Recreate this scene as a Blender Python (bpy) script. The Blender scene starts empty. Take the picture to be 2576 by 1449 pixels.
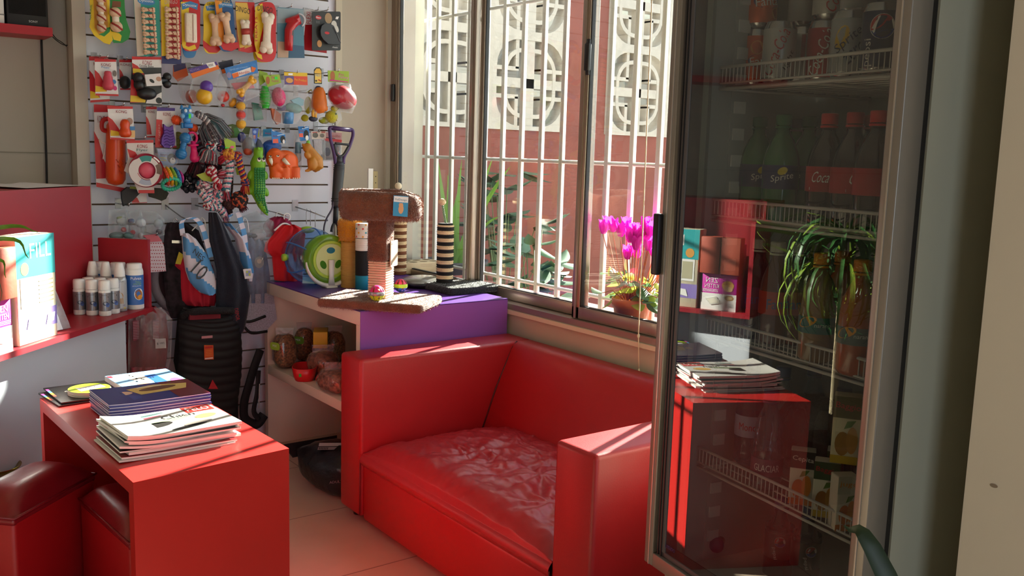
import bpy, bmesh, math, random
from math import sin, cos, pi, radians, atan2, sqrt, hypot
from mathutils import Vector as V, Matrix as MX, noise as NZ
random.seed(7)
SC = bpy.context.scene
COL = SC.collection
# ------------------------------------------------------------------ camera
FPX = 2346.25
_yaw, _pit, _rol = radians(36.977), radians(8.167), radians(-1.7024)
CAM = V((0, 0, 1.3))
FW = V((sin(_yaw)*cos(_pit), cos(_yaw)*cos(_pit), -sin(_pit)))
_r = V((cos(_yaw), -sin(_yaw), 0)); _d = -_r.cross(FW)
RT = cos(_rol)*_r + sin(_rol)*_d
DN = -sin(_rol)*_r + cos(_rol)*_d
def ray(x, y): return FW + RT*((x-1288)/FPX) + DN*((y-724.5)/FPX)
def onP(x, y, p, n):
    v = ray(x, y); return CAM + v*((V(p)-CAM).dot(n)/v.dot(n))
def onX(x, y, X): v = ray(x, y); return CAM + v*(X/v.x)
def onY(x, y, Y): v = ray(x, y); return CAM + v*(Y/v.y)
def onZ(x, y, Z): v = ray(x, y); return CAM + v*((Z-1.3)/v.z)
cd = bpy.data.cameras.new('camera'); cam = bpy.data.objects.new('camera', cd); COL.objects.link(cam)
cd.sensor_width = 36; cd.lens = FPX/2576*36; cd.clip_start = .02
cam.matrix_world = MX(((RT.x, -DN.x, -FW.x, CAM.x), (RT.y, -DN.y, -FW.y, CAM.y), (RT.z, -DN.z, -FW.z, CAM.z), (0, 0, 0, 1)))
SC.camera = cam
# ------------------------------------------------------------------ materials
def lin(h):
    if isinstance(h, str):
        h = h.lstrip('#'); c = [int(h[i:i+2], 16)/255 for i in (0, 2, 4)]
    else: c = [v for v in h[:3]]
    return tuple(v/12.92 if v <= .04045 else ((v+.055)/1.055)**2.4 for v in c) + (1,)
_mats = {}
def M(col, rough=.5, metal=0, bump=None, noise=None, sheen=0, coat=0, alpha=1, emit=0, spec=.5, name=None):
    key = (col if isinstance(col, str) else tuple(col), rough, metal, bump, noise, sheen, coat, alpha, emit, spec)
    if key in _mats: return _mats[key]
    m = bpy.data.materials.new(name or 'paint'); m.use_nodes = True
    nt = m.node_tree; b = nt.nodes['Principled BSDF']; c = lin(col)
    b.inputs['Base Color'].default_value = c; b.inputs['Roughness'].default_value = rough
    b.inputs['Metallic'].default_value = metal; b.inputs['Specular IOR Level'].default_value = spec
    b.inputs['Sheen Weight'].default_value = sheen; b.inputs['Coat Weight'].default_value = coat
    b.inputs['Coat Roughness'].default_value = .1
    b.inputs['Alpha'].default_value = alpha
    if emit: b.inputs['Emission Color'].default_value = c; b.inputs['Emission Strength'].default_value = emit
    if noise or bump: tc = nt.nodes.new('ShaderNodeTexCoord')
    if noise:
        n = nt.nodes.new('ShaderNodeTexNoise'); n.inputs['Scale'].default_value = noise[0]; n.inputs['Detail'].default_value = 5
        nt.links.new(tc.outputs['Object'], n.inputs['Vector'])
        r = nt.nodes.new('ShaderNodeValToRGB'); a = noise[1]
        r.color_ramp.elements[0].position = .3; r.color_ramp.elements[1].position = .7
        r.color_ramp.elements[0].color = tuple(v*(1-a) for v in c[:3])+(1,)
        r.color_ramp.elements[1].color = tuple(min(1, v*(1+a)) for v in c[:3])+(1,)
        nt.links.new(n.outputs['Fac'], r.inputs['Fac']); nt.links.new(r.outputs['Color'], b.inputs['Base Color'])
    if bump:
        n = nt.nodes.new('ShaderNodeTexNoise'); n.inputs['Scale'].default_value = bump[0]; n.inputs['Detail'].default_value = 3
        nt.links.new(tc.outputs['Object'], n.inputs['Vector'])
        k = nt.nodes.new('ShaderNodeBump'); k.inputs['Strength'].default_value = bump[1]; k.inputs['Distance'].default_value = .01
        nt.links.new(n.outputs['Fac'], k.inputs['Height']); nt.links.new(k.outputs['Normal'], b.inputs['Normal'])
    _mats[key] = m; return m
def THIN(tint='ffffff', ior=1.45, rough=.03, haze=0, hcol='ffffff', bump=None):
    """thin clear sheet: tinted transmission, Fresnel reflection, optional diffuse haze"""
    key = ('thin', tint, ior, rough, haze, hcol, bump)
    if key in _mats: return _mats[key]
    m = bpy.data.materials.new('clear_sheet'); m.use_nodes = True; nt = m.node_tree
    nt.nodes.remove(nt.nodes['Principled BSDF']); out = nt.nodes['Material Output']
    t = nt.nodes.new('ShaderNodeBsdfTransparent'); t.inputs[0].default_value = lin(tint)
    g = nt.nodes.new('ShaderNodeBsdfGlossy'); g.inputs['Roughness'].default_value = rough; g.inputs[0].default_value = (1, 1, 1, 1)
    f = nt.nodes.new('ShaderNodeFresnel'); 
    ge = nt.nodes.new('ShaderNodeNewGeometry'); mr = nt.nodes.new('ShaderNodeMapRange')      # same reflectance from both faces
    mr.inputs['To Min'].default_value = ior; mr.inputs['To Max'].default_value = 1/ior
    nt.links.new(ge.outputs['Backfacing'], mr.inputs['Value']); nt.links.new(mr.outputs[0], f.inputs['IOR'])
    mx = nt.nodes.new('ShaderNodeMixShader')
    nt.links.new(f.outputs[0], mx.inputs[0]); nt.links.new(t.outputs[0], mx.inputs[1]); nt.links.new(g.outputs[0], mx.inputs[2])
    last = mx
    if haze:
        d = nt.nodes.new('ShaderNodeBsdfDiffuse'); d.inputs[0].default_value = lin(hcol)
        m2 = nt.nodes.new('ShaderNodeMixShader'); m2.inputs[0].default_value = haze
        nt.links.new(mx.outputs[0], m2.inputs[1]); nt.links.new(d.outputs[0], m2.inputs[2]); last = m2
    if bump:
        tc = nt.nodes.new('ShaderNodeTexCoord'); n = nt.nodes.new('ShaderNodeTexNoise'); n.inputs['Scale'].default_value = bump[0]
        nt.links.new(tc.outputs['Object'], n.inputs['Vector'])
        k = nt.nodes.new('ShaderNodeBump'); k.inputs['Strength'].default_value = bump[1]; k.inputs['Distance'].default_value = .01
        nt.links.new(n.outputs['Fac'], k.inputs['Height'])
        nt.links.new(k.outputs['Normal'], g.inputs['Normal']); nt.links.new(k.outputs['Normal'], f.inputs['Normal'])
    nt.links.new(last.outputs[0], out.inputs[0]); _mats[key] = m; return m
def TRL(col, tr=.45, noise=None):
    """thin petal or leaf that lets light through"""
    key = ('trl', col, tr)
    if key in _mats: return _mats[key]
    m = bpy.data.materials.new('leaf_tissue'); m.use_nodes = True; nt = m.node_tree; b = nt.nodes['Principled BSDF']; b.inputs['Base Color'].default_value = lin(col); b.inputs['Roughness'].default_value = .45
    t = nt.nodes.new('ShaderNodeBsdfTranslucent'); t.inputs[0].default_value = lin(col); x = nt.nodes.new('ShaderNodeMixShader'); x.inputs[0].default_value = tr
    nt.links.new(b.outputs[0], x.inputs[1]); nt.links.new(t.outputs[0], x.inputs[2]); nt.links.new(x.outputs[0], nt.nodes['Material Output'].inputs[0]); _mats[key] = m; return m
WHITE = M('f0efec', .5); BLACK = M('151515', .45); RED = M('c01420', .45); CHROME = M('b8b8b8', .25, 1)
FILM = THIN('f4f4f4', 1.55, .1, .1, 'e8e8ee', (70, .8))
BLIST = THIN('f6f6f6', 1.5, .08, .02, 'ffffff')
# ------------------------------------------------------------------ text
_tc = {}
def glyphs(s):
    if s in _tc: return _tc[s]
    c = bpy.data.curves.new('lettering', 'FONT'); c.body = s; c.resolution_u = 2; c.align_x = 'CENTER'; c.align_y = 'CENTER'
    o = bpy.data.objects.new('lettering', c); COL.objects.link(o)
    me = bpy.data.meshes.new_from_object(o.evaluated_get(bpy.context.evaluated_depsgraph_get()))
    vs = [(v.co.x, v.co.y) for v in me.vertices]; fs = [tuple(p.vertices) for p in me.polygons]
    bpy.data.objects.remove(o); bpy.data.curves.remove(c); bpy.data.meshes.remove(me)
    if not vs: vs = [(0, 0)]
    w = max(v[0] for v in vs)-min(v[0] for v in vs) or 1; h = max(v[1] for v in vs)-min(v[1] for v in vs) or 1
    cx = (max(v[0] for v in vs)+min(v[0] for v in vs))/2; cy = (max(v[1] for v in vs)+min(v[1] for v in vs))/2
    _tc[s] = ([(a-cx, b-cy) for a, b in vs], fs, w, h); return _tc[s]
# ------------------------------------------------------------------ mesh builder
def frame(o, ex, ey):
    o, ex, ey = V(o), V(ex).normalized(), V(ey).normalized(); n = ex.cross(ey)
    return lambda x, y, h=0: o+ex*x+ey*y+n*h
class MB:
    def __init__(s): s.v = []; s.f = []; s.mi = []; s.sm = []; s.mats = []
    def m(s, mat):
        if mat not in s.mats: s.mats.append(mat)
        return s.mats.index(mat)
    def add(s, vs, fs, mat, smooth=False):
        k = len(s.v); i = s.m(mat); s.v += [tuple(v) for v in vs]
        for f in fs: s.f.append(tuple(a+k for a in f)); s.mi.append(i); s.sm.append(smooth)
        return s
    def box(s, c, d, mat, bev=0, rot=None, seg=2):
        bm = bmesh.new(); bmesh.ops.create_cube(bm, size=1)
        for v in bm.verts: v.co = V((v.co.x*d[0], v.co.y*d[1], v.co.z*d[2]))
        if bev: bmesh.ops.bevel(bm, geom=bm.edges[:], offset=min(bev, min(d)*.49), segments=seg, affect='EDGES', profile=.5)
        R = rot if rot is not None else MX.Identity(3); c = V(c)
        if isinstance(R, (int, float)): R = MX.Rotation(R, 3, 'Z')
        bm.verts.index_update()
        s.add([c+R@v.co for v in bm.verts], [[v.index for v in f.verts] for f in bm.faces], mat, bool(bev)); bm.free(); return s
    def b2(s, lo, hi, mat, bev=0): return s.box([(a+b)/2 for a, b in zip(lo, hi)], [abs(b-a) for a, b in zip(lo, hi)], mat, bev)
    def sph(s, c, r, mat, nu=16, nv=10, rot=None, fn=None):
        if isinstance(r, (int, float)): r = (r, r, r)
        c = V(c); vs = []; R = rot if rot is not None else MX.Identity(3)
        for j in range(nv+1):
            t = pi*j/nv
            for i in range(nu):
                p = 2*pi*i/nu; q = V((sin(t)*cos(p), sin(t)*sin(p), cos(t)))
                if fn: q = q*fn(q)
                vs.append(c+R@V((q.x*r[0], q.y*r[1], q.z*r[2])))
        fs = [(j*nu+i, (j+1)*nu+i, (j+1)*nu+(i+1) % nu, j*nu+(i+1) % nu) for j in range(nv) for i in range(nu)]
        return s.add(vs, fs, mat, True)
    def lathe(s, prof, mat, n=24, o=(0, 0, 0), R=None, smooth=True, a0=0, a1=2*pi):
        o = V(o); R = R if R is not None else MX.Identity(3); full = abs(a1-a0-2*pi) < 1e-6; m = n if full else n+1; vs = []
        for r, z in prof:
            for i in range(m):
                a = a0+(a1-a0)*i/n; vs.append(o+R@V((r*cos(a), r*sin(a), z)))
        fs = []
        for j in range(len(prof)-1):
            for i in range(n):
                k = (i+1) % m; fs.append((j*m+i, j*m+k, (j+1)*m+k, (j+1)*m+i))
        return s.add(vs, fs, mat, smooth)
    def tube(s, pts, r, mat, n=8, closed=False, flat=1, caps=True, up=(0, 0, 1)):
        pts = [V(p) for p in pts]; N = len(pts)
        rr = [r]*N if isinstance(r, (int, float)) else list(r); vs = []; prev = None
        for i, p in enumerate(pts):
            t = (pts[(i+1) % N]-pts[i-1]) if closed else (pts[min(i+1, N-1)]-pts[max(i-1, 0)])
            t = t.normalized() if t.length > 1e-9 else V((0, 0, 1))
            if prev is None:
                u = V(up); u = u-t*u.dot(t)
                if u.length < 1e-3: u = V((1, 0, 0))-t*t.x
                if u.length < 1e-3: u = V((0, 1, 0))
            else: u = prev-t*prev.dot(t)
            u.normalize(); prev = u; w = t.cross(u)
            for k in range(n):
                a = 2*pi*k/n; vs.append(p+(u*cos(a)+w*sin(a)*flat)*rr[i])
        fs = []
        for i in range(N if closed else N-1):
            j = (i+1) % N
            for k in range(n): fs.append((i*n+k, i*n+(k+1) % n, j*n+(k+1) % n, j*n+k))
        if caps and not closed: fs += [tuple(range(n))[::-1], tuple((N-1)*n+k for k in range(n))]
        return s.add(vs, fs, mat, True)
    def slab(s, pts, fr, h0, h1, mat, side=None):
        n = len(pts); vs = [fr(x, y, h0) for x, y in pts]+[fr(x, y, h1) for x, y in pts]
        s.add(vs, [tuple(range(n))[::-1], tuple(range(n, 2*n))], mat)
        return s.add(vs, [(i, (i+1) % n, n+(i+1) % n, n+i) for i in range(n)], side or mat)
    def poly(s, pts, fr, h, mat): return s.add([fr(x, y, h) for x, y in pts], [tuple(range(len(pts)))], mat)
    def rect(s, fr, x0, y0, x1, y1, h, mat): return s.poly([(x0, y0), (x1, y0), (x1, y1), (x0, y1)], fr, h, mat)
    def disc(s, fr, x, y, rx, ry, h, mat, n=16, rot=0):
        return s.poly([(x+rx*cos(a)*cos(rot)-ry*sin(a)*sin(rot), y+rx*cos(a)*sin(rot)+ry*sin(a)*cos(rot)) for a in [2*pi*i/n for i in range(n)]], fr, h, mat)
    def txt(s, t, fr, x, y, w, h, z, mat, rot=0, shear=0):
        """lettering centred at x,y, fitted to w x h (h=None keeps proportions)"""
        vs, fs, gw, gh = glyphs(t); kx = w/gw; ky = h/gh if h else kx; c, q = cos(rot), sin(rot)
        out = []
        for a, b in vs:
            a, b = a*kx+b*ky*shear, b*ky; out.append(fr(x+a*c-b*q, y+a*q+b*c, z))
        return s.add(out, fs, mat)
    def grid(s, rows, mat, smooth=True, flip=False):
        n = len(rows[0]); vs = [p for r in rows for p in r]
        fs = [(j*n+i, j*n+i+1, (j+1)*n+i+1, (j+1)*n+i) for j in range(len(rows)-1) for i in range(n-1)]
        return s.add(vs, fs, mat, smooth)
    def fuzz(s, n, ln, wd, mat, seed=1, droop=.3):
        rnd = random.Random(seed); fs = [f for f in s.f]; ar = []; tot = 0
        for f in fs:
            a = [V(s.v[i]) for i in f[:4]]; A = (a[1]-a[0]).cross(a[2]-a[0]).length/2
            if len(a) == 4: A += (a[2]-a[0]).cross(a[3]-a[0]).length/2
            tot += A; ar.append(tot)
        import bisect; vs = []; out = []
        for _ in range(n):
            f = fs[min(bisect.bisect(ar, rnd.random()*tot), len(fs)-1)]; a = [V(s.v[i]) for i in f[:4]]
            if len(a) == 4 and rnd.random() < .5: a = [a[0], a[2], a[3]]
            u, v = rnd.random(), rnd.random()
            if u+v > 1: u, v = 1-u, 1-v
            p = a[0]+(a[1]-a[0])*u+(a[2]-a[0])*v; nn = (a[1]-a[0]).cross(a[2]-a[0])
            if nn.length < 1e-12: continue
            nn.normalize(); t = V((rnd.gauss(0, 1), rnd.gauss(0, 1), rnd.gauss(0, 1))); t = (t-nn*t.dot(nn)).normalized()
            k = len(vs); L = ln*rnd.uniform(.5, 1.2); vs += [p-t*wd, p+t*wd, p+nn*L+t*L*.6-V((0, 0, L*droop))]; out.append((k, k+1, k+2))
        return s.add(vs, out, mat, True)
    def xf(s, mat4, k0=0):
        s.v = s.v[:k0]+[tuple(mat4@V(v)) for v in s.v[k0:]]; return s
    def done(s, name, parent=None, loc=None, rz=0):
        me = bpy.data.meshes.new(name); me.from_pydata(s.v, [], s.f)
        for m in s.mats: me.materials.append(m)
        me.polygons.foreach_set('material_index', s.mi); me.polygons.foreach_set('use_smooth', s.sm); me.update()
        bm = bmesh.new(); bm.from_mesh(me); bmesh.ops.remove_doubles(bm, verts=bm.verts, dist=1e-6) if len(s.v) < 60000 else None
        bm.to_mesh(me); bm.free()
        o = bpy.data.objects.new(name, me); COL.objects.link(o)
        if parent: o.parent = parent
        if loc is not None: o.location = loc; o.rotation_euler = (0, 0, rz)
        return o
    def solo(s, name, label, cat, loc=(0, 0, 0), rz=0, group=None): return tag(s.done(name, None, loc, rz), label, cat, group)
def tag(o, label, cat, group=None, kind=None):
    if label: o['label'] = label
    if cat: o['category'] = cat
    if group: o['group'] = group
    if kind: o['kind'] = kind
    return o
def thing(name, label, cat, loc=(0, 0, 0), rz=0, group=None):
    o = bpy.data.objects.new(name, None); COL.objects.link(o); o.empty_display_size = .05
    o.location = loc; o.rotation_euler = (0, 0, rz); return tag(o, label, cat, group)
def struct(name, mb): return tag(mb.done(name), None, None, None, 'structure')
def sub(o, lv=1):
    m = o.modifiers.new('smooth', 'SUBSURF'); m.levels = lv; m.render_levels = lv; return o
def remesh(o, vox, it=3):
    m = o.modifiers.new('skin', 'REMESH'); m.mode = 'VOXEL'; m.voxel_size = vox; m.use_smooth_shade = True
    k = o.modifiers.new('soft', 'SMOOTH'); k.iterations = it; k.factor = .5; return o
def dup(root, loc, rz, label, group=None):
    r = root.copy(); COL.objects.link(r); r.location = loc; r.rotation_euler = (0, 0, rz); r['label'] = label
    if group: r['group'] = group
    for ch in list(root.children):
        c = ch.copy(); COL.objects.link(c); c.parent = r
        for g in ch.children:
            d = g.copy(); COL.objects.link(d); d.parent = c
    return r
def crom(pts, n=8):
    pts = [V(p) for p in pts]; P = [pts[0]*2-pts[1]]+pts+[pts[-1]*2-pts[-2]]; out = []
    for i in range(1, len(P)-2):
        a, b, c, d = P[i-1:i+3]
        for k in range(n):
            t = k/n; out.append(.5*((2*b)+(c-a)*t+(2*a-5*b+4*c-d)*t*t+(3*b-a-3*c+d)*t**3))
    return out+[pts[-1]]
FR = frame((0, 0, 0), (1, 0, 0), (0, 0, 1))      # facing -y
def faceCam(p): return atan2(-p[0], p[1])        # turn about z that points local -y at the viewer's side of the room
# ================================================================== the room
XW, YW = 2.22, 4.0          # inside faces of the window wall and the back wall
PLASTER = M('b3a797', .8, bump=(40, .04), noise=(3, .04))
TAUPE = M('bab2a4', .75, bump=(40, .04))
def floor_mat():
    m = bpy.data.materials.new('floor_tile'); m.use_nodes = True; nt = m.node_tree; b = nt.nodes['Principled BSDF']
    tc = nt.nodes.new('ShaderNodeTexCoord'); mp = nt.nodes.new('ShaderNodeMapping'); br = nt.nodes.new('ShaderNodeTexBrick')
    mp.inputs['Location'].default_value = (-.04, .035, 0)
    br.offset = 0; br.inputs['Scale'].default_value = 1; br.inputs['Brick Width'].default_value = .5; br.inputs['Row Height'].default_value = .5
    br.inputs['Mortar Size'].default_value = .0028; br.inputs['Mortar Smooth'].default_value = .1
    br.inputs['Color1'].default_value = lin('b9a491'); br.inputs['Color2'].default_value = lin('b4a08e'); br.inputs['Mortar'].default_value = lin('7d685c')
    n = nt.nodes.new('ShaderNodeTexNoise'); n.inputs['Scale'].default_value = 7; n.inputs['Detail'].default_value = 6
    mx = nt.nodes.new('ShaderNodeMixRGB'); mx.blend_type = 'OVERLAY'; mx.inputs[0].default_value = .14
    L = nt.links.new; L(tc.outputs['Object'], mp.inputs[0]); L(mp.outputs[0], br.inputs['Vector']); L(tc.outputs['Object'], n.inputs['Vector'])
    L(br.outputs['Color'], mx.inputs[1]); L(n.outputs['Fac'], mx.inputs[2]); L(mx.outputs[0], b.inputs['Base Color']); b.inputs['Roughness'].default_value = .32
    return m
XL, YF, ZC = -2.6, -2.6, 2.75
struct('floor', MB().b2((XL-.2, YF-.2, -.06), (XW+.26, 4.3, 0), floor_mat()))
struct('ceiling', MB().b2((XL-.2, YF-.2, ZC), (XW+.26, 4.3, ZC+.1), M('dcd9d2', .8)))
struct('wall_back', MB().b2((XL-.2, 4.1, 0), (XW+.2, 4.3, ZC), TAUPE).b2((.845, YW, 0), (XW+.19, 4.1, ZC), PLASTER))
struct('wall_left', MB().b2((XL-.2, YF, 0), (XL, 4.1, ZC), PLASTER))
# piers and lintel behind the viewer; unseen opening added and sized for daylight fill
struct('wall_front', MB().b2((XL-.2, YF-.2, 0), (-1.3, YF, ZC), PLASTER).b2((.6, YF-.2, 0), (XW+.2, YF, ZC), PLASTER).b2((-1.3, YF-.2, 2.3), (.6, YF, ZC), PLASTER))
W0, W1, ZS, ZH = 1.05, 3.98, .67, 2.28       # window opening along y, sill and head
XO = XW+.20
struct('wall_right', MB().b2((XW, YF, 0), (XO, W0, ZC), PLASTER).b2((XW, W0, 0), (XO, W1, ZS), PLASTER).b2((XW, W0, ZH), (XO, W1, ZC), PLASTER).b2((XW, W1, 0), (XO, 4.1, ZC), M('d9d5c6', .8, bump=(30, .06), noise=(5, .06))))
# nearer wall end that covers the back of the drinks fridge
pier = MB().b2((1.40, -.6, 0), (XW, .681, ZC), M('d6ceb9', .8, bump=(40, .04), noise=(2, .03)))
pier.disc(frame((1.40, .681, 0), (0, -1, 0), (0, 0, 1)), .043, .827, .006, .003, .0006, M('8a7c66', .8))
struct('wall_right_pier', pier)
# line in the taupe wall: a panel joint
struct('trim_1', MB().b2((XL, 4.097, 1.248), (.845, 4.1, 1.252), M('97907f', .8)))
# ------------------------------------------------------------------ window
ALU = M('a09488', .35, .75, bump=(120, .02)); GASK = M('17181a', .5)
GLASS = THIN('f2f6f4', 1.5, .01)
w = MB()
XF = 2.26
w.b2((XW-.002, W0, ZS), (XO, W1, ZS+.035), ALU).b2((XF+.03, W0, ZS+.03), (XF+.036, W1, ZS+.05), ALU)
w.b2((XW+.02, W0, ZH-.05), (XO-.06, W1, ZH), ALU)
for y in (W1-.035, W0): w.b2((XW+.02, y, ZS), (XO-.07, y+.035, ZH), ALU)
w.b2((XW-.012, W0, ZS-.004), (XW, W1, ZS+.012), M('cfc4ae', .6))
win = struct('window_1', w)
def sash(y0, y1, x, dark):
    s = MB(); z0, z1 = ZS+.036, ZH-.05; t = .042
    for a, b in ((y0, y0+t), (y1-t, y1)):
        s.b2((x-.013, a, z0), (x+.013, b, z1), ALU, .003).b2((x-.017, a+t*.35, z0), (x-.012, a+t*.62, z1), ALU)
    s.b2((x-.013, y0, z0), (x+.013, y1, z0+.045), ALU, .003).b2((x-.013, y0, z1-.04), (x+.013, y1, z1), ALU, .003)
    for a in (y0+t, y1-t-.005): s.b2((x-.008, a, z0+.04), (x+.008, a+.005, z1-.04), GASK)
    s.b2((x-.008, y0+t, z0+.045), (x+.008, y1-t, z0+.049), GASK)
    o = s.done('window_sash', win)
    MB().b2((x-.002, y0+t, z0+.045), (x+.002, y1-t, z1-.04), GLASS).done('window_pane', o)
    return o
sash(3.27, 3.945, 2.25, 1); s2 = sash(2.575, 3.30, 2.285, 0); s3 = sash(1.83, 2.60, 2.25, 1); sash(1.10, 1.86, 2.285, 0)
LATCH = M('17171a', .4)
for y, x, s in ((2.60, 2.268, s2), (2.555, 2.232, s3)):
    MB().b2((x-.012, y-.012, 1.60), (x+.003, y+.012, 1.695), LATCH, .004).b2((x-.006, y-.008, 1.585), (x+.003, y+.008, 1.71), LATCH, .003).done('latch', s)
MB().b2((2.22, 3.93, 1.53), (2.238, 3.95, 1.61), LATCH, .004).done('latch', win)
# pull cord with a knot and small tassel, hanging in front of the right-hand panes
a, b = onX(1640, 0, 2.2), onX(1607, 935, 2.2); k = onX(1606, 845, 2.2); top = V((2.2, a.y-.01, ZH+.02))
c = MB().tube([top, a, k, b], .0022, M('d8c8ae', .7), 6)
c.sph(k, (.005, .005, .008), M('d8c8ae', .7)).sph(b, (.004, .004, .012), M('d8c8ae', .7))
c.solo('blind_cord', 'thin beige pull cord with a knot hanging in front of the right window pane', 'cord')
# ------------------------------------------------------------------ outside
PAINTR = M('70392f', .8, bump=(14, .12), noise=(6, .12)); CON = M('a39d95', .85, bump=(60, .15), noise=(20, .08))
struct('ground_outside', MB().b2((XO, -4, -.1), (9, 4.9, 0), M('9a948a', .9, noise=(5, .1))))
YO = 4.9
gw = thing('garden_wall', 'terracotta red garden wall with grey breeze block panels outside the window', 'wall', (4.2, YO, 0))
def loc(o, par): o.location = -V(par.location); return o
g = MB(); zb, bz = 1.455, .6
segs = [(2.3, 2.88), (4.085, 4.45), (5.68, 5.95)]
g.b2((2.3, YO, 0), (5.95, YO+.12, zb), PAINTR); g.b2((2.3, YO, zb+2*bz), (5.95, YO+.12, 2.9), PAINTR)
for x0, x1 in segs: g.b2((x0, YO, zb), (x1, YO+.12, zb+2*bz), PAINTR)
loc(g.done('rendered_wall', gw), gw)
def rrect(cx, cz, hx, hz, r, n=7):
    out = []
    for sx, sz, a0 in ((1, 1, 0), (-1, 1, pi/2), (-1, -1, pi), (1, -1, 3*pi/2)):
        for i in range(n):
            a = a0+pi/2*i/(n-1); out.append((cx+sx*(hx-r)+r*cos(a), cz+sz*(hz-r)+r*sin(a)))
    return out
def ring(mb, po, pi_, fr, h0, h1, mat):
    n = len(po); vs = [fr(x, y, h) for h in (h0, h1) for P in (po, pi_) for x, y in P]; fs = []
    for i in range(n):
        j = (i+1) % n; a, b, c, d = 0, n, 2*n, 3*n
        fs += [(c+i, c+j, d+j, d+i), (a+j, a+i, b+i, b+j), (a+i, a+j, c+j, c+i), (b+j, b+i, d+i, d+j)]
    return mb.add(vs, fs, mat)
def breeze(mb, x0, z0):
    f = frame((x0+.3, YO-.012, z0+.3), (1, 0, 0), (0, 0, 1)); H = .3; d0, d1 = -.11, .0
    sq = []
    inner = rrect(0, 0, .272, .272, .17)
    for x, z in inner:
        k = H/max(abs(x), abs(z)); sq.append((x*k, z*k))
    ring(mb, sq, inner, f, d0, d1, CON)
    ring(mb, rrect(0, 0, .212, .222, .15), rrect(0, 0, .186, .196, .13), f, d0, d1-.004, CON)
    for a in (-1, 1):
        def bar(xa, za, xb, zb_): mb.add([f(x, z, h) for h in (d0, d1-.006) for x, z in ((xa, za), (xb, za), (xb, zb_), (xa, zb_))], [(4, 5, 6, 7), (0, 1, 5, 4), (1, 2, 6, 5), (2, 3, 7, 6), (3, 0, 4, 7)], CON)
        bar(-.032, a*.0, .032, a*.29); bar(a*.0, -.03, a*.29, .03)
        for b in (-1, 1):
            bar(a*.095, b*.088, a*.121, b*.29); bar(a*.095, b*.075, a*.29, b*.101)
for x0, nx in ((2.88, 2), (4.45, 2)):
    p = MB()
    for i in range(nx):
        for j in range(2): breeze(p, x0+i*.6+.002, zb+j*bz)
    loc(p.done('breeze_block_panel', gw), gw)
nb = MB().b2((1.5, 6.6, 0), (9, 6.7, 4.2), M('c3c1ae', .9, noise=(1.5, .1)))
for x in (3.2, 4.6, 6.0, 7.4): nb.b2((x, 6.58, 1.2), (x+.5, 6.6, 2.6), M('8d8a7c', .8))
nb.solo('neighbour_house', 'pale grey house wall seen through the breeze block holes', 'building')
# iron window bars
bx = 2.445; BAR = M('fbfaf6', .4)
gr = thing('window_grille', 'white painted iron bars across the outside of the window', 'window bars', (bx, 2.5, ZS))
for i in range(22):
    y = 3.975 if i == 0 else 3.892-.1362*(i-1)
    if y > W0: loc(MB().b2((bx-.008, y-.011, ZS-.05), (bx+.008, y+.011, ZH+.05), BAR, .002).done('upright', gr), gr)
for z in (.757, 1.275, 1.93):
    loc(MB().tube([(bx, W0, z), (bx, 4.03, z)], .008, BAR, 8).done('cross_bar', gr), gr)
# outer sill
struct('trim_2', MB().b2((XO-.005, W0-.1, ZS-.06), (XO+.26, W1+.02, ZS), M('8b4a42', .6, bump=(30, .1))))
# ------------------------------------------------------------------ plants outside
LEAF = M('3f5c46', .4, noise=(9, .25)); LEAFY = M('9fb23a', .45, noise=(12, .25)); GRASSY = TRL('6f9a3c', .45)
def blade(mb, base, tip, wid, bend, mat, n=9, side=None):
    base, tip = V(base), V(tip); d = tip-base; s = side or V((0, 0, 1)).cross(d)
    if s.length < 1e-6: s = V((1, 0, 0))
    s = s.normalized(); u = s.cross(d).normalized(); up = V(bend); rows = []
    for i in range(n+1):
        t = i/n; p = base+d*t+up*(4*t*(1-t)); w = wid*(sin(pi*min(1, t*.72+.25))**1)*(1 if t < .98 else .1)
        w = wid*min(1, t*6+.35)*(1-t**3)+.0004
        rows.append([p-s*w, p+u*w*.35, p+s*w])
    return mb.grid(rows, mat)
def broad(mb, base, tip, wid, mat, curl=.15):
    base, tip = V(base), V(tip); d = tip-base; s = V((0, 0, 1)).cross(d); s = s.normalized() if s.length > 1e-6 else V((1, 0, 0)); u = s.cross(d).normalized(); n = 6; rows = []
    for i in range(n+1):
        t = i/n; w = wid*sin(pi*min(1, .08+t*.92))**.8*(1.15-.3*t); p = base+d*t-u*(d.length*curl*t*t)
        rows.append([p-s*w+u*w*.2, p-s*w*.5, p-u*w*.12, p+s*w*.5, p+s*w+u*w*.2])
    return mb.grid(rows, mat)
def pot(mb, r0, r1, h, mat, rim=.02, n=28):
    return mb.lathe([(0, 0), (r0, 0), (r1*.97, h-rim), (r1*1.04, h-rim), (r1*1.06, h), (r1*.96, h), (r1*.93, h-rim), (0, h-rim)], mat, n)
SOIL = M('2c211a', .95, bump=(80, .5))
pc = onX(1150, 655, 2.78); pl = thing('potted_iris', 'tall sword-leaved plant in a dark pot outside the left window pane', 'plant', (2.8, 4.24, 0))
q = MB(); pot(q, .13, .17, .72-.0, M('2e2e33', .6)); q.done('pot', pl); MB().lathe([(0, .69), (.155, .69)], SOIL).done('soil', pl)
q = MB()
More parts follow.
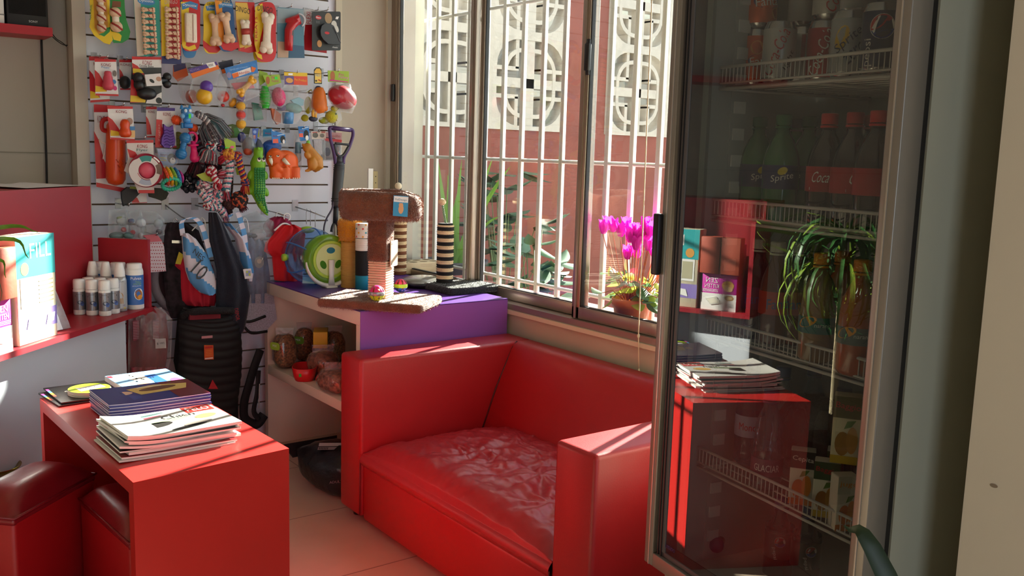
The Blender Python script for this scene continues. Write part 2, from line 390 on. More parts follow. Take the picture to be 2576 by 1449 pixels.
for (x, y, yy, w) in ((1103, 405, 4.2, .016), (1126, 440, 4.2, .018), (1162, 400, 4.2, .013), (1160, 455, 4.3, .016), (1135, 380, 4.3, .012), (1240, 395, 4.05, .010), (1285, 418, 3.95, .014), (1280, 425, 4.0, .012), (1268, 545, 3.95, .013), (1225, 430, 4.0, .012)):
    T_ = onP(x, y, (2.8, yy, 1), V((.8, .6, 0))) - V((2.8, 4.24, 0))
    blade(q, (random.uniform(-.05, .05), random.uniform(-.05, .05), .69), T_, w, (0, -.05 if x > 1200 else .02, .08 if x > 1200 else .0), GRASSY, side=V((.6, -.8, 0)))
q.done('leaves', pl)
def bush(name, label, base, hh, cx, n, seed, mat, sz):
    r = random.Random(seed); t = thing(name, label, 'plant', base); st = MB(); lv = MB()
    for i in range(n):
        a = r.uniform(0, 2*pi); R = r.uniform(.02, cx); z = hh*r.uniform(.35, 1); p = V((R*cos(a), R*sin(a), z))
        st.tube([(0, 0, .05), (p.x*.5, p.y*.5, z*.6), p], .003, M('5b6b46', .7), 5)
        for k in range(3):
            b = a+r.uniform(-1.2, 1.2); broad(lv, p, p+V((sz*cos(b), sz*sin(b), r.uniform(-.6, .35)*sz)), sz*.26, mat)
    st.done('stems', t); lv.done('foliage', t); pp = MB(); pot(pp, .1, .14, .3, M('5a4438', .8)); pp.done('pot', t)
bush('leafy_shrub', 'dark green leafy shrub behind the sword-leaved plant, against the red wall', (3.32, 4.5, 0), 1.2, .2, 26, 3, LEAF, .17)
bush('leafy_shrub', 'low dark leafy shrub seen low through the middle window pane', (3.0, 3.78, 0), .98, .15, 18, 5, LEAF, .15)
# cyclamen on the outer sill
_c = onX(1588, 800, 2.365); cp = V((2.365, _c.y, ZS)); cy = thing('potted_cyclamen', 'magenta cyclamen in a terracotta plastic pot on the outer window sill', 'plant', cp)
q = MB(); pot(q, .052, .07, .125, M('c8642f', .5), .03); q.done('pot', cy); MB().lathe([(0, .098), (.065, .098)], SOIL).done('soil', cy)
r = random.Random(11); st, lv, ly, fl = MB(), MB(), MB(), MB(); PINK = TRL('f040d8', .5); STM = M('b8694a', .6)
for i in range(46):
    a = r.uniform(0, 2*pi); R = r.uniform(.035, .10); z = r.uniform(.12, .215); b = V((R*.4*cos(a), R*.4*sin(a), .12)); p = V((R*.5*cos(a), R*1.5*sin(a), z))
    st.tube([b, (b+p)/2+V((0, 0, .02)), p], .0018, STM, 5)
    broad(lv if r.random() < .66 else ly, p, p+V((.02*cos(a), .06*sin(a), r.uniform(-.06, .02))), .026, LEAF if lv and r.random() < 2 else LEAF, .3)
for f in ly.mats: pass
ly.mats = [TRL('b4c83a', .5)]; lv.mats = [TRL('4f7048', .3)]  # a random share of the leaves is yellow-green, the rest dull green
for i in range(26):
    a = r.uniform(0, 2*pi); R = sqrt(r.random())*.115; z = .385-R*.7+r.uniform(-.05, .03); p = V((R*.4*cos(a), R*1.5*sin(a), z+.03*abs(sin(a))))
    st.tube([(p.x*.25, p.y*.25, .12), (p.x*.7, p.y*.7, z*.7), p+V((0, 0, -.012)), p], .0019, STM, 5)
    for k in range(5):
        b = a+k*2*pi/5; d = V((cos(b), sin(b), 0)); s = V((-sin(b), cos(b), 0)); rows = []
        for j in range(5):
            t = j/4; w = .0165*sin(pi*(.12+.8*t)); c = p+d*(.006+.013*t*t)+V((0, 0, .052*t-.006))
            rows.append([c-s*w, c+d*.003, c+s*w])
        fl.grid(rows, PINK)
    fl.sph(p, (.007, .007, .008), PINK, 8, 6)
st.done('stems', cy); lv.done('leaves', cy); ly.done('pale_leaves', cy)['label'] = 'yellow-green leaves'; fl.done('flowers', cy)
# light-weight clay bits beside it
# ================================================================== sofa
LEA = M('9e1019', .42, bump=(260, .05), noise=(3, .06), coat=.05)
so = thing('sofa', 'red leatherette two-seat sofa with boxy arms and a wrinkled seat cushion', 'sofa', (1.85, 2.265, 0))
SX0, SX1, SY0, SY1, SH, AT = 1.462, 2.205, 1.588, 2.94, .592, .155
def sloc(o): o.location = -V(so.location); return o
for y0 in (SY0, SY1-AT): sloc(MB().box(((SX0+SX1)/2, y0+AT/2, (SH+.03)/2), (SX1-SX0, AT, SH-.03), LEA, .014, seg=3).done('arm', so))
bk = MB(); rows = []
for z, xx in ((.05, 1.97), (.26, 1.975), (.42, 2.035), (SH-.03, 2.10), (SH-.01, 2.112), (SH, 2.13)): rows.append([V((xx, SY0+AT+(SY1-SY0-2*AT)*i/12, z)) for i in range(13)])
for z, xx in ((SH, SX1-.015), (SH-.015, SX1), (.05, SX1)): rows.append([V((xx, SY0+AT+(SY1-SY0-2*AT)*i/12, z)) for i in range(13)])
bk.grid(rows, LEA); sloc(bk.done('backrest', so))
sloc(MB().box((SX0+.28, (SY0+SY1)/2, .12), (.54, SY1-SY0-2*AT-.002, .20), LEA, .012).done('base', so))
def cush(x, y):
    u = (x-SX0-.0)/.56; v = (y-SY0-AT)/(SY1-SY0-2*AT)
    h = .055*(max(0, 1-(2*v-1)**8))*(1-max(0, (.14-u)/.14)**2.2)*(1-.25*max(0, (u-.8)/.2)) + .012*sin(v*pi)
    for cx, cy, a, f in ((.45, .66, .8, 1), (.5, .38, 2.2, 1), (.3, .2, .4, 1)):
        dx, dy = u-cx, (v-cy)*1.9; R = hypot(dx, dy); th = atan2(dy, dx)
        h += .006*math.exp(-R*R*9)*sin(th*7+a*3+R*9+3*NZ.noise(V((u*3, v*3, a))))*min(1, R*7)
    h -= .016*math.exp(-(((v-.48+.12*(u-.3))/.016)**2))*min(1, u*1.4)
    p = V((u*5, v*7, .3)); n1 = NZ.noise(p+V((NZ.noise(p*.8)*1.6, NZ.noise(p*.7+V((5, 2, 1)))*1.6, 0)))
    h += (abs(n1)*-.013+.004)*min(1, max(0, u-.03)*4)
    p2 = V((u*9+2*n1, v*13-u*6, 4)); h += -.0085*abs(NZ.noise(p2+V((NZ.noise(p2*.6), NZ.noise(p2*.5+V((3, 1, 0))), 0))*1.2))*min(1, max(0, u-.05)*3) + .0016*NZ.noise(V((u*34, v*44, 1)))
    return h
sc_ = MB(); rows = []; n, m = 150, 220
for j in range(m+1):
    y = SY0+AT+.004+(SY1-SY0-2*AT-.008)*j/m; row = []
    for i in range(n+1):
        t = i/n
        if t < .12: row.append(V((SX0+.012-.016*sin(pi*t/.12)+.0, y, .214+.05*t/.12)))
        else:
            x = SX0+.008+(.55)*(t-.12)/.88; row.append(V((x, y, .262+cush(x, y))))
    rows.append(row)
sc_.grid(rows, M('9a1a23', .38, bump=(200, .04), noise=(4, .08), coat=.05), flip=True); sloc(sc_.done('seat_cushion', so))
for y in (SY1-AT-.002, SY0+AT+.002): sloc(MB().tube([(SX0-.002, y, .04), (SX0-.002, y, .24)], .0022, M('6d0a10', .6), 6).done('seam', so))
for y in (SY1-AT-.001, SY0+AT+.001): sloc(MB().tube([(1.972, y, .26), (2.033, y, .42), (2.108, y, SH-.02), (2.128, y, SH)], .0035, M('4d080c', .6), 6).done('seam', so))
for x in (SX0+.05, SX1-.05):
    for y in (SY0+.05, SY1-.05): sloc(MB().lathe([(0, 0), (.018, 0), (.022, .035), (0, .035)], BLACK, 12, (x, y, 0)).done('foot', so))
# ================================================================== shelf unit
CRM = M('d8c9b8', .5, noise=(2, .02)); PUR = M('53307c', .34); PURS = M('8c4ca4', .4)
UX0, UX1, UY0, UY1, UH = 1.548, 2.205, 2.955, 3.84, .728
un = thing('shelf_unit', 'cream open shelf unit with a purple top and end panel under the window', 'shelf', ((UX0+UX1)/2, (UY0+UY1)/2, 0))
def uloc(o): o.location = -V(un.location); return o
uloc(MB().b2((UX0, UY0+.0045, UH-.055), (UX1, UY1, UH-.004), CRM, .002).done('top_board', un)); uloc(MB().b2((UX0, UY0, UH-.004), (UX1, UY1, UH), PUR).done('purple_laminate', un))
uloc(MB().b2((UX0, UY1-.03, 0), (UX1, UY1, UH-.055), CRM).done('side_panel', un))
e = uloc(MB().b2((UX0, UY0+.004, 0), (UX1, UY0+.03, UH-.055), CRM).done('side_panel', un)); uloc(MB().b2((UX0+.002, UY0, 0), (UX1, UY0+.004, UH-.004), PURS).done('purple_end_panel', un))
SZ = .36
uloc(MB().b2((UX0, UY0+.03, SZ-.04), (UX1-.02, UY1-.03, SZ), CRM, .002).done('shelf', un)); uloc(MB().b2((UX1-.02, UY0+.03, 0), (UX1, UY1-.03, UH-.055), M('c4aea0', .6)).done('back_panel', un))
# ================================================================== table and ottomans
TRED = M('bb2420', .36, noise=(5, .04), coat=.1)
TZ = .55; c1, c2, c3, c4 = onZ(335, 1214, TZ), onZ(727, 1128, TZ), onZ(426, 955, TZ), onZ(100, 1002, TZ)
tb = thing('coffee_table', 'red boxy table with an open side, piled with magazines', 'table', ((c1+c2+c3+c4)/4).xy.to_3d())
def tloc(o): o.location = -V(tb.location); return o
def quadprism(mb, P, z0, z1, mat):
    vs = [(p.x, p.y, z) for z in (z0, z1) for p in P]; return mb.add(vs, [(3, 2, 1, 0), (4, 5, 6, 7), (0, 1, 5, 4), (1, 2, 6, 5), (2, 3, 7, 6), (3, 0, 4, 7)], mat)
ul = (c4-c1).normalized(); tt = .034
P = [c1, c2, c3, c4]; tloc(quadprism(MB(), P, TZ-tt, TZ, TRED).done('table_top', tb))
tloc(quadprism(MB(), [c1, c2, c2+ul*tt, c1+ul*tt], 0, TZ-tt, TRED).done('end_panel', tb)); tloc(quadprism(MB(), [c4-ul*tt, c3-ul*tt, c3, c4], 0, TZ-tt, TRED).done('end_panel', tb))
sr = (c3-c2).normalized(); nr = V((-sr.y, sr.x, 0))
tloc(quadprism(MB(), [c2+ul*tt+nr*tt, c2+ul*tt, c3-ul*tt, c3-ul*tt+nr*tt], 0, TZ-tt, TRED).done('side_panel', tb))
OTT = M('8e1420', .38, bump=(220, .05), noise=(4, .06), coat=.1); OTS = M('b5131b', .45, bump=(220, .04))
def ottoman(px, pts, zt, label):
    P = [onZ(*q, zt) for q in pts]; c = sum(P, V())/4
    t = thing('ottoman', label, 'ottoman', (c.x, c.y, 0), 0, 'red ottomans by the table')
    d = P[1]-P[0]; rz = atan2(d.y, d.x); t.rotation_euler = (0, 0, rz); w, l = d.length, (P[3]-P[0]).length
    MB().box((0, 0, (zt-.03)/2+.01), (w, l, zt-.05), OTS, .012).done('body', t)
    b = MB(); n = 16; rows = []
    for j in range(n+1):
        row = []
        for i in range(n+1):
            u, v = 2*i/n-1, 2*j/n-1; h = .058*(1-abs(u)**4)*(1-abs(v)**4); row.append(V((u*w/2*1.012, v*l/2*1.012, zt-.034+h)))
        rows.append(row)
    b.grid(rows, OTT); b.box((0, 0, zt-.044), (w*1.014, l*1.014, .022), OTT, .008); b.done('cushion_top', t)
    b = MB(); b.tube([(sx*w/2*1.01, sy*l/2*1.01, zt-.034) for sx, sy in ((-1, -1), (1, -1), (1, 1), (-1, 1))], .0035, OTT, 6, True); b.done('piping', t); return t
ottoman(0, [(-75, 1248), (75, 1262), (215, 1190), (60, 1140)], .41, 'red leatherette ottoman pulled out at the left of the table')
ottoman(1, [(205, 1228), (332, 1338), (440, 1300), (306, 1198)], .37, "red leatherette ottoman tucked under the table top")
# ================================================================== counter
CU, CN = V((.687, .727, 0)), V((.727, -.687, 0)); CE = V((.987, 3.565, 0)); CZ, CD, CT = .69, .20, 1.138; CL = .95
CRED = M('981c28', .42, noise=(4, .04))
ct = thing('reception_counter', 'red reception counter with a product ledge and a pale grey front', 'counter', CE-CU*CL*.5-CN*.3)
def cpt(u, n, z): p = CE+CU*u-CN*n; return V((p.x, p.y, z))
def cbox(mb, u0, u1, n0, n1, z0, z1, mat):
    return mb.add([cpt(u, n, z) for z in (z0, z1) for u, n in ((u0, n0), (u1, n0), (u1, n1), (u0, n1))], [(0, 1, 2, 3), (7, 6, 5, 4), (4, 5, 1, 0), (5, 6, 2, 1), (6, 7, 3, 2), (7, 4, 0, 3)], mat)
def cloc(o): o.location = -V(ct.location); return o
cloc(cbox(MB(), -CL, -.03, CD, CD+.03, .66, CT, CRED).done('back_panel', ct)); cloc(cbox(MB(), -CL, -.03, CD+.03, CD+.28, CT-.03, CT-.002, CRED).done('counter_top', ct))
cloc(cbox(MB(), -CL, .026, 0, CD, CZ-.018, CZ, CRED).done('ledge', ct)); cloc(cbox(MB(), .008, .026, .004, CD, CZ, .945, CRED).done('end_panel', ct))
cloc(cbox(MB(), -CL-.018, -CL, .0, CD+.03, CZ-.018, 1.06, CRED).done('end_panel', ct)); cloc(cbox(MB(), -CL, -.012, .09, .11, 0, CZ-.018, M('d3d8e2', .5)).done('front_panel', ct))
cloc(cbox(MB(), -CL, -.03, CD+.05, CD+.26, 0, CT-.03, M('c3c8d2', .5)).done('desk_body', ct))
PAP = M('e6e4e4', .7)
pp = MB(); rows = []
for i in range(9): rows.append([cpt(-.03-.34*i/8, CD+.02+.2*j/4, CT+.003+.006*abs(sin(i*.9))*(j/4)) for j in range(5)])
pp.grid(rows, PAP); A_ = [cpt(-.12, CD+.05, CT+.012), cpt(-.06, CD+.05, CT+.008), cpt(-.06, CD+.06, CT+.008), cpt(-.12, CD+.06, CT+.012)]; pp.add(A_, [(0, 1, 2, 3)], BLACK)
pp.solo('paper_sheets', 'loose white printed sheets lying on top of the red counter', 'paper')
hb = onY(212, 466, 3.93); t = thing('hand_squeegee', 'small grey scraper with a purple hanging loop standing on the counter corner', 'squeegee', (hb.x, 3.93, CT-.002))
MB().slab([(-.024, 0), (.024, 0), (.012, .025), (-.012, .025)], FR, -.008, .008, M('6b6f78', .4)).done('head', t); MB().tube([(-.008, 0, .02), (-.001, 0, .12)], .0045, M('6a6a70', .5), 8).done('handle', t)
MB().tube(crom([(-.003, 0, .115), (.003, 0, .128), (.010, 0, .11), (.021, 0, .02)], 5), .0028, M('5a4da8', .6), 6).done('purple_loop', t); MB().b2((-.012, -.0095, .003), (.014, -.008, .012), WHITE).done('label', t)
# ---- items on the ledge
SIL = M('8f8f93', .3, .6); BLU = M('3c66a8', .4); POW = M('e9e7e4', .45)
def ldrop(u, n): return cpt(u, n, CZ)
def small_bottle(px, py, label, grp='small white-capped spray bottles'):
    t = thing('spray_bottle', label, 'bottle', ldrop(px, py), faceCam(ldrop(px, py)), grp)
    MB().lathe([(0, 0), (.019, 0), (.0205, .003), (.0205, .088), (.018, .094), (.0, .094)], POW, 20).done('body', t)
    b = MB(); b.lathe([(.0208, .018), (.0208, .083)], SIL, 20); R = .0212
    def cyl(x, y, h=0): return V(((R+h)*sin(x/R), -(R+h)*cos(x/R), y))
    b.rect(cyl, -.014, .066, .012, .071, .0003, BLACK); b.disc(cyl, .003, .045, .010, .007, .0003, M('3a3f4a', .5)); b.disc(cyl, .010, .040, .007, .008, .0004, M('4a62a0', .5)); b.txt('FRONTAL', cyl, -.001, .0745, .02, None, .0004, BLACK); b.done('label', t)
    MB().lathe([(.0195, .094), (.0195, .121), (.017, .126), (0, .126)], POW, 20).done('cap', t)
def tall_spray(px, py, label):
    t = thing('aerosol_can', label, 'spray can', ldrop(px, py), faceCam(ldrop(px, py)), 'tall grooming spray cans')
    MB().lathe([(0, 0), (.022, 0), (.0235, .004), (.0235, .115), (.019, .128), (0, .128)], M('a9a9ab', .3, .5), 22).done('body', t)
    MB().lathe([(.019, .126), (.019, .140), (.013, .172), (.011, .178), (0, .178)], POW, 20).done('cap', t)
    b = MB(); R = .0237
    def cyl(x, y, h=0): return V(((R+h)*sin(x/R), -(R+h)*cos(x/R), y))
    b.lathe([(R, .012), (R, .114)], M('b9b9ba', .35, .3), 24); b.rect(cyl, -.02, .1, .02, .104, .0002, BLACK); b.txt('AZUCA', cyl, 0, .111, .026, None, .0002, M('44506a', .5)); b.disc(cyl, 0, .058, .011, .013, .0002, M('b98a52', .6)); b.disc(cyl, -.006, .073, .006, .006, .0002, M('c79a5e', .6))
    b.rect(cyl, .0, .03, .004, .05, .0003, M('b98a52', .6)); b.rect(cyl, .007, .03, .010, .05, .0003, M('b98a52', .6)); b.txt('pet', cyl, .013, .024, .008, None, .0003, M('5a3f9a', .5)); b.rect(cyl, .012, .012, .02, .015, .0003, M('e0c21f', .5)); b.done('label', t)
def powder(px, py, label):
    t = thing('powder_bottle', label, 'bottle', ldrop(px, py), faceCam(ldrop(px, py)), 'white and blue powder bottles')
    MB().lathe([(0, 0), (.029, 0), (.031, .004), (.031, .14), (.028, .152), (0, .152)], POW, 26).done('body', t)
    b = MB(); b.lathe([(.0312, .018), (.0312, .128)], M('3a6cb4', .4), 26); R = .0316
    def cyl(x, y, h=0): return V(((R+h)*sin(x/R), -(R+h)*cos(x/R), y))
    b.txt('Pulvex', cyl, .006, .117, .04, None, .0003, WHITE); b.txt('Talco', cyl, .012, .104, .02, None, .0003, M('8cc04a', .5)); b.txt('antipulgas', cyl, .01, .096, .03, None, .0003, M('8cc04a', .5)); b.txt('para perros', cyl, .008, .088, .032, None, .0003, M('cfe0f2', .5))
    b.disc(cyl, .014, .058, .017, .022, .0003, WHITE); b.disc(cyl, .014, .056, .014, .018, .0006, M('a8682c', .6)); b.disc(cyl, .018, .047, .009, .009, .0009, M('d6902a', .6)); b.done('label', t)
    MB().lathe([(.027, .150), (.027, .166), (.025, .17), (0, .17)], POW, 26).done('cap', t)
powder(-.027, .104, 'blue-labelled powder bottle in the middle of the three, half hidden by the front one'); powder(-.027, .167, 'rearmost blue-labelled powder bottle, showing mostly its wide white lid behind the sprays'); powder(-.027, .04, 'blue-labelled powder bottle with a dog picture, right front on the red ledge')
tall_spray(-.086, .170, 'grey spray can with a white cone cap, leftmost of the tall cans'); tall_spray(-.086, .118, 'grey spray can with white cone cap, second of the tall cans from the left'); tall_spray(-.088, .064, 'grey spray can with a standing dog picture beside the blue powder bottle')
for px, py, lb in ((-.138, .158, 'small white-capped bottle at the back left of the ledge group'), (-.138, .11, 'small white-capped bottle at the back middle of the ledge group'), (-.188, .162, 'small silver-labelled white-capped bottle at the left end of the front row'), (-.188, .114, 'small silver-labelled white-capped bottle second in the front row'), (-.188, .066, 'small white-capped bottle nearest the ledge edge, showing its text side'), (-.138, .062, 'small white-capped bottle with a barcode panel beside the tall dog spray')):
    small_bottle(px, py, lb)
# ---- boxes, wrapped and sunlit, at the near end of the ledge
def lbox(name, label, cat, u0, u1, n0, n1, z0, h, mats, grp=None, deco=None):
    base = cpt((u0+u1)/2, (n0+n1)/2, z0); t = thing(name, label, cat, base, atan2(CU.y, CU.x), grp); w, d = u1-u0, n1-n0
    b = MB(); b.b2((-w/2, -d/2, 0), (w/2, d/2, h), mats[0], .002); f = frame((0, -d/2, 0), (1, 0, 0), (0, 0, 1)); e = frame((w/2, 0, 0), (0, 1, 0), (0, 0, 1)); e2 = frame((-w/2, 0, 0), (0, -1, 0), (0, 0, 1))
    if deco: deco(b, f, e, e2, w, d, h)
    b.done('carton', t); return t
TEAL = M('2fa9ae', .5); BEI = M('e3d8bd', .55); MAG = M('c2249c', .45); LILA = M('8f7cc4', .5); CATC = M('d89a4a', .6)
def d1(b, f, e, e2, w, d, h):
    b.rect(f, -w/2, h*.62, w/2, h, .0006, TEAL); b.txt('FILL', f, w*.12, h*.86, w*.55, None, .0012, WHITE); b.rect(f, -w/2, h*.12, w/2, h*.3, .0006, LILA); b.rect(f, -w*.42, h*.34, -w*.1, h*.62, .0012, WHITE); b.rect(f, -w*.38, h*.37, -w*.14, h*.59, .0016, M('b8b295', .6)); b.disc(f, -w*.3, h*.7, w*.1, h*.06, .0012, CATC)
    for k in range(6): b.rect(f, w*.05, h*(.36+.04*k), w*.42, h*(.372+.04*k), .0012, M('8d8266', .6))
    for x in (-.3, .2): b.slab([(w*x, h*.14), (w*(x+.2), h*.16), (w*(x+.24), h*.24), (w*(x+.05), h*.23)], f, .001, .002, WHITE)
    b.rect(e, -d/2, h*.75, d/2, h*.97, .0006, M('e08a32', .5)); b.rect(e, -d/2, h*.52, d/2, h*.73, .0006, TEAL); b.rect(e, -d/2, h*.28, d/2, h*.33, .0006, TEAL); b.rect(e, -d/2, h*.18, d/2, h*.28, .0006, LILA)
lbox('litter_box_carton', 'tall teal and beige carton glaring in the sun on the counter ledge', 'box', -.735, -.545, .02, .10, CZ, .325, [BEI], None, d1)
def d2(b, f, e, e2, w, d, h):
    b.rect(f, -w/2, 0, w/2, h*.46, .0006, WHITE); b.txt('ZEN', f, w*.2, h*.82, w*.34, h*.13, .001, WHITE); b.txt("KITTEN", f, w*.2, h*.66, w*.4, h*.11, .001, WHITE); b.disc(f, -w*.25, h*.7, w*.17, h*.13, .001, M('e2a64e', .6)); b.disc(f, -w*.27, h*.6, w*.12, h*.07, .0015, M('f0c98e', .6))
    for k in range(3): b.rect(f, w*.02, h*(.5+.03*k), w*.46, h*(.512+.03*k), .001, WHITE)
    b.disc(f, -w*.3, h*.36, w*.13, h*.07, .001, M('b98a4a', .6)); b.disc(f, -w*.3, h*.36, w*.09, h*.045, .0014, M('e8d8a0', .6)); b.slab([(w*-.1, h*.2), (w*.2, h*.14), (w*.38, h*.3), (w*.06, h*.38)], f, .0008, .003, M('d8d8d0', .5)); b.poly([(w*-.04, h*.22), (w*.19, h*.175), (w*.32, h*.29), (w*.08, h*.345)], f, .0036, M('efe9d8', .6))
    for k in range(4): b.rect(f, -w*.44, h*(.1+.03*k), -w*.2, h*(.11+.03*k), .001, M('555555', .6))
lbox('litter_box_carton', 'magenta and white kitten carton standing at the near end of the ledge', 'box', -.90, -.75, .03, .12, CZ, .15, [MAG], 'magenta kitten cartons', d2)
lbox('litter_box_carton', 'magenta and white kitten carton set further back on top of its twin', 'box', -.90, -.77, .07, .13, CZ+.151, .12, [MAG], 'magenta kitten cartons', d2)
BRK = M('a8462f', .6, bump=(40, .1))
lbox('shrink_wrapped_pack', 'brick-red plastic wrapped block beside the tall sunlit carton', 'pack', -.825, -.745, .012, .068, CZ+.151, .15, [BRK])
lbox('shrink_wrapped_pack', 'brick-red plastic wrapped block at the extreme left edge, next to its twin', 'pack', -.91, -.83, .012, .068, CZ+.151, .15, [BRK])
b = MB(); f = frame(cpt(-.49, .10, CZ), CU*.5+CN*.25, V((0, 0, 1))-CN*.0)
f = frame(cpt(-.50, .06, CZ+.001), (CU+CN*.25), V((0, 0, 1))-CN*.35)
b.slab([(-.03, 0), (.03, 0), (.028, .165), (-.026, .17)], f, 0, .006, M('e4e4ec', .6)); b.disc(f, .0, .06, .012, .009, .007, M('caa53a', .6)); b.rect(f, .012, .05, .02, .056, .0072, M('3a50a0', .5)); b.txt('J', f, .0, .14, .006, None, .007, BLACK)
pk = b.done('card_insert')
t = thing('bagged_leaflet', 'white leaflet in a clear plastic sleeve leaning on the red panel behind the tall carton', 'leaflet', cpt(-.5, .06, CZ)); pk.parent = t; pk.location = -t.location
b = MB(); b.slab([(-.036, -.0), (.058, 0), (.05, .172), (-.03, .178)], f, -.004, .011, FILM); o = b.done('plastic_sleeve', t); o.location = -t.location
# brass bowl on the floor by the front panel
bw = onZ(0, 1160, .3); q = thing('brass_bowl', 'shiny brass bowl-shaped stand top at the left edge, behind the pulled-out ottoman', 'bowl', (bw.x-.02, bw.y-.07, 0))
MB().lathe([(0, 0), (.05, 0), (.05, .01), (.012, .02), (.012, .28), (0, .28)], M('8a7430', .3, 1), 20).done('pedestal', q); MB().lathe([(.01, .28), (.05, .285), (.068, .305), (.07, .31), (.064, .308), (.045, .292), (0, .288)], M('9a8438', .22, 1), 28).done('dish', q)
# red wall shelf, speaker
s0, s1 = onY(132, 70, 3.93), onY(132, 92, 3.93); sh = thing('wall_shelf', 'short red shelf on the taupe wall at top left, holding a black speaker', 'shelf', (s0.x-.6, 4.0, s1.z))
MB().b2((-.6, -.07, 0), (.6, .1, s0.z-s1.z), M('b01826', .45)).done('board', sh)
zt = s0.z; e0, e1 = onY(18, 60, 3.95), onY(122, 66, 3.95); sp = thing('speaker', 'black loudspeaker on the red wall shelf', 'speaker', ((e0.x+e1.x)/2, 4.0, zt)); w = e1.x-e0.x
b = MB(); b.box((0, .02, .11), (w, .14, .22), M('0d0d0e', .6), .003); b.txt('SONY', frame((0, -.051, 0), (1, 0, 0), (0, 0, 1)), w*.13, .018, .03, None, .0003, M('d8d8d8', .4)); b.done('cabinet', sp); MB().box((0, -.051, .125), (w*.9, .003, .17), M('0a0a0c', .9, bump=(900, .4)), .001).done('grille', sp)
wd_ = onY(4, 50, 3.95); MB().b2((-.13, -.05, 0), (.0, .05, .2), M('dedcd6', .5), .004).b2((-.13, -.0515, .03), (.0, -.05, .035), M('8a8a88', .6)).solo('white_box', 'white box at the top left corner, beside the black speaker', 'box', (wd_.x+.01, 4.0, zt))
def pxline(pts, Y): return [onY(x, y, Y) for x, y in pts]
MB().tube(crom(pxline([(104, 90), (107, 180), (112, 280), (116, 380), (118, 468), (118, 520)], 4.088), 5), .0042, M('1d1a19', .6), 6).solo('speaker_cable', 'dark cable hanging straight down the taupe wall from the red shelf', 'cable')
b = MB(); b.tube(crom(pxline([(132, 86), (142, 98), (155, 106), (168, 117)], 4.06), 5), .0018, M('1d1a19', .6), 5); b.tube(crom(pxline([(130, 90), (140, 100), (158, 112), (170, 114)], 4.05), 5), .0018, M('1d1a19', .6), 5)
b.solo('speaker_wire', 'two thin dark wires looping from the shelf corner to the wall edge', 'cable')
# thin board and wooden strip leaning in the corner by the window

# narrow board and socket plate in the corner by the window
a = onY(932, 424, 3.828); MB().b2((-.012, -.006, 0), (.012, .006, a.z-UH), M('e9e7e0', .5)).solo('leaning_board', 'narrow white board standing upright in the corner beside the window frame', 'board', (a.x, 3.83, UH))
a = onY(945, 452, 3.99); t = thing('socket_plate', 'narrow beige socket plate on the corner wall behind the cat tree', 'socket', (a.x, 4.0, a.z)); MB().b2((-.012, -.01, -.05), (.012, 0, .04), M('c4b282', .5), .002).done('plate', t); b = MB(); [b.lathe([(0, 0), (.0028, 0)], BLACK, 8, (x, -.0104, z), MX.Rotation(pi/2, 3, 'X')) for x, z in ((0, .015), (0, -.015))]; b.done('socket_holes', t)
# ================================================================== printed matter on the table
PAGE = M('e9e6e0', .55)
def mag(mb, w, l, t, cover, edge=None):
    mb.b2((-w/2, -l/2, 0), (w/2, l/2, t*.86), edge or PAGE); mb.b2((-w/2-.001, -l/2-.001, t*.86), (w/2+.001, l/2+.001, t), cover)
def curved(mb, w, l, t, cover, edge, lift, n=10):
    """magazine with one short side lifting: bent slab"""
    lo, hi = [], []
    for i in range(n+1):
        x = -w/2+w*i/n; z = lift*max(0, (-.1-x/w)/.4)**2; lo.append(z); hi.append(z+t)
    for h0, h1, m in ((lo, [a*.14+b*.86 for a, b in zip(lo, hi)], edge), ([a*.14+b*.86 for a, b in zip(lo, hi)], hi, cover)):
        vs = [(-w/2+w*i/n, y, h) for i in range(n+1) for y in (-l/2, l/2) for h in (h0[i], h1[i])]; fs = []
        for i in range(n):
            a, b = 4*i, 4*i+4; fs += [(a, b, b+1, a+1), (a+2, a+3, b+3, b+2), (a+1, b+1, b+3, a+3), (a, a+2, b+2, b)]
        fs += [(0, 1, 3, 2), (4*n, 4*n+2, 4*n+3, 4*n+1)]; mb.add(vs, fs, m)
topz = [TZ]
mc = (onZ(305, 1175, TZ)+onZ(262, 1105, TZ)+onZ(500, 1052, TZ)+onZ(612, 1115, TZ))/4
d_ = onZ(612, 1115, TZ)-onZ(305, 1172, TZ); ang0 = atan2(d_.y, d_.x)
r = random.Random(4); z = TZ
cols = ['d8d6d2', '7d1f22', 'e8e4da', '24211f', 'd9d9d9', 'b73a2c', '3a3330', 'e4e0d8', 'c9c5bf']
lab = ['magazine at the very bottom of the loose front pile on the red table', 'dark red magazine second from the bottom of the front pile', 'cream magazine third from the bottom of the front pile', 'black-edged magazine fourth from the bottom of the front pile', 'white magazine in the middle of the front pile', 'red-edged magazine above the middle of the front pile', 'dark magazine third from the top of the front pile', 'pale magazine second from the top of the front pile', 'worn black and white magazine on top of the front pile']
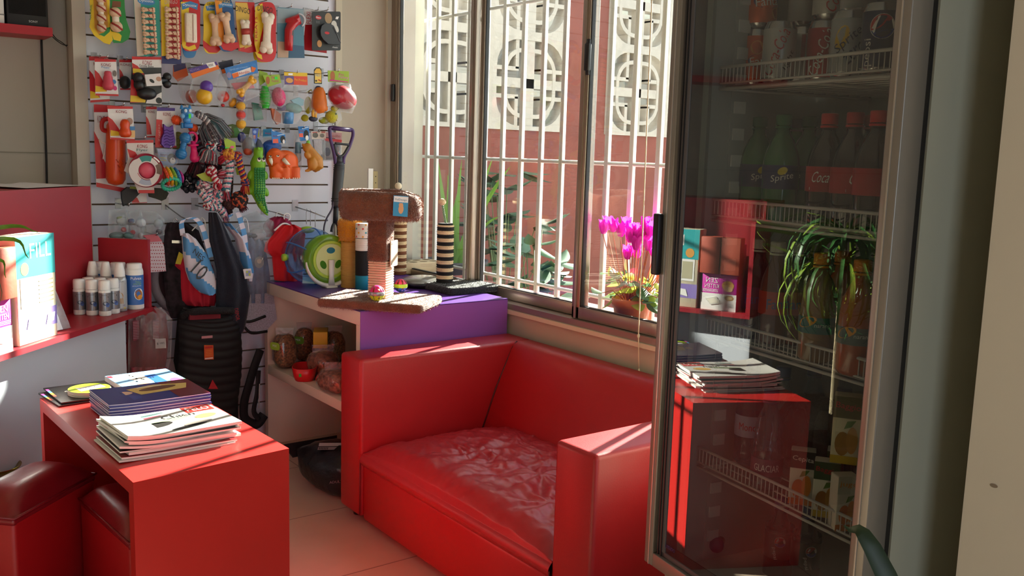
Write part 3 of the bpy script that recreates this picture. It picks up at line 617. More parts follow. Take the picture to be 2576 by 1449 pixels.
for i in range(9):
    t = .0042+.0012*(i % 3); b = MB(); curved(b, .285, .205, t, M(cols[i], .35), PAGE, .012 if i > 3 else .004)
    off = V((r.uniform(-.008, .008), r.uniform(-.008, .008), 0)); rz = ang0+r.uniform(-.07, .07)
    if i == 0: off = V((-.012, -.012, 0))
    f = frame((0, 0, t+.0004), (1, 0, 0), (0, 1, 0))
    if i == 8:
        b.rect(f, .06, .045, .135, .1, .0002, M('c3271f', .4)); b.txt('PELO', f, .097, .072, .06, .03, .0005, WHITE); b.txt('Chien', f, .03, .035, .085, .03, .0005, BLACK, .05)
        for x, y, rx, ry, c in ((-.05, -.02, .05, .022, '23211f'), (.0, .01, .06, .012, '7f8a72'), (-.06, .05, .06, .007, 'a4505e'), (.05, -.05, .04, .014, '77706a'), (-.09, .02, .03, .03, 'c9bfae'), (.09, 0, .03, .018, 'c79f52'), (.02, -.07, .05, .01, '3a3a3a'), (-.04, .075, .055, .006, '3f5c5a')): b.disc(f, x, y, rx, ry, .0002, M(c, .4), 14, .2)
    else:
        b.rect(f, -.13, -.09, .05, -.05, .0002, M('4a4a4a', .4)); b.rect(f, .06, .0, .13, .09, .0002, M('a04a3c', .4))
    b.solo('magazine', lab[i], 'magazine', (mc.x+off.x, mc.y+off.y, z), rz, 'magazines in the loose front pile'); z += t+.0006
# blue stack
q = [onZ(*p, TZ) for p in ((275, 1088), (552, 1044), (474, 985), (205, 1020))]; bc = sum(q, V())/4; d_ = q[1]-q[0]; ang1 = atan2(d_.y, d_.x)-.02; z = TZ
NB = 20; words = ['first', 'second', 'third', 'fourth', 'fifth', 'sixth', 'seventh', 'eighth', 'ninth', 'tenth', 'eleventh', 'twelfth', 'thirteenth', 'fourteenth', 'fifteenth', 'sixteenth', 'seventeenth', 'eighteenth', 'nineteenth', '']
for i in range(NB):
    t = .0024; b = MB(); curved(b, .275, .195, t, M('27357e' if i % 3 else '1f2a5c', .3), M('c2c9e4', .5) if i % 3 == 1 else M('2b3c8e', .4), .004)
    f = frame((0, 0, t+.0003), (1, 0, 0), (0, 1, 0))
    if i == NB-1:
        b.rect(f, .05, -.095, .137, .095, .0001, M('6d1c20', .3)); b.slab([(-.03, -.02), (.1, -.005), (.12, .05), (.03, .075), (-.05, .055)], f, .0001, .0002, M('d9b86a', .4)); b.disc(f, .03, .03, .055, .02, .0004, M('6f4a34', .4), 16, .15)
        b.disc(f, -.07, .015, .026, .02, .0003, M('e2b79a', .45)); b.disc(f, -.09, .02, .017, .022, .0005, M('2b2320', .5)); b.disc(f, -.085, -.04, .05, .03, .0002, M('3a4f9c', .35)); b.txt('VITA', f, -.1, .07, .06, .022, .0004, M('5a6fc0', .3)); b.rect(f, -.02, .055, .05, .06, .0004, WHITE); b.rect(f, .07, .07, .12, .073, .0004, M('b9a08a', .4))
    lb = 'top copy of the thick blue stack, showing a face and a brown coat' if i == NB-1 else 'thin blue magazine, %s from the bottom of the thick blue stack' % words[i]
    b.solo('magazine', lb, 'magazine', (bc.x+r.uniform(-.002, .002), bc.y+r.uniform(-.002, .002), z), ang1+r.uniform(-.006, .006), 'copies in the thick blue stack'); z += t+.0003
# blue booklet
q = [onZ(*p, TZ) for p in ((308, 1001), (469, 978), (436, 938), (280, 958))]; c = sum(q, V())/4; d_ = q[1]-q[0]; w, l = d_.length, (q[3]-q[0]).length
bk_ = thing('paperback_book', 'pale blue paperback with a dalmatian cover at the far end of the table', 'book', (c.x, c.y, TZ), atan2(d_.y, d_.x))
MB().b2((-w/2, -l/2, .001), (w/2-.002, l/2, .016), PAGE).done('pages', bk_); b = MB(); b.b2((-w/2, -l/2-.001, .016), (w/2, l/2, .0172), M('7fb0dc', .3)).b2((-w/2, -l/2-.001, 0), (w/2, l/2, .001), M('8d8fb0', .4)).b2((-w/2, -l/2-.002, 0), (w/2, -l/2-.001, .017), M('9ea0bd', .4))
f = frame((0, 0, .0174), (1, 0, 0), (0, 1, 0)); b.rect(f, -w/2, -l/2, w/2, -l*.22, 0, M('5c9a4a', .4)); b.disc(f, -w*.1, l*.2, w*.17, l*.22, .0003, WHITE); b.disc(f, -w*.02, l*.05, w*.2, l*.22, .0004, M('e4e2dc', .4)); b.disc(f, w*.36, -l*.25, w*.1, l*.16, .0004, M('c2569a', .4)); b.disc(f, -w*.18, -l*.3, w*.13, l*.13, .0004, M('9c7a68', .4)); b.rect(f, w*.02, -l/2, w*.2, l*.25, .0006, M('2f62b4', .35)); b.rect(f, -w*.49, l*.35, -w*.42, l*.46, .0005, M('c0303a', .4))
for k in range(9): b.disc(f, w*r.uniform(-.2, .12), l*r.uniform(-.05, .35), w*.014, l*.03, .0009, BLACK, 8)
b.txt('Perros', frame((0, -l/2-.002, 0), (1, 0, 0), (0, 0, 1)), -w*.05, .008, w*.34, .006, .0003, BLACK); b.done('cover', bk_)
# dark brochures and coasters
for i, (pp_, lb) in enumerate(((((135, 1026), (290, 1002), (262, 972), (106, 990)), 'black brochure underneath, its colour-bar corner peeking out'), (((140, 1022), (300, 1000), (280, 968), (118, 982)), 'black brochure on top, carrying the round lime coasters'))):
    q = [onZ(*p, TZ) for p in pp_]; c = sum(q, V())/4; d_ = q[1]-q[0]; w, l = d_.length, (q[3]-q[0]).length; b = MB(); b.b2((-w/2, -l/2, 0), (w/2, l/2, .005), M('141312', .3)); f = frame((0, 0, .0052), (1, 0, 0), (0, 1, 0))
    for k, cc in enumerate(('d8402a', 'e0b82a', '3a8ac0', 'c23a8a')): b.rect(f, -w/2, -l*.1+k*l*.12, -w/2+.008, -l*.1+(k+1)*l*.12, .0002, M(cc, .5))
    b.txt('Catalogo', f, -w*.12, l*.1, w*.3, None, .0002, M('b9b4aa', .4)); b.rect(f, w*.1, -l*.35, w*.4, -l*.2, .0002, M('6a4a2a', .4))
    b.solo('brochure', lb, 'brochure', (c.x, c.y, TZ+.0055*i), atan2(d_.y, d_.x), 'black brochures')
cc = onZ(225, 984, TZ+.016)
for i in range(6):
    b = MB(); b.lathe([(0, 0), (.058, 0), (.058, .0022), (0, .0022)], M('ded9cc', .6), 32)
    if i == 5:
        f = frame((0, 0, .0024), (1, 0, 0), (0, 1, 0)); b.disc(f, 0, 0, .058, .058, 0, M('a4c42a', .4), 32); b.slab([(-.036, -.02), (.04, -.02), (.046, .02), (-.03, .024)], f, .0002, .0004, M('e9ebe4', .4)); b.txt('CLINICA', f, .0, .006, .05, .008, .0008, M('4a4f4a', .5)); b.txt('VET', f, 0, -.008, .03, .008, .0008, M('4a4f4a', .5))
    b.solo('coaster', ['round coaster at the very bottom of the lime-topped stack', 'round coaster second from the bottom of the lime-topped stack', 'round coaster third from the bottom of the lime-topped stack', 'round coaster fourth from the bottom of the lime-topped stack', 'round coaster just under the lime top one', 'round lime green and white coaster on top of its stack'][i], 'coaster', (cc.x+r.uniform(-.0015, .0015), cc.y+r.uniform(-.0015, .0015), TZ+.011+.0024*i), .3, 'round coasters on the brochures')
# ================================================================== on the shelf unit
FUR = M('6e3d26', .95, bump=(180, .6), noise=(25, .3), sheen=.4); FURT = M('7d4a30', .95, noise=(60, .35), sheen=.5); SIS = M('d9b487', .85, bump=(200, .3)); KFUR = M('141213', .9, bump=(180, .6), sheen=.3)
def ropewound(mb, r, z0, z1, pitch, mats, square=False, n=28):
    k = int((z1-z0)/pitch)
    for i in range(k):
        z = z0+pitch*(i+.5); m = mats[i % len(mats)]
        mb.lathe([(r-pitch*.1, z-pitch*.5), (r+pitch*.32, z-pitch*.25), (r+pitch*.42, z), (r+pitch*.32, z+pitch*.25), (r-pitch*.1, z+pitch*.5)], m, n)
    return mb
# brown cat tree
P0, P1, P2 = onZ(812, 745, UH+.03), onZ(1042, 782, UH+.03), onZ(1105, 752, UH+.03)
bl, bw_ = (P1-P0), (P2-P1); ang = atan2(bw_.y, bw_.x); P3 = P0+bw_; cc = (P0+P1+P2+P3)/4
tr = thing('cat_tree', 'brown plush cat scratching tree with a basket top and square base', 'cat tree', (cc.x, cc.y, UH), ang); lw, ll = bw_.length*.92, bl.length*.88
b = MB(); b.box((0, 0, .017), (lw, ll, .034), FUR, .012, seg=3); b.fuzz(5000, .006, .0008, FURT, 2); b.done('base', tr)
def trl(px, py, Y): v = onY(px, py, Y)-V(tr.location); return MX.Rotation(-ang, 3, 'Z')@v
ptop = onY(960, 548, cc.y-.01); pc_ = trl(958, 640, cc.y-.01); ph = ptop.z-UH; pw = .046
b = MB(); b.box((pc_.x, pc_.y, (ph+.17)/2), (pw*2, pw*1.6, ph-.17), FUR, .012, seg=3); b.fuzz(3500, .006, .0008, FURT, 3); b.done('plush_post', tr)
b = MB(); k = 9
for i in range(15): b.box((pc_.x+.004, pc_.y, .038+.0092*i), (pw*1.9, pw*1.55, .0088), M('dcb79c', .85, bump=(220, .3)), .004)
b.done('sisal_wrap', tr)
sx = onY(951, 587, cc.y-.06); sx2 = onY(993, 680, cc.y-.06)
b = MB(); f = frame((pc_.x+.012, pc_.y-pw*.8-.006, 0), (1, 0, 0), (0, 0, 1)); z0, z1 = .150, .245
b.slab(rrect(.004, (z0+z1)/2, .036, (z1-z0)/2, .006, 4), f, 0, .004, M('c8ae92', .6)); 
for i in range(22): b.rect(f, -.026, z0+.008+i*.0036, .036, z0+.0098+i*.0036, .0046, M('b39678', .8))
for z in (z0+.01, z1-.01): b.disc(f, -.024, z, .003, .003, .0052, BLACK, 10)
b.done('scratch_pad', tr)
t0, t1 = trl(846, 520, cc.y-.02), trl(1056, 540, cc.y-.02); zb, zt = ph-.004, onY(950, 478, cc.y).z-UH; tw = (t1.x-t0.x)
b = MB(); hx, hy = .149, .115; brz = -.5-ang
def bask(r_, zz): return [V((hx*(abs(cos(a))**.5*(1 if cos(a) > 0 else -1))*r_, hy*(abs(sin(a))**.62*(1 if sin(a) > 0 else -1))*r_, zz)) for a in [2*pi*i/48 for i in range(49)]]
hh = zt-zb; prof = [(.0, zb), (.86, zb), (.97, zb+hh*.12), (1, zb+hh*.5), (.985, zb+hh*.88), (.93, zb+hh), (.86, zb+hh*.98), (.8, zb+hh*.8), (.78, zb+hh*.3), (0, zb+hh*.22)]
rows = [bask(r_, zz) for r_, zz in prof]
for row in rows:
    for v in row:
        tq = max(0, v.x/hx-.35); v.z = zb+(v.z-zb)*(1-.62*tq*tq)+.004*NZ.noise(v*30)
b.grid(rows, FUR); b.fuzz(11000, .008, .0009, FURT, 5); o = b.done('basket', tr); o.location = (pc_.x, pc_.y, 0); o.rotation_euler = (0, 0, brz)
b = MB(); f = frame((.040, -hy-.009, zb+hh*.2), (1, 0, -.06), (0.06, 0, 1)); b.slab([(0, 0), (.052, 0), (.05, .072), (-.002, .072)], f, 0, .0015, M('2f93c4', .4)); b.rect(f, 0, .05, .05, .07, .0018, M('e6eef0', .4)); b.txt('FelDesign', f, .025, .058, .04, .009, .0021, M('3a7f9c', .4)); b.disc(f, .027, .026, .009, .017, .0021, M('d8a878', .6)); b.disc(f, .026, .04, .008, .007, .0024, M('d8a878', .6)); b.txt('^ ^', f, .026, .047, .013, .004, .0024, M('d8a878', .6)); o = b.done('price_tag', tr); o.location = (pc_.x, pc_.y, 0); o.rotation_euler = (0, 0, brz)
# striped posts
def post(name, label, px, pytop, pybot, Y, r_, mats, base=None, ball=None, cat='scratching post'):
    p = onY(px, pybot, Y); zb = UH; zt = onY(px, pytop, Y).z; t = thing(name, label, cat, (p.x, Y, zb)); z0 = .03 if base else 0
    b = MB(); b.lathe([(0, z0), (r_*.93, z0), (r_*.93, zt-zb), (0, zt-zb)], mats[0], 24); ropewound(b, r_, z0, zt-zb, .0078, mats); b.fuzz(1500, .005, .0006, mats[0], 8); b.done('sisal_post', t)
    if base: b = MB(); b.box((base[2], base[3], .015), (base[0], base[1], .03), base[4], .01); b.fuzz(5000, .006, .0008, base[4], 6); b.done('base', t)
    if ball:
        bp = onY(ball[0], ball[1], Y)-V(t.location); s = MB(); top = V((0, 0, zt-zb)); n = 60
        s.tube([top+(bp-top)*(i/n)+V((.0045*cos(i*1.5), .0045*sin(i*1.5), 0)) for i in range(n+1)], .0011, M('6f6f70', .3, 1), 5, caps=False); s.done('spring', t); s = MB(); s.sph(bp, (.0165, .0165, .0145), M('e0c79c', .8, bump=(200, .3)), 20, 12, None, lambda q: 1+.05*NZ.noise(q*3)); s.done('ball', t)
    return t
KST = M('1a1716', .9, bump=(260, .4)); BST = M('7c4a2c', .9, bump=(260, .4)); SST = M('e4c79a', .85, bump=(260, .3))
Yk = onZ(1115, 728, UH).y
post('scratching_post', 'black and cream striped scratching post with a spring ball on a black plush base', 1118, 562, 728, Yk, .033, [KST, KST, SST, SST], (.25, .21, .05, -.055, KFUR), (1112, 508))
Yb = onZ(1003, 690, UH).y-.0
post('scratching_post', 'brown and cream striped scratching post behind the brown cat tree', 1003, 545, 690, Yb, .033, [BST, BST, SST, SST], None, None)
sb = onY(1002, 468, Yb); b = MB(); 
t = [o for o in bpy.data.objects if o.get('label', '').startswith('brown and cream')][0]; bp = sb-V(t.location); s = MB(); s.tube([(0, 0, .24), bp], .0018, M('6f6f70', .3, 1), 6); s.done('spring', t); s = MB(); s.sph(bp, .0165, M('e6d6b6', .8), 18, 12); s.done('ball', t)
# yellow plush post, star-print post
p = onZ(880, 722, UH); t = thing('scratching_post', 'yellow plush scratching post with a pink feather, left of the brown post', 'scratching post', (p.x, p.y, UH)); zt = onY(880, 552, p.y).z-UH; z1 = onY(880, 604, p.y).z-UH; YEL = M('e8a41c', .9, bump=(150, .6), sheen=.4)
ropewound(MB(), .036, 0, z1, .006, [M('c79a4e', .85)]).done('sisal_post', t); b = MB(); b.lathe([(0, z1-.002), (.044, z1), (.046, zt-.01), (.04, zt), (0, zt)], YEL, 26); b.fuzz(4000, .009, .001, YEL, 3); b.done('plush_cap', t); b = MB(); b.tube([(.01, -.043, z1-.002), (.014, -.046, z1-.03), (.022, -.044, z1-.06)], [.002, .006, .002], M('e030b0', .8), 8); b.fuzz(400, .006, .0008, M('e030b0', .8), 2); b.done('pink_feather', t)
p = onZ(912, 728, UH); t = thing('scratching_post', 'slim post with star-print top, white rope, black and turquoise bands, behind the cat tree', 'scratching post', (p.x, p.y, UH)); zz = [onY(912, y, p.y).z-UH for y in (727, 692, 630, 598, 562)]
MB().lathe([(0, 0), (.03, 0), (.03, zz[1])], M('1c93a4', .7), 22).done('turquoise_band', t); MB().lathe([(.0302, zz[1]), (.0302, zz[2])], M('171614', .9), 22).done('black_band', t); ropewound(MB(), .029, zz[2], zz[3], .005, [M('ece6da', .8)]).done('white_rope', t)
b = MB(); b.lathe([(.031, zz[3]), (.031, zz[4]), (0, zz[4])], M('ece4da', .8), 22); R = .0312
def cyl(x, y, h=0): return V(((R+h)*sin(x/R), -(R+h)*cos(x/R), y))
for i in range(16):
    x, y = -.045+.03*(i % 4)+.012*((i//4) % 2), zz[3]+.006+(zz[4]-zz[3]-.01)*(i//4)/3; st_ = [((.006 if k % 2 else .0026)*cos(k*pi/5), y+(.006 if k % 2 else .0026)*sin(k*pi/5)) for k in range(10)]; b.poly([(x+a, c_) for a, c_ in st_], cyl, .0005, M(['d0342c', 'e0a52a', '2f9aa8'][i % 3], .7))
b.done('star_print_cap', t)
# hamster ball set
hb = onZ(790, 715, UH); hc = onY(785, 648, hb.y); hc.z = UH+.12; R1 = .118
t = thing('hamster_ball', 'clear blue hamster ball with a lime green wheel on a white stand', 'hamster ball', (hc.x, hb.y, UH)); cz = R1+.002
b = MB(); b.sph((0, 0, cz), R1, THIN('bcd8f4', 1.5, .03, .05, '9cc4ee'), 36, 22, MX.Rotation(.5, 3, 'Z')); b.done('ball_shell', t)
b = MB()
for a in (.4, 1.5, 2.6, 3.7, 4.8, 5.9):
    pts = [V((R1*1.004*cos(a)*cos(e_), R1*1.004*sin(a)*0+R1*1.004*sin(e_)*.0, 0)) for e_ in (0,)]
    b.tube([V((R1*1.003*sin(th)*cos(a), -R1*1.003*cos(th), cz+R1*1.003*sin(th)*sin(a))) for th in [.5+1.5*i/10 for i in range(11)]], .0035, THIN('8cc0f0', 1.5, .05, .35, '6aa8ea'), 6)
b.lathe([(R1*1.01, -.004), (R1*1.01, .004)], THIN('7ab0ea', 1.5, .05, .4, '4a86d8'), 40, (0, 0, cz), MX.Rotation(pi/2, 3, 'X')); b.done('ribs', t)
wc = onY(826, 652, hb.y-.1)-V(t.location); WR = .1; GRN = THIN('b8e04a', 1.5, .05, .35, '9ad02a'); LIME = M('a8c832', .4)
b = MB(); RX = MX.Rotation(pi/2, 3, 'X'); wy = -.09
b.lathe([(WR, -.03), (WR+.004, 0), (WR, .028), (WR*.94, .034), (WR*.78, .03)], GRN, 44, (wc.x, wy, wc.z), RX); b.done('wheel_rim', t)
b = MB(); fw_ = frame((wc.x, wy-.03, wc.z), (1, 0, 0), (0, 0, 1))
ring(b, rrect(0, 0, WR*.78, WR*.78, WR*.77, 10), rrect(0, 0, WR*.66, WR*.66, WR*.65, 10), fw_, 0, .003, LIME); PG = M('c9d88a', .35); hub = WR*.67
import math as _m
n = 60; outer = [(hub*cos(2*pi*i/n), hub*sin(2*pi*i/n)) for i in range(n)]
for k in range(3):
    a0 = pi/2+k*2*pi/3; b.disc(fw_, hub*.58*cos(a0), hub*.58*sin(a0), .019, .013, .0036, THIN('3aa0c0', 1.4, .1, .55, '2f8fa8') if k == 0 else THIN('58a83a', 1.4, .1, .5, '5aa030'), 20, a0-pi/2)
b.poly(outer, fw_, .003, PG); b.done('wheel_face', t)
b = MB(); SW = M('e2dfd8', .4); yb = wy-.04
b.tube([(wc.x, yb, wc.z), (wc.x, yb, wc.z-WR*.7), (wc.x, yb, wc.z-WR*1.05)], [.013, .011, .015], SW, 14, flat=.6, up=(1, 0, 0)); pts = [V((wc.x+WR*1.07*cos(a), yb+.012, wc.z+WR*1.07*sin(a))) for a in [pi*1.02+pi*.96*i/24 for i in range(25)]]
b.tube(pts, [.003+.0065*sin(pi*i/24) for i in range(25)], SW, 10, flat=1.6); b.box((wc.x, yb+.02, .004), (.05, .06, .008), SW, .003); b.done('stand', t)
b = MB(); b.lathe([(0, -.010), (.014, -.010), (.016, 0), (.012, .012), (0, .012)], LIME, 18, (-R1-.004, 0, cz+.0), MX.Rotation(pi/2, 3, 'Y')); b.done('plug', t)
b = MB(); b.slab([(-.07, -.03), (.0, -.045), (.03, -.01), (-.05, .015)], frame((-.0, -.03, .03), (1, 0, 0), (0, .9, .45)), 0, .0006, M('dfe6ea', .6)); b.done('leaflet', t)
# jingle balls
def jball(px, py, Y, zc, r_, cols, label):
    p = onY(px, py, Y); t = thing('slotted_ball', label, 'cat toy', (p.x, Y, zc-r_), .2, 'slotted plastic cat balls'); b = MB()
    def half(mb, s, m):
        for k in range(8):
            a0 = 2*pi*k/8; rows = []
            for j in range(7):
                th = (.12+.36*j/6)*pi; w = .39*(.62+.38*abs((j-3)/3)**2); rows.append([V((r_*sin(th)*cos(a0+w*q), r_*sin(th)*sin(a0+w*q), r_+s*r_*cos(th))) for q in (-1, -.3, .3, 1)])
            mb.grid(rows, m)
        mb.lathe([(0, r_+s*r_), (r_*.2, r_+s*r_*.98), (r_*.4, r_+s*r_*.915)], m, 18); return mb
    half(MB(), 1, M(cols[0], .35)).done('upper_half', t); half(MB(), -1, M(cols[1], .35)).done('lower_half', t); MB().lathe([(r_*.99, r_-.007), (r_*1.04, r_-.004), (r_*1.04, r_+.004), (r_*.99, r_+.007)], M(cols[2], .3, .5 if cols[2] == '9a9a9e' else 0), 26).done('belt', t); MB().sph((0, 0, r_), r_*.62, M(cols[3], .5), 14, 10).done('bell', t)
g = onZ(948, 757, UH+.034); jball(948, 730, g.y, UH+.034+.0285, .0285, ('e0307a', 'b9d42a', '9a9a9e', 'd8702a'), 'pink and lime slotted ball with a silver belt on the cat tree base')
g = onZ(1008, 735, UH+.034); jball(1008, 711, g.y, UH+.034+.026, .026, ('d83a5a', '2f4fb0', 'a8d02a', 'e06030'), 'blue and pink slotted ball with a lime belt behind the cat tree post')
# clear domed tray and board with holes
p = onZ(1068, 722, UH); t = thing('domed_tray', 'black plastic tray with a clear dome lid between the two scratching posts', 'tray', (p.x, p.y+.02, UH), .1)
MB().lathe([(0, 0), (.078, 0), (.092, .018), (.088, .022), (0, .014)], M('141414', .35), 36).done('tray', t); MB().lathe([(.092, .022), (.095, .024), (.08, .034), (.05, .044), (.02, .047), (0, .0475)], THIN('f4f4f2', 1.55, .04, .1, 'cfc8bc'), 36).done('dome_lid', t)
p = onZ(1045, 690, UH); t = thing('board_with_holes', 'pale wooden board with round holes lying behind the domed tray', 'cat toy', (p.x+.05, p.y+.09, UH), .05); b = MB(); b.box((0, 0, .025), (.24, .13, .05), M('cdb590', .6), .003); f = frame((0, 0, .0502), (1, 0, 0), (0, 1, 0))
for i in range(4):
    for j in range(2): b.disc(f, -.085+.057*i, -.03+.06*j, .019, .019, 0, M('6d5638', .8), 20)
b.done('board', t)
# ---- inside the unit
def pill(mb, c, s, mat, seed=0, n=14, amp=.12, rot=0):
    k0 = len(mb.v); mb.sph((0, 0, 0), 1, mat, 24, 14, None, lambda q: 1+amp*NZ.noise(q*2.3+V((seed, seed, 0)))+.05*NZ.noise(q*7+V((seed, 0, 0))))
    R = MX.Rotation(rot, 3, 'Z')
    for i in range(k0, len(mb.v)):
        v = V(mb.v[i]); v = V([abs(a)**.72*(1 if a > 0 else -1) for a in v]); v = R@V((v.x*s[0], v.y*s[1], v.z*s[2])); mb.v[i] = tuple(V(c)+v)
    return mb
KIB = M('8a5a34', .8, bump=(110, 1), noise=(110, .75)); KIB2 = M('96744c', .8, bump=(110, 1), noise=(110, .75)); CLAY = M('9a5f4a', .7, bump=(70, 1), noise=(60, .7))
def foodbag(px, py, s, m, label, lab=None, rot=0, seed=0):
    p = onZ(px, py, SZ); t = thing('pet_food_bag', label, 'food bag', (p.x, p.y, SZ), rot, 'clear bags of pet food on the cream shelf'); pill(MB(), (0, 0, s[2]), (s[0]*.94, s[1]*.94, s[2]*.97), m, seed).done('kibble', t); b = MB(); pill(b, (0, 0, s[2]), s, BLIST, seed)
    b.slab([(-s[0]*.7, 0), (s[0]*.7, 0), (s[0]*.8, .03), (-s[0]*.75, .032)], frame((0, 0, s[2]*1.93), (cos(-.5), sin(-.5), 0), (0, 0, 1)), -.001, .001, FILM); b.done('bag', t)
    if lab: b = MB(); f = frame((-s[0]*.97, -s[1]*.3, s[2]*1.2), (.35, -.94, 0), (0, 0, 1)); b.slab(rrect(0, .012, .028, .016, .012, 5), f, 0, .002, M(lab, .5)); b.txt('MIX', f, 0, .014, .024, None, .0024, WHITE); b.done('label', t)
foodbag(716, 925, (.05, .05, .075), KIB, 'bag of brown kibble with a green label, leftmost on the cream shelf', '9ac03a', 0, 1); foodbag(765, 908, (.045, .04, .075), KIB, 'dark bag of kibble with a green tag behind the red bowl', '6a9a2a', .3, 2)
foodbag(812, 942, (.06, .07, .05), CLAY, 'lumpy bag of reddish biscuits behind the red bowl', None, .2, 4); foodbag(850, 985, (.07, .085, .045), CLAY, 'lumpy bag of reddish biscuits nearest the sofa arm', None, .1, 6); foodbag(838, 918, (.05, .05, .075), KIB2, 'bag of pale mix with red and green print at the back of the shelf', None, .2, 9)
p = onZ(822, 940, SZ); q = MB(); q.box((.02, .10, .135), (.11, .06, .07), M('d9b22a', .5), .002, 1.1); f = frame((-.02, .07, .135), (.45, -.89, 0), (0, 0, 1)); q.solo('treat_box', 'yellow treat box on top of the bags at the back of the cream shelf', 'box', (p.x, p.y, SZ))
p = onZ(770, 958, SZ); t = thing('pet_bowl', 'red plastic oval bowl with a small green sticker at the front of the cream shelf', 'bowl', (p.x+.01, p.y+.035, SZ), pi/2-.5); RB = M('d01c22', .35); b = MB()
def ov(a, b_, z): return [V((a*abs(cos(t_))**.7*(1 if cos(t_) > 0 else -1), b_*abs(sin(t_))**.7*(1 if sin(t_) > 0 else -1), z)) for t_ in [2*pi*i/32 for i in range(33)]]
b.grid([ov(0, 0, .001), ov(.058, .038, .001), ov(.066, .045, .02), ov(.075, .05, .055), ov(.072, .047, .056), ov(.062, .04, .015), ov(0, 0, .01)], RB); b.done('bowl', t); b = MB(); b.rect(frame((-.068, .012, .03), (.1, -1, 0), (-.15, 0, 1)), -.006, -.006, .004, .008, .001, M('3fae3a', .5)); b.done('sticker', t)
# black bag on the floor
p = onZ(805, 1240, 0); t = thing('pet_food_bag', 'black glossy pet food sack slumped on the floor beside the sofa', 'food bag', (1.565, 3.165, 0), .12); BB = M('141216', .28, bump=(25, .5)); b = MB(); pill(b, (0, 0, .085), (.115, .19, .085), BB, 3, amp=.2); b.slab([(-.1, 0), (.1, 0), (.12, .05), (-.12, .06)], frame((0, .16, .1), (1, 0, 0), (0, .6, .7)), -.004, .004, BB); b.done('sack', t)
b = MB(); f = frame((-.03, -.02, .165), (.8, -.6, 0), (.6, .75, .1)); b.rect(f, -.06, -.015, .07, .05, .004, M('2a272c', .5)); b.rect(f, -.06, .02, .07, .05, .0045, M('b9b6b8', .5)); b.rect(f, -.06, -.015, .07, .012, .0045, M('8f8a8e', .5)); b.rect(f, .03, .04, .07, .048, .005, M('c0304a', .5))
for k in range(6): b.rect(f, -.055+k*.006, -.012, -.052+k*.006, .008, .005, BLACK)
b.done('label', t); b = MB(); b.txt('ADULTO', frame((-.09, -.14, .085), (.75, -.6, .1), (.1, .2, .95)), 0, .0, .06, .009, .012, M('6c666a', .5)); b.done('printed_name', t)
# ================================================================== slatwall and hanging goods
YS = 3.93
sl = thing('slatwall_panel', 'white slatted display panel with brown grooves covering the back wall', 'display panel', (1.43, YS, 0))
SXL, SXR = onY(222, 300, YS).x, onY(826, 300, YS).x
def sloc4(o): o.location = -V(sl.location); return o
b = MB(); pz = .0812; z0 = 1.0555; k0 = -13
sloc4(MB().b2((SXL, YS+.012, 0), (SXR, YW-.001, 2.6), M('6d5138', .7)).done('grooved_backing', sl))
SW_ = M('dadae4', .38)
for k in range(k0, 19): b.b2((SXL, YS, z0+pz*k+.0035), (SXR, YS+.013, z0+pz*(k+1)-.0035), SW_)
sloc4(b.done('slats', sl))
EDG = M('c4b8a2', .6)
sloc4(MB().b2((SXL-.048, YS-.012, 0), (SXL-.001, YW, 2.6), M('c9c1b2', .6)).done('edge_board', sl)); sloc4(MB().b2((SXR+.001, YS+.004, 0), (SXR+.032, YW, 2.6), M('dedcea', .5)).b2((SXR+.032, YS-.01, 0), (SXR+.062, YW, 2.6), EDG).done('edge_board', sl))
class Prod:
    """goods hung on the panel; outlines are traced on the vertical plane they hang in"""
    def __init__(s, name, label, cat, px, py, Y, group=None, root=True):
        s.o = onY(px, py, Y); s.Y = Y; s.s = (onY(px+10, py, Y)-s.o).length/10; s.name = name
        s.t = thing(name, label, cat, s.o, 0, group) if root else None; s.n = 0
    def q(s, px, py): v = onY(px, py, s.Y)-s.o; return (v.x, v.z)
    def Q(s, px, py, d=0): x, z = s.q(px, py); return V((x, -d, z))
    def L(s, pts): return [s.q(*p) for p in pts]
    def card(s, name, pts, mat, d=0, t=.0016, deco=None):
        b = MB(); b.slab(s.L(pts), FR, d-t, d, mat); s.b = b; s.d = d+.0004
        if deco: deco(s)
        return b.done(name, s.t)
    def poly(s, pts, mat): s.b.poly(s.L(pts), FR, s.d, mat); s.d += .0004; return s
    def dot(s, px, py, rx, ry, mat, rot=0): x, z = s.q(px, py); s.b.disc(FR, x, z, rx*s.s, ry*s.s, s.d, mat, 16, rot); s.d += .0004; return s
    def txt(s, t, px, py, w, h, mat, rot=0, shear=0): x, z = s.q(px, py); s.b.txt(t, FR, x, z, w*s.s, h*s.s if h else None, s.d, mat, rot, shear); s.d += .0004; return s
    def mesh(s, name, b): return b.done(name, s.t)
    def ball(s, name, px, py, rx, ry, mat, d=.01, rd=None, rot=0, fn=None):
        b = MB(); b.sph(s.Q(px, py, d), (rx*s.s, (rd or min(rx, ry))*s.s, ry*s.s), mat, 20, 12, MX.Rotation(rot, 3, 'Y'), fn); return b.done(name, s.t)
    def bag(s, pts, d=.02, mat=None, name='clear_bag', bulge=.018):
        """pillow of clear film with the traced outline"""
        P = s.L(pts); cx = sum(p[0] for p in P)/len(P); cz = sum(p[1] for p in P)/len(P); b = MB(); n = len(P); R = 5; rows = []
        for sgn in (1, -1):
            rows = []
            for k in range(R+1):
                f = k/R; h = bulge*(1-f**2.5)
                rows.append([V((cx+(x-cx)*f, -(d+sgn*h+.004*NZ.noise(V((x*60, z*60, k+sgn)))*(1 if k < R else 0)), cz+(z-cz)*f)) for x, z in P+P[:1]])
            b.grid(rows, mat or FILM)
        return b.done(name, s.t)
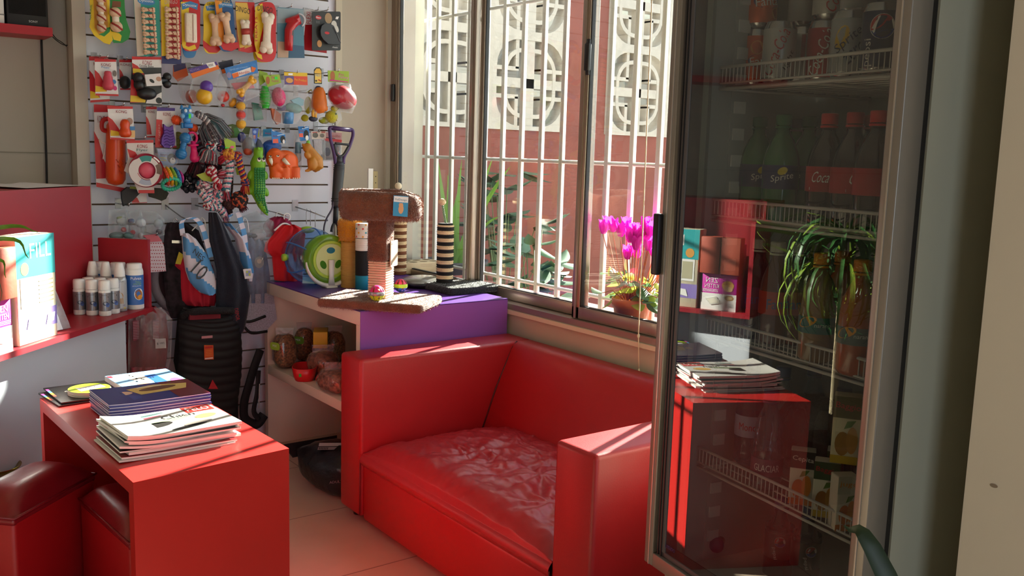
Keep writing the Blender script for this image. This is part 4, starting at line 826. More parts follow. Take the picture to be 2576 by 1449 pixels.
def dense(pts, n=6, closed=True):
    out = []; N = len(pts)
    for i in range(N if closed else N-1):
        a, c = pts[i], pts[(i+1) % N]
        for k in range(n): out.append((a[0]+(c[0]-a[0])*k/n, a[1]+(c[1]-a[1])*k/n))
    return out
def rnd_out(cx, cy, hx, hy, r, rot=0, n=5):
    return [(cx+x*cos(rot)-y*sin(rot), cy+x*sin(rot)+y*cos(rot)) for x, y in rrect(0, 0, hx, hy, r, n)]
def boneout(cx, y0, y1, w, waist):
    """bone-shaped card outline: wide rounded ends, narrow waist"""
    out = []; h = (y1-y0)/2; cy = (y0+y1)/2
    for i in range(48):
        a = 2*pi*i/48; c, q = cos(a), sin(a); yy = cy+h*(abs(q)**.8*(1 if q > 0 else -1)); t = (yy-cy)/h
        ww = w*(1-waist*(cos(t*pi*.95)*.5+.5)) if abs(t) < .95 else w; out.append((cx+ww*(abs(c)**.55*(1 if c > 0 else -1)), yy))
    return out
HK = 0
def hook(px, py, Y, label):
    p = onY(px, py, Y); z = z0+pz*round((p.z-z0)/pz)+.0
    t = thing('display_hook', 'chrome panel hook '+label, 'hook', (p.x, YS, p.z))
    MB().b2((-.011, -.003, -.02), (.011, 0, .022), THIN('f0f0f0', 1.5, .1, .3)).done('hook_plate', t); MB().tube([(0, -.002, 0), (0, -(YS-Y)-.012, .001), (0, -(YS-Y)-.018, .012)], .0022, CHROME, 8).done('prong', t)
    return t
YEL_, ORA, TURQ, NAVY, LIM, MGT = M('e0be1c', .4), M('df6a18', .45), M('2a9a8c', .4), M('1c2260', .4), M('93b32c', .45), M('c8207a', .4)
RAW, RAW2, RSTR = M('d9b899', .6, bump=(60, .3)), M('e6dac8', .6, bump=(60, .3)), M('9c2a22', .6); REDC = M('c0151f', .38); GRN_ = M('1f8436', .4); SKY_ = M('3a7fb8', .4); GRY = M('77777c', .5); BRN = M('7d4a2a', .6); KRED = M('8f1020', .4)
def knot(b, p, r, mat=RAW, str_=RSTR):
    b.sph(p, (r*1.0, r*.8, r*.92), mat, 12, 8); b.tube([p+V((-r*.9, -r*.45, r*.5)), p+V((0, -r*.86, 0)), p+V((r*.8, -r*.5, -r*.5))], r*.16, str_, 5)
def minibone(b, P, x0, x1, y, d, r):
    a, c = P.Q(x0, y, d), P.Q(x1, y+1, d); s = P.s
    b.tube([a, a.lerp(c, .25), a.lerp(c, .5), a.lerp(c, .75), c], [r*s*.85, r*s*.85, r*s*.6, r*s*.85, r*s*.85], RAW, 8)
    for p in (a, c):
        for k in (-1, 1): b.sph(p+V((0, 0, k*r*s*.42)), (r*s*.8, r*s*.75, r*s*.7), RAW, 10, 7)
    b.tube([a.lerp(c, .42)+V((0, -r*s*.55, r*s*.5)), a.lerp(c, .58)+V((0, -r*s*.6, -r*s*.5))], r*s*.18, RSTR, 5); b.tube([a.lerp(c, .86)+V((0, -r*s*.78, r*s*.7)), a.lerp(c, .92)+V((0, -r*s*.8, -r*s*.6))], r*s*.15, RSTR, 5)
def bigbone(b, P, p1, p2, r, k, d, mat=RAW):
    a, c = P.Q(*p1, d), P.Q(*p2, d); s = P.s
    b.tube([a, a.lerp(c, .08), a.lerp(c, .2), a.lerp(c, .24), a.lerp(c, .5), a.lerp(c, .76), a.lerp(c, .8), a.lerp(c, .92), c], [v*s for v in (k*.7, k, k*.92, r, r*.9, r, k*.92, k, k*.7)], mat, 14, flat=.7)
    ax = (c-a).normalized(); sd = V((ax.z, 0, -ax.x))
    for e in (a, c):
        for q in (-1, 1): b.sph(e+sd*k*s*.5*q, (k*s*.62,)*3, mat, 10, 8)
GRP = 'chew packs in the top row'
# -- top row
P = Prod('chew_pack', 'green backed chew pack with knotted hide bones, second from the panel left edge', 'chew pack', 298, 40, 3.80, GRP)
P.card('backing_card', [(278, -30), (312, -30), (314, 20), (318, 50), (328, 80), (324, 98), (308, 108), (286, 108), (276, 92)], GRN_, 0, .002, lambda s: s.poly([(278, 78), (300, 84), (306, 90), (303, 104), (286, 100)], YEL_).poly([(283, 2), (304, 4), (304, 18), (281, 18)], BRN))
b = MB(); knot(b, P.Q(287, 33, .016), 15*P.s); knot(b, P.Q(290, 68, .016), 16*P.s); b.tube([P.Q(287, 33, .014), P.Q(290, 68, .014)], 9*P.s, RAW2, 10); P.mesh('hide_bone', b)
P = Prod('chew_pack', 'yellow edged chew pack with a chain of hide knots at the panel left edge', 'chew pack', 250, 40, 3.795, GRP)
P.card('backing_card', [(222, -30), (275, -30), (276, 30), (278, 70), (284, 100), (276, 112), (262, 108), (236, 88), (225, 68), (229, 40)], YEL_, 0, .002, lambda s: s.poly([(234, -20), (268, -20), (272, 80), (250, 90), (238, 70)], M('c98a2a', .45)).poly([(248, 86), (262, 82), (268, 70), (278, 68), (276, 80), (262, 92)], GRN_).txt('NATURAL', 228, 30, 40, 5, GRN_, pi/2-.1))
b = MB()
for y in (-2, 22, 46, 70): knot(b, P.Q(251+y*.03, y, .014), 12.5*P.s)
b.tube([P.Q(251, -20, .012), P.Q(253, 72, .012)], 7*P.s, RAW2, 10); P.mesh('hide_bone', b)
P = Prod('chew_pack', 'long teal and clear strip of eight small hide bones', 'chew pack', 372, 70, 3.80, GRP)
P.card('backing_card', [(335, -20), (400, -20), (405, 140), (345, 142)], TURQ, 0, .0016, lambda s: s.poly([(336, -18), (352, -18), (362, 140), (345, 141)], M('c9bba8', .4)).dot(368, 4, 22, 9, SKY_).txt('Dynostix', 368, 3, 36, 9, WHITE, .02))
b = MB()
for i in range(8): minibone(b, P, 358+i*.8, 383+i*1.0, 25+i*15.2, .012, 6.4)
P.mesh('small_bones', b)
P = Prod('chew_pack', 'long yellow and red strip of small hide bones next to the teal strip', 'chew pack', 430, 70, 3.795, GRP)
P.card('backing_card', [(404, -20), (452, -20), (456, 162), (407, 160)], REDC, 0, .0016, lambda s: s.poly([(404, -20), (428, -20), (420, 142), (407, 142)], YEL_).poly([(407, 141), (456, 141), (456, 162), (407, 160)], NAVY).txt('DINGO', 430, 4, 32, 12, M('bfa8a0', .4), .15))
b = MB()
for i in range(9): minibone(b, P, 416+i*.4, 442+i*.5, 24+i*14.8, .012, 6.4)
P.mesh('small_bones', b)
P = Prod('chew_pack', 'blue rounded pack peeking out below the red stick pack', 'chew pack', 476, 100, 3.835, GRP); P.card('backing_card', boneout(477, 10, 146, 21, .1), SKY_)
P = Prod('chew_pack', 'red and yellow pack with one square white hide stick', 'chew pack', 480, 60, 3.80, GRP)
P.card('backing_card', boneout(480, -8, 129, 28, .16), REDC, 0, .002, lambda s: s.poly([(455, 5), (476, 4), (474, 60), (466, 122), (458, 112)], YEL_).poly([(457, 110), (474, 118), (490, 112), (494, 122), (478, 128), (460, 120)], YEL_).poly([(456, 10), (478, 3), (498, 10), (496, 25), (478, 18), (458, 25)], SKY_).txt('Dynostix', 477, 14, 34, 9, WHITE))
b = MB(); b.box(P.Q(477, 71, .014), (29*P.s, .02, 72*P.s), RAW2, .006); b.tube([P.Q(480, 38, .025), P.Q(481, 104, .025)], .0012, M('a86a5c', .6), 5); P.mesh('hide_stick', b)
P = Prod('chew_pack', 'yellow and red bone-shaped pack with a banded hide bone, third from the drill-shaped toy', 'chew pack', 535, 70, 3.81, GRP)
P.card('backing_card', boneout(534, 4, 135, 27, .2), YEL_, 0, .002, lambda s: s.poly([(510, 100), (530, 116), (556, 116), (559, 122), (545, 133), (525, 132), (511, 118)], REDC).poly([(517, 16), (534, 12), (548, 16), (546, 26), (520, 27)], SKY_).txt('Dynostix', 533, 20, 24, 7, WHITE).txt('DINGO', 532, 11, 22, 6, BLACK)); b = MB(); bigbone(b, P, (537, 44), (540, 108), 9, 14, .014); P.mesh('hide_bone', b)
P = Prod('chew_pack', 'orange and dark blue pack with a tilted hide bone, overlapping its left neighbour', 'chew pack', 568, 62, 3.79, GRP)
P.card('backing_card', [(q[0]+(q[1]-60)*.09, q[1]) for q in boneout(567, -10, 130, 27, .16)], M('184a80', .4), 0, .002, lambda s: s.poly([(540, 0), (558, 2), (560, 50), (566, 108), (556, 116), (546, 96), (546, 50)], M('e08a1c', .4)).poly([(549, 104), (575, 108), (600, 106), (600, 120), (582, 129), (562, 125)], REDC).poly([(549, 12), (568, 4), (586, 10), (584, 20), (566, 16), (551, 22)], SKY_).txt('Dynostix', 568, 12, 30, 7, WHITE).txt('DINGO', 564, 3, 28, 8, M('d8b03a', .4))); b = MB(); bigbone(b, P, (562, 40), (574, 101), 8.5, 13.5, .014); P.mesh('hide_bone', b)
P = Prod('chew_pack', 'red and yellow pack, white bone with red middle, left of largest bone pack', 'chew pack', 616, 66, 3.80, GRP)
P.card('backing_card', [(592, 4), (640, 6), (642, 60), (636, 88), (645, 130), (626, 133), (600, 128), (597, 90), (594, 50)], REDC, 0, .002, lambda s: s.poly([(592, 6), (622, 7), (628, 40), (622, 90), (634, 116), (604, 126), (598, 90), (594, 50)], M('d8b24a', .4)).txt('DINGO', 611, 25, 37, 13, BLACK, -.12).poly([(600, 122), (616, 118), (612, 128)], REDC)); b = MB(); bigbone(b, P, (613, 57), (617, 108), 10, 11, .014, RAW2); b.tube([P.Q(614, 73, .014), P.Q(616, 88, .014)], 11.2*P.s, M('a8382e', .5), 14, flat=.75); P.mesh('hide_bone', b)
P = Prod('chew_pack', 'yellow pack showing only its lower yellow rim behind the largest bone pack', 'chew pack', 660, 100, 3.83, GRP); P.card('backing_card', boneout(662, 60, 157, 29, .2), YEL_)
P = Prod('chew_pack', 'largest yellow and red bone-shaped pack with one big hide bone, left of the blue card', 'chew pack', 668, 80, 3.785, GRP)
P.card('backing_card', boneout(669, 5, 156, 31, .2), REDC, 0, .002, lambda s: s.poly([(642, 18), (660, 8), (664, 60), (654, 100), (652, 130), (646, 134), (640, 110), (641, 60)], YEL_).poly([(641, 130), (658, 138), (660, 150), (648, 144)], YEL_).txt('DINGO', 667, 23, 37, 14, BLACK, -.1).txt('TREATS', 644, 75, 60, 6, REDC, pi/2)); b = MB(); bigbone(b, P, (670, 42), (666, 126), 10, 15, .016, RAW2); P.mesh('hide_bone', b)
for pk in (): pass
P = Prod('retractable_lead_pack', 'blue pictorial card with a red pistol-grip torch lead in a blister', 'leash pack', 730, 80, 3.80)
P.card('backing_card', [(698, 18), (763, 23), (766, 146), (697, 146)], M('4a7f96', .4), 0, .0016, lambda s: s.poly([(698, 20), (763, 24), (764, 60), (698, 58)], M('8fa3ad', .4)).poly([(698, 104), (727, 106), (725, 145), (698, 145)], M('b59a82', .5)).poly([(728, 112), (765, 116), (766, 146), (726, 145)], M('2f5878', .4)))
b = MB(); RT_ = M('b5121f', .3, coat=.3); b.tube([P.Q(722, 128, .016), P.Q(722, 100, .018), P.Q(722, 78, .02), P.Q(727, 66, .021), P.Q(738, 54, .02)], [v*P.s for v in (11, 12, 12, 13, 14)], RT_, 14, flat=.8); b.tube([P.Q(714, 52, .018), P.Q(728, 56, .02), P.Q(742, 50, .018), P.Q(750, 62, .016)], [v*P.s for v in (4, 11, 13, 5)], RT_, 12); P.mesh('torch_handle', b); b = MB(); b.box(P.Q(727, 83, .037), (6*P.s, .005, 15*P.s), M('55555a', .4), .002); P.mesh('slide_switch', b)
b = MB(); b.tube([P.Q(748+16*cos(a), 52-17*sin(a), .01) for a in [-1+2.6*i/12 for i in range(13)]], 2.2*P.s, M('c9ccd2', .2), 8); P.mesh('clear_ring', b)
P = Prod('retractable_lead_pack', 'red and white card half hidden behind the black leash card', 'leash pack', 790, 80, 3.83); P.card('backing_card', [(772, 24), (823, 26), (822, 134), (762, 125)], M('a8121f', .35), 0, .0016, lambda s: s.poly([(767, 24), (822, 26), (822, 62), (768, 62)], M('d8d4d4', .4)).txt('FLEXI', 776, 45, 26, 10, REDC, pi/2).txt('NEW', 788, 42, 24, 9, BLACK, pi/2))
P = Prod('retractable_lead_pack', 'black card with a drop-shaped black leash case, rightmost of the top row', 'leash pack', 820, 76, 3.785)
P.card('backing_card', rnd_out(821, 78, 36, 49, 4), M('1e1e1e', .4), 0, .0016, lambda s: s.dot(801, 44, 7.5, 4.5, REDC).txt('flexi', 801, 44, 11, 4, WHITE).dot(826, 46, 9, 12, M('a88a68', .6)).dot(840, 62, 7, 9, M('cfcac2', .6)).dot(846, 72, 5, 9, M('cfcac2', .6), .4).dot(803, 110, 6, 8, M('b98a58', .6)).poly([(845, 42), (852, 42), (849, 49), (843, 48)], WHITE).txt('classic', 842, 119, 14, 3.5, WHITE).txt('DUO', 799, 56, 9, 5, M('88888a', .5)))
b = MB(); b.slab(P.L([(801, 78), (804, 66), (812, 60), (824, 60), (834, 66), (844, 88), (852, 108), (850, 113), (838, 113), (820, 111), (808, 100), (802, 90)]), FR, .0, .022, M('26272a', .35)); b.disc(FR, *P.q(817, 84), 6*P.s, 3*P.s, .0225, REDC); b.tube([P.Q(832, 70, .023), P.Q(843, 90, .023), P.Q(849, 106, .023)], .0022, M('55575c', .3), 6); P.mesh('leash_case', b)
# -- second row
def kcard(px, py, Y, pts, label, top=REDC, sw=None, name='rubber_toy_pack', grp='red and white rubber toy cards', kx=.5, w=26, extra=None, bot=True):
    P = Prod(name, label, 'toy pack', px, py, Y, grp); (x0, y0), (x1, _), (x2, y2), (x3, y3) = pts; H = y2-y0
    def dd(s):
        s.poly([(x0, y0), (x1, pts[1][1]), (x1, y0+H*.09), (x0, y0+H*.09)], top); s.poly([(x0, y0+H*.30), (x0+(x1-x0)*.2, y0+H*.4), (x0+(x1-x0)*.42, y0+H*.62), (x3+(x2-x3)*.5, y3-H*.1), (x3, y3-H*.1)], sw or REDC)
        s.poly([(x3, y3-H*.26), (x3+(x2-x3)*.3, y3-H*.22), (x3+(x2-x3)*.5, y3-H*.1), (x3, y3-H*.09)], YEL_ if bot else REDC); s.poly([(x3, y3-H*.05), (x2, y2-H*.05), (x2, y2), (x3, y3)], REDC); s.txt('KONG', x0+(x1-x0)*kx, y0+H*.17, w, H*.085, KRED)
        if extra: extra(s)
    P.card('backing_card', pts, M('e2dedb', .45), 0, .0016, dd); return P
kcard(240, 200, 3.86, [(224, 142), (272, 142), (276, 255), (227, 258)], 'rear rubber toy card at the panel left edge, behind the pink toy card')
P = kcard(268, 195, 3.80, [(238, 147), (292, 150), (298, 242), (240, 240)], 'card with a bulging pink rubber snowman-shaped toy, at the panel left edge', w=24, kx=.52, extra=lambda s: s.txt('Puppy', 265, 170, 20, 6, SKY_).dot(286, 206, 6, 6, SKY_).dot(289, 222, 5, 6, MGT).dot(288, 185, 5, 8, M('777068', .6)))
PK = M('cf4a5c', .5); b = MB(); b.lathe([(r_*P.s, -y*P.s) for r_, y in ((0, -25), (7, -24), (9.5, -19), (9, -14), (11.5, -8), (12, -3), (11.5, 1), (14.5, 8), (15, 14), (12, 22), (7, 25), (0, 25))], PK, 22, P.Q(269, 203, .016)); P.mesh('pink_rubber_toy', b)
P = kcard(315, 188, 3.86, [(300, 150), (332, 150), (334, 226), (302, 226)], 'dark half-hidden rubber toy card between the pink and black toy cards', bot=False); P.ball('black_rubber_toy', 312, 208, 14, 17, M('17171a', .5), .014)
P = Prod('rubber_toy_pack', 'card with a large black rubber bone in a white sleeve', 'toy pack', 366, 200, 3.80, 'red and white rubber toy cards')
P.card('backing_card', [(332, 142), (406, 144), (407, 266), (327, 262)], M('2a2b2e', .4), 0, .0016, lambda s: s.poly([(332, 142), (406, 144), (406, 150), (332, 150)], REDC).poly([(332, 150), (406, 150), (406, 170), (332, 170)], M('e2dedb', .45)).txt('KONG', 370, 158, 23, 11, KRED).txt('Goodie Bone', 368, 166, 36, 7, BLACK).poly([(332, 158), (346, 166), (364, 188), (334, 188)], REDC).poly([(334, 172), (354, 174), (361, 184), (334, 184)], YEL_).poly([(329, 200), (334, 200), (346, 240), (364, 250), (364, 258), (327, 258)], REDC).poly([(328, 240), (350, 242), (366, 252), (365, 258), (327, 256)], YEL_).poly([(370, 250), (406, 232), (406, 262), (366, 260)], M('dedbd6', .45)).dot(399, 253, 8, 8, BLACK))
BKR = M('17181b', .42); b = MB(); b.tube([P.Q(345, 204, .022), P.Q(415, 203, .022)], 9*P.s, BKR, 14)
for x, y, r_ in ((344, 196, 13.5), (346, 214, 13.5), (416, 194, 11), (416, 212, 11)): b.sph(P.Q(x, y, .022), r_*P.s, BKR, 16, 10)
b.sph(P.Q(366, 236, .018), (25*P.s, 15*P.s, 16*P.s), BKR, 20, 12); P.mesh('black_rubber_bone', b); b = MB(); b.slab(P.L([(356, 189), (396, 186), (400, 216), (361, 218)]), FR, .0, .043, M('dcd9d6', .45)); b.disc(FR, *P.q(374, 205), 7*P.s, 4*P.s, .0435, BLACK, 12, -.6); b.disc(FR, *P.q(391, 200), 7*P.s, 6*P.s, .0435, M('b98f78', .6)); P.mesh('paper_sleeve', b)
def header(P, pts, mat, d=.024, deco=None): return P.card('header_card', pts, mat, d, .0022, deco)
BALLG = 'bagged toys in the second row'
P = Prod('bagged_toy', 'rear clear ball bag with dark orange header, left of the purple ball bag', 'toy bag', 470, 205, 3.85, BALLG); header(P, [(432, 164), (462, 160), (470, 190), (444, 206), (431, 192)], M('c0531c', .5), .02, lambda s: s.poly([(432, 164), (462, 160), (464, 172), (434, 182)], M('2a2152', .5))); P.bag(dense([(440, 200), (470, 190), (500, 262), (462, 268), (448, 240)], 5)); P.ball('orange_ball', 478, 243, 15, 17, M('c4492c', .5), .02)
P = Prod('bagged_toy', 'clear bag with purple and yellow balls under a purple and orange header', 'toy bag', 512, 210, 3.79, BALLG)
header(P, [(468, 175), (538, 156), (547, 174), (480, 198)], M('e0701e', .5), .026, lambda s: s.poly([(468, 175), (538, 156), (542, 164), (474, 186)], M('4a2f80', .5)).poly([(512, 160), (533, 157), (538, 168), (521, 173)], WHITE).txt('IIIIII', 524, 165, 12, 6, BLACK, .25).txt('PELOTAS', 484, 177, 24, 5, M('a890c0', .5), .28))
P.ball('yellow_ball', 508, 243, 20, 20, M('e2b01c', .4, coat=.3), .026); P.ball('purple_ball', 513, 219, 16, 15.5, M('5a35a0', .4, coat=.3), .03); P.bag(dense([(480, 198), (546, 175), (568, 215), (556, 258), (520, 268), (486, 266), (470, 235)], 5), .02)
P = Prod('bagged_toy', 'clear bag with a coral red ball and a yellow toy beneath a dark header', 'toy bag', 560, 230, 3.82, BALLG)
header(P, [(545, 158), (580, 150), (585, 178), (556, 186)], M('1b1730', .5), .02, lambda s: s.poly([(552, 176), (584, 168), (585, 178), (556, 186)], ORA)); P.ball('coral_ball', 556, 243, 14.5, 14, M('cf3a2c', .42, coat=.3), .026); P.ball('yellow_toy', 581, 258, 9, 13, M('d8981c', .45), .02, None, .6); P.ball('red_bead', 556, 265, 5, 4, REDC, .02); P.bag(dense([(548, 186), (588, 172), (600, 258), (580, 274), (546, 270), (538, 235)], 5), .018)
P = Prod('bagged_toy', 'chain of little yellow, red and purple balls hanging in a narrow net', 'toy bag', 601, 270, 3.80, BALLG)
for n_, y, c, r_ in (('purple_ball', 247, '6a4a98', 10), ('yellow_ball', 267, 'dda52c', 11.5), ('red_ball', 289, 'd04038', 11.5), ('yellow_ball', 312, 'dfa830', 12)): P.ball(n_, 601+(y-270)*.02, y, r_, r_, M(c, .6, bump=(90, .4)), .02)
P.bag(dense([(590, 232), (612, 232), (614, 316), (604, 332), (597, 330), (589, 310)], 5), .02, FILM, 'net', .016)
P = Prod('bagged_toy', 'yellow plastic bone in a bag with a bright blue header', 'toy bag', 604, 205, 3.785, BALLG)
header(P, [(559, 172), (640, 152), (643, 184), (569, 202)], M('2f78c0', .45, noise=(80, .25)), .026, lambda s: s.poly([(578, 186), (624, 170), (626, 182), (581, 198)], M('eae4e0', .5)).poly([(577, 187), (593, 182), (595, 193), (581, 198)], ORA).txt('Adorables', 608, 183, 28, 7, REDC, .27).dot(570, 190, 6, 7, M('8a84a8', .5)).poly([(626, 168), (638, 172), (632, 182), (626, 182)], ORA).txt('juguetes para tu mascota', 594, 173, 46, 5, M('9cc4e8', .5), .24))
b = MB(); bigbone(b, P, (597, 235), (629, 201), 7, 10, .03, M('e3a51a', .35, coat=.4)); P.mesh('yellow_bone', b); b = MB(); b.slab(P.L([(579, 210), (632, 204), (638, 222), (590, 226)]), FR, 0, .012, M('d0485c', .5)); P.mesh('pink_insert', b); P.bag(dense([(570, 202), (643, 184), (648, 240), (612, 256), (580, 244)], 5), .022)
P = Prod('bagged_toy', 'teal see-through block toy hanging in a clear sleeve', 'toy bag', 640, 278, 3.83, BALLG); b = MB(); b.slab(P.L([(632, 258), (652, 262), (660, 300), (638, 303)]), FR, 0, .014, M('1f8a78', .35, coat=.4)); b.txt('PLAY', frame(P.Q(645, 278, .0143), (1, 0, 0), (0, 0, 1)), 0, 0, .02, .012, .0004, BLACK, -1.2); P.mesh('teal_toy', b); P.bag(dense([(616, 262), (668, 262), (668, 306), (616, 304)], 5), .014)
P = Prod('bagged_toy', 'bright green ribbed oval toy with a lime header', 'toy bag', 660, 240, 3.80, BALLG); header(P, [(648, 178), (668, 184), (672, 200), (650, 216), (646, 200)], LIM, .02)
b = MB(); b.lathe([((7+6.5*sin(pi*(.04+.92*i/44)))*P.s*(1+.07*cos(i*2*pi/5.5)), (26-52*i/44)*P.s) for i in range(45)]+[(0, -26*P.s)], M('1fae2a', .35, coat=.3), 22, P.Q(662, 245, .024)); b.lathe([(0, 26*P.s), (7*P.s, 26*P.s)], M('1fae2a', .35), 22, P.Q(662, 245, .024)); P.mesh('green_toy', b); P.bag(dense([(648, 214), (676, 208), (684, 268), (664, 276), (646, 268)], 4), .022, None, 'clear_bag', .026)
P = Prod('bagged_toy', 'hot pink foil-wrapped egg toy with a tilted lime header and green price dot', 'toy bag', 690, 230, 3.785, BALLG)
header(P, [(655, 190), (697, 188), (702, 209), (668, 220)], LIM, .024, lambda s: s.dot(668, 203, 5, 9, M('a8643a', .6)).txt('Pet', 684, 196, 12, 6, MGT, .1).txt('Funny', 687, 205, 17, 6, MGT, .1).poly([(685, 194), (692, 194), (692, 200), (685, 200)], M('2fe04a', .5))); P.ball('pink_egg', 695, 244, 16.5, 22.5, M('d8206a', .42, bump=(160, .5), coat=.3), .026, 15, -.15); P.bag(dense([(668, 219), (702, 209), (716, 258), (702, 272), (678, 266)], 5), .024, None, 'clear_bag', .028)
P = Prod('bagged_toy', 'clear bag of blue and teal plastic pieces under a purple, yellow and red header', 'toy bag', 738, 240, 3.79, BALLG)
header(P, [(709, 182), (767, 184), (768, 215), (711, 213)], M('d84a2c', .45), .024, lambda s: s.poly([(709, 182), (767, 184), (767, 193), (709, 191)], YEL_).poly([(709, 191), (733, 192), (733, 213), (711, 213)], M('5a4a88', .45)).dot(722, 203, 9, 6, M('d8a05a', .6)).txt('Pet Product', 750, 202, 30, 5, M('f0c83a', .45), -.03).poly([(719, 185), (730, 185), (730, 190), (719, 190)], WHITE))
b = MB(); b.sph(P.Q(735, 272, .016), (22*P.s, .014, 12*P.s), M('4a8a84', .4), 16, 10, MX.Rotation(.15, 3, 'Y')); b.slab(P.L([(728, 252), (748, 245), (760, 252), (758, 266), (742, 268)]), FR, .004, .02, M('6fb4c8', .35)); P.mesh('teal_pieces', b); b = MB(); b.lathe([(13*P.s, 14*P.s), (14*P.s, 10*P.s), (12*P.s, -12*P.s), (0, -13*P.s)], M('3f86c0', .3, coat=.4), 20, P.Q(720, 298, .018)); P.mesh('blue_cup', b); b = MB(); b.slab(P.L([(679, 272), (690, 276), (704, 288), (703, 310), (694, 313), (684, 298)]), FR, 0, .014, M('b8541c', .4)); P.mesh('orange_piece', b); P.ball('purple_piece', 706, 271, 11, 8, M('3a2f78', .4), .01); P.bag(dense([(711, 213), (768, 215), (776, 262), (742, 312), (716, 314), (682, 310), (690, 262)], 5), .018)
P = Prod('bagged_toy', 'yellow-green squeaky toy mostly hidden behind the orange chicken', 'toy bag', 768, 275, 3.84, BALLG); P.ball('yellow_toy', 770, 265, 9, 20, M('b8b01f', .45), .02); P.ball('yellow_foot', 762, 297, 9, 8, M('c0b41f', .45), .02); b = MB(); b.tube([P.Q(766, 234, .02), P.Q(778, 226, .02), P.Q(784, 240, .02)], .003, M('a8a01f', .5), 6); P.mesh('string', b)
P = Prod('bagged_toy', 'orange rubber chicken body with yellow legs and navy tips', 'toy bag', 796, 250, 3.79, BALLG)
header(P, [(784, 176), (790, 170), (798, 170), (803, 176), (804, 212), (784, 211)], BLACK, .024, lambda s: s.poly([(785, 180), (790, 173), (798, 173), (802, 180), (802, 186), (785, 185)], M('e0b23a', .5)).poly([(786, 187), (802, 187), (802, 209), (786, 209)], M('e8c85a', .5)).txt('PET', 794, 191, 12, 4, M('4a8ac0', .5)).dot(789, 204, 2.4, 2, BLACK).dot(798, 203, 5, 1.6, M('c0582a', .5), -.4))
b = MB(); OC = M('d06a16', .5, noise=(30, .12)); b.lathe([(r_*P.s, y*P.s) for r_, y in ((0, 31), (9, 29), (14, 20), (17, 5), (18.5, -8), (17, -18), (12, -27), (0, -31))], OC, 22, P.Q(797, 253, .022)); b.sph(P.Q(811, 270, .022), (7*P.s, 7*P.s, 10*P.s), OC, 12, 8, MX.Rotation(-.5, 3, 'Y')); P.mesh('orange_body', b); P.ball('navy_tip', 795, 224, 9, 7, M('28304f', .45), .022)
b = MB(); b.tube([P.Q(782, 276, .026), P.Q(780, 286, .028), P.Q(781, 297, .028)], 3.4*P.s, M('e0a83a', .5), 8); b.tube([P.Q(788, 277, .026), P.Q(787, 287, .028), P.Q(786, 297, .028)], 3.4*P.s, M('e0a83a', .5), 8); P.mesh('yellow_legs', b); P.ball('navy_feet', 782, 299, 11, 6.5, M('1d2238', .45), .024); P.bag(dense([(784, 212), (806, 212), (822, 268), (806, 300), (776, 308), (772, 262)], 5), .02)
P = Prod('bagged_toy', 'yellow tennis-ball bear toy with a small head under the crimson football', 'toy bag', 825, 290, 3.80, BALLG); TEN = M('b9b41f', .85, bump=(200, .5), sheen=.3); P.ball('ball_body', 827, 294, 14.5, 14.5, TEN, .026); P.ball('ball_head', 834, 274, 8.5, 7.5, TEN, .026); P.ball('second_ball', 812, 303, 13, 8, M('8f9a2a', .85), .012)
b = MB(); b.tube([P.Q(822+i*1.9, 282+i*2.6+2*sin(i), .052-.0007*(i-4)**2) for i in range(9)], .0016, M('c9b07a', .6), 5); b.sph(P.Q(844, 272, .02), 4*P.s, TEN, 8, 6); b.disc(FR, *P.q(832, 287), 2.4*P.s, 2.4*P.s, .0515, M('3a4a2a', .6), 8); P.mesh('seam_and_ear', b); P.bag(dense([(818, 268), (848, 262), (856, 300), (840, 318), (806, 312)], 5), .02)
P = Prod('bagged_toy', 'large crimson football toy with a lime header, rightmost in the second row', 'toy bag', 852, 240, 3.785, BALLG)
header(P, [(819, 178), (872, 180), (872, 210), (820, 206)], LIM, .022, lambda s: s.dot(831, 192, 6, 11, M('a8643a', .6)).txt('Pet', 853, 188, 12, 5, MGT, -.03).txt('Funny', 858, 196, 24, 8, M('d87ab0', .5), -.03).poly([(824, 200), (870, 206), (870, 208), (822, 204)], MGT)); P.ball('crimson_football', 853, 245, 35.5, 26, M('a8142a', .38, coat=.4), .03, 24, .33); P.bag(dense([(820, 206), (873, 210), (890, 262), (878, 286), (838, 280), (816, 246)], 5), .028, None, 'clear_bag', .045)
# -- third row
KORA = M('d8480f', .4, coat=.2)
P = kcard(262, 370, 3.875, [(236, 262), (296, 266), (322, 486), (242, 470)], 'tall red card with a big orange rubber dummy, at the panel left edge', grp='red and white rubber toy cards', kx=.3, w=18, bot=False)
b = MB(); P_ = P; pts = [P.Q(286, 300+166*t, .03) for t in (0, .03, .1, .2, .5, .8, .9, .97, 1)]; b.tube(pts, [v*P.s for v in (4, 16, 23, 24, 24.5, 25, 24.5, 18, 3)], KORA, 24); b.tube([P.Q(286, 305+24*k, .03) for k in (0, 1)], 3*P.s, KORA, 6)
for k in range(5): b.tube([P.Q(280+4*k, 400+14*(k % 3), .072), P.Q(286+4*k, 408+14*(k % 3), .072)], .0016, M('b8380a', .5), 5)
P.mesh('orange_dummy', b); b = MB(); b.tube(crom([P.Q(276, 330, .03), P.Q(252, 326, .04), P.Q(252, 304, .04), P.Q(270, 298, .035)], 6), 6*P.s, M('b01c18', .5), 8, flat=.5); P.mesh('red_strap', b)
b = MB(); b.tube(crom([P.Q(246, 350, .02), P.Q(252, 358, .03), P.Q(262, 364, .02), P.Q(256, 400, .02)], 5), .0028, M('d8c8c0', .7), 6); P.mesh('white_cord', b)
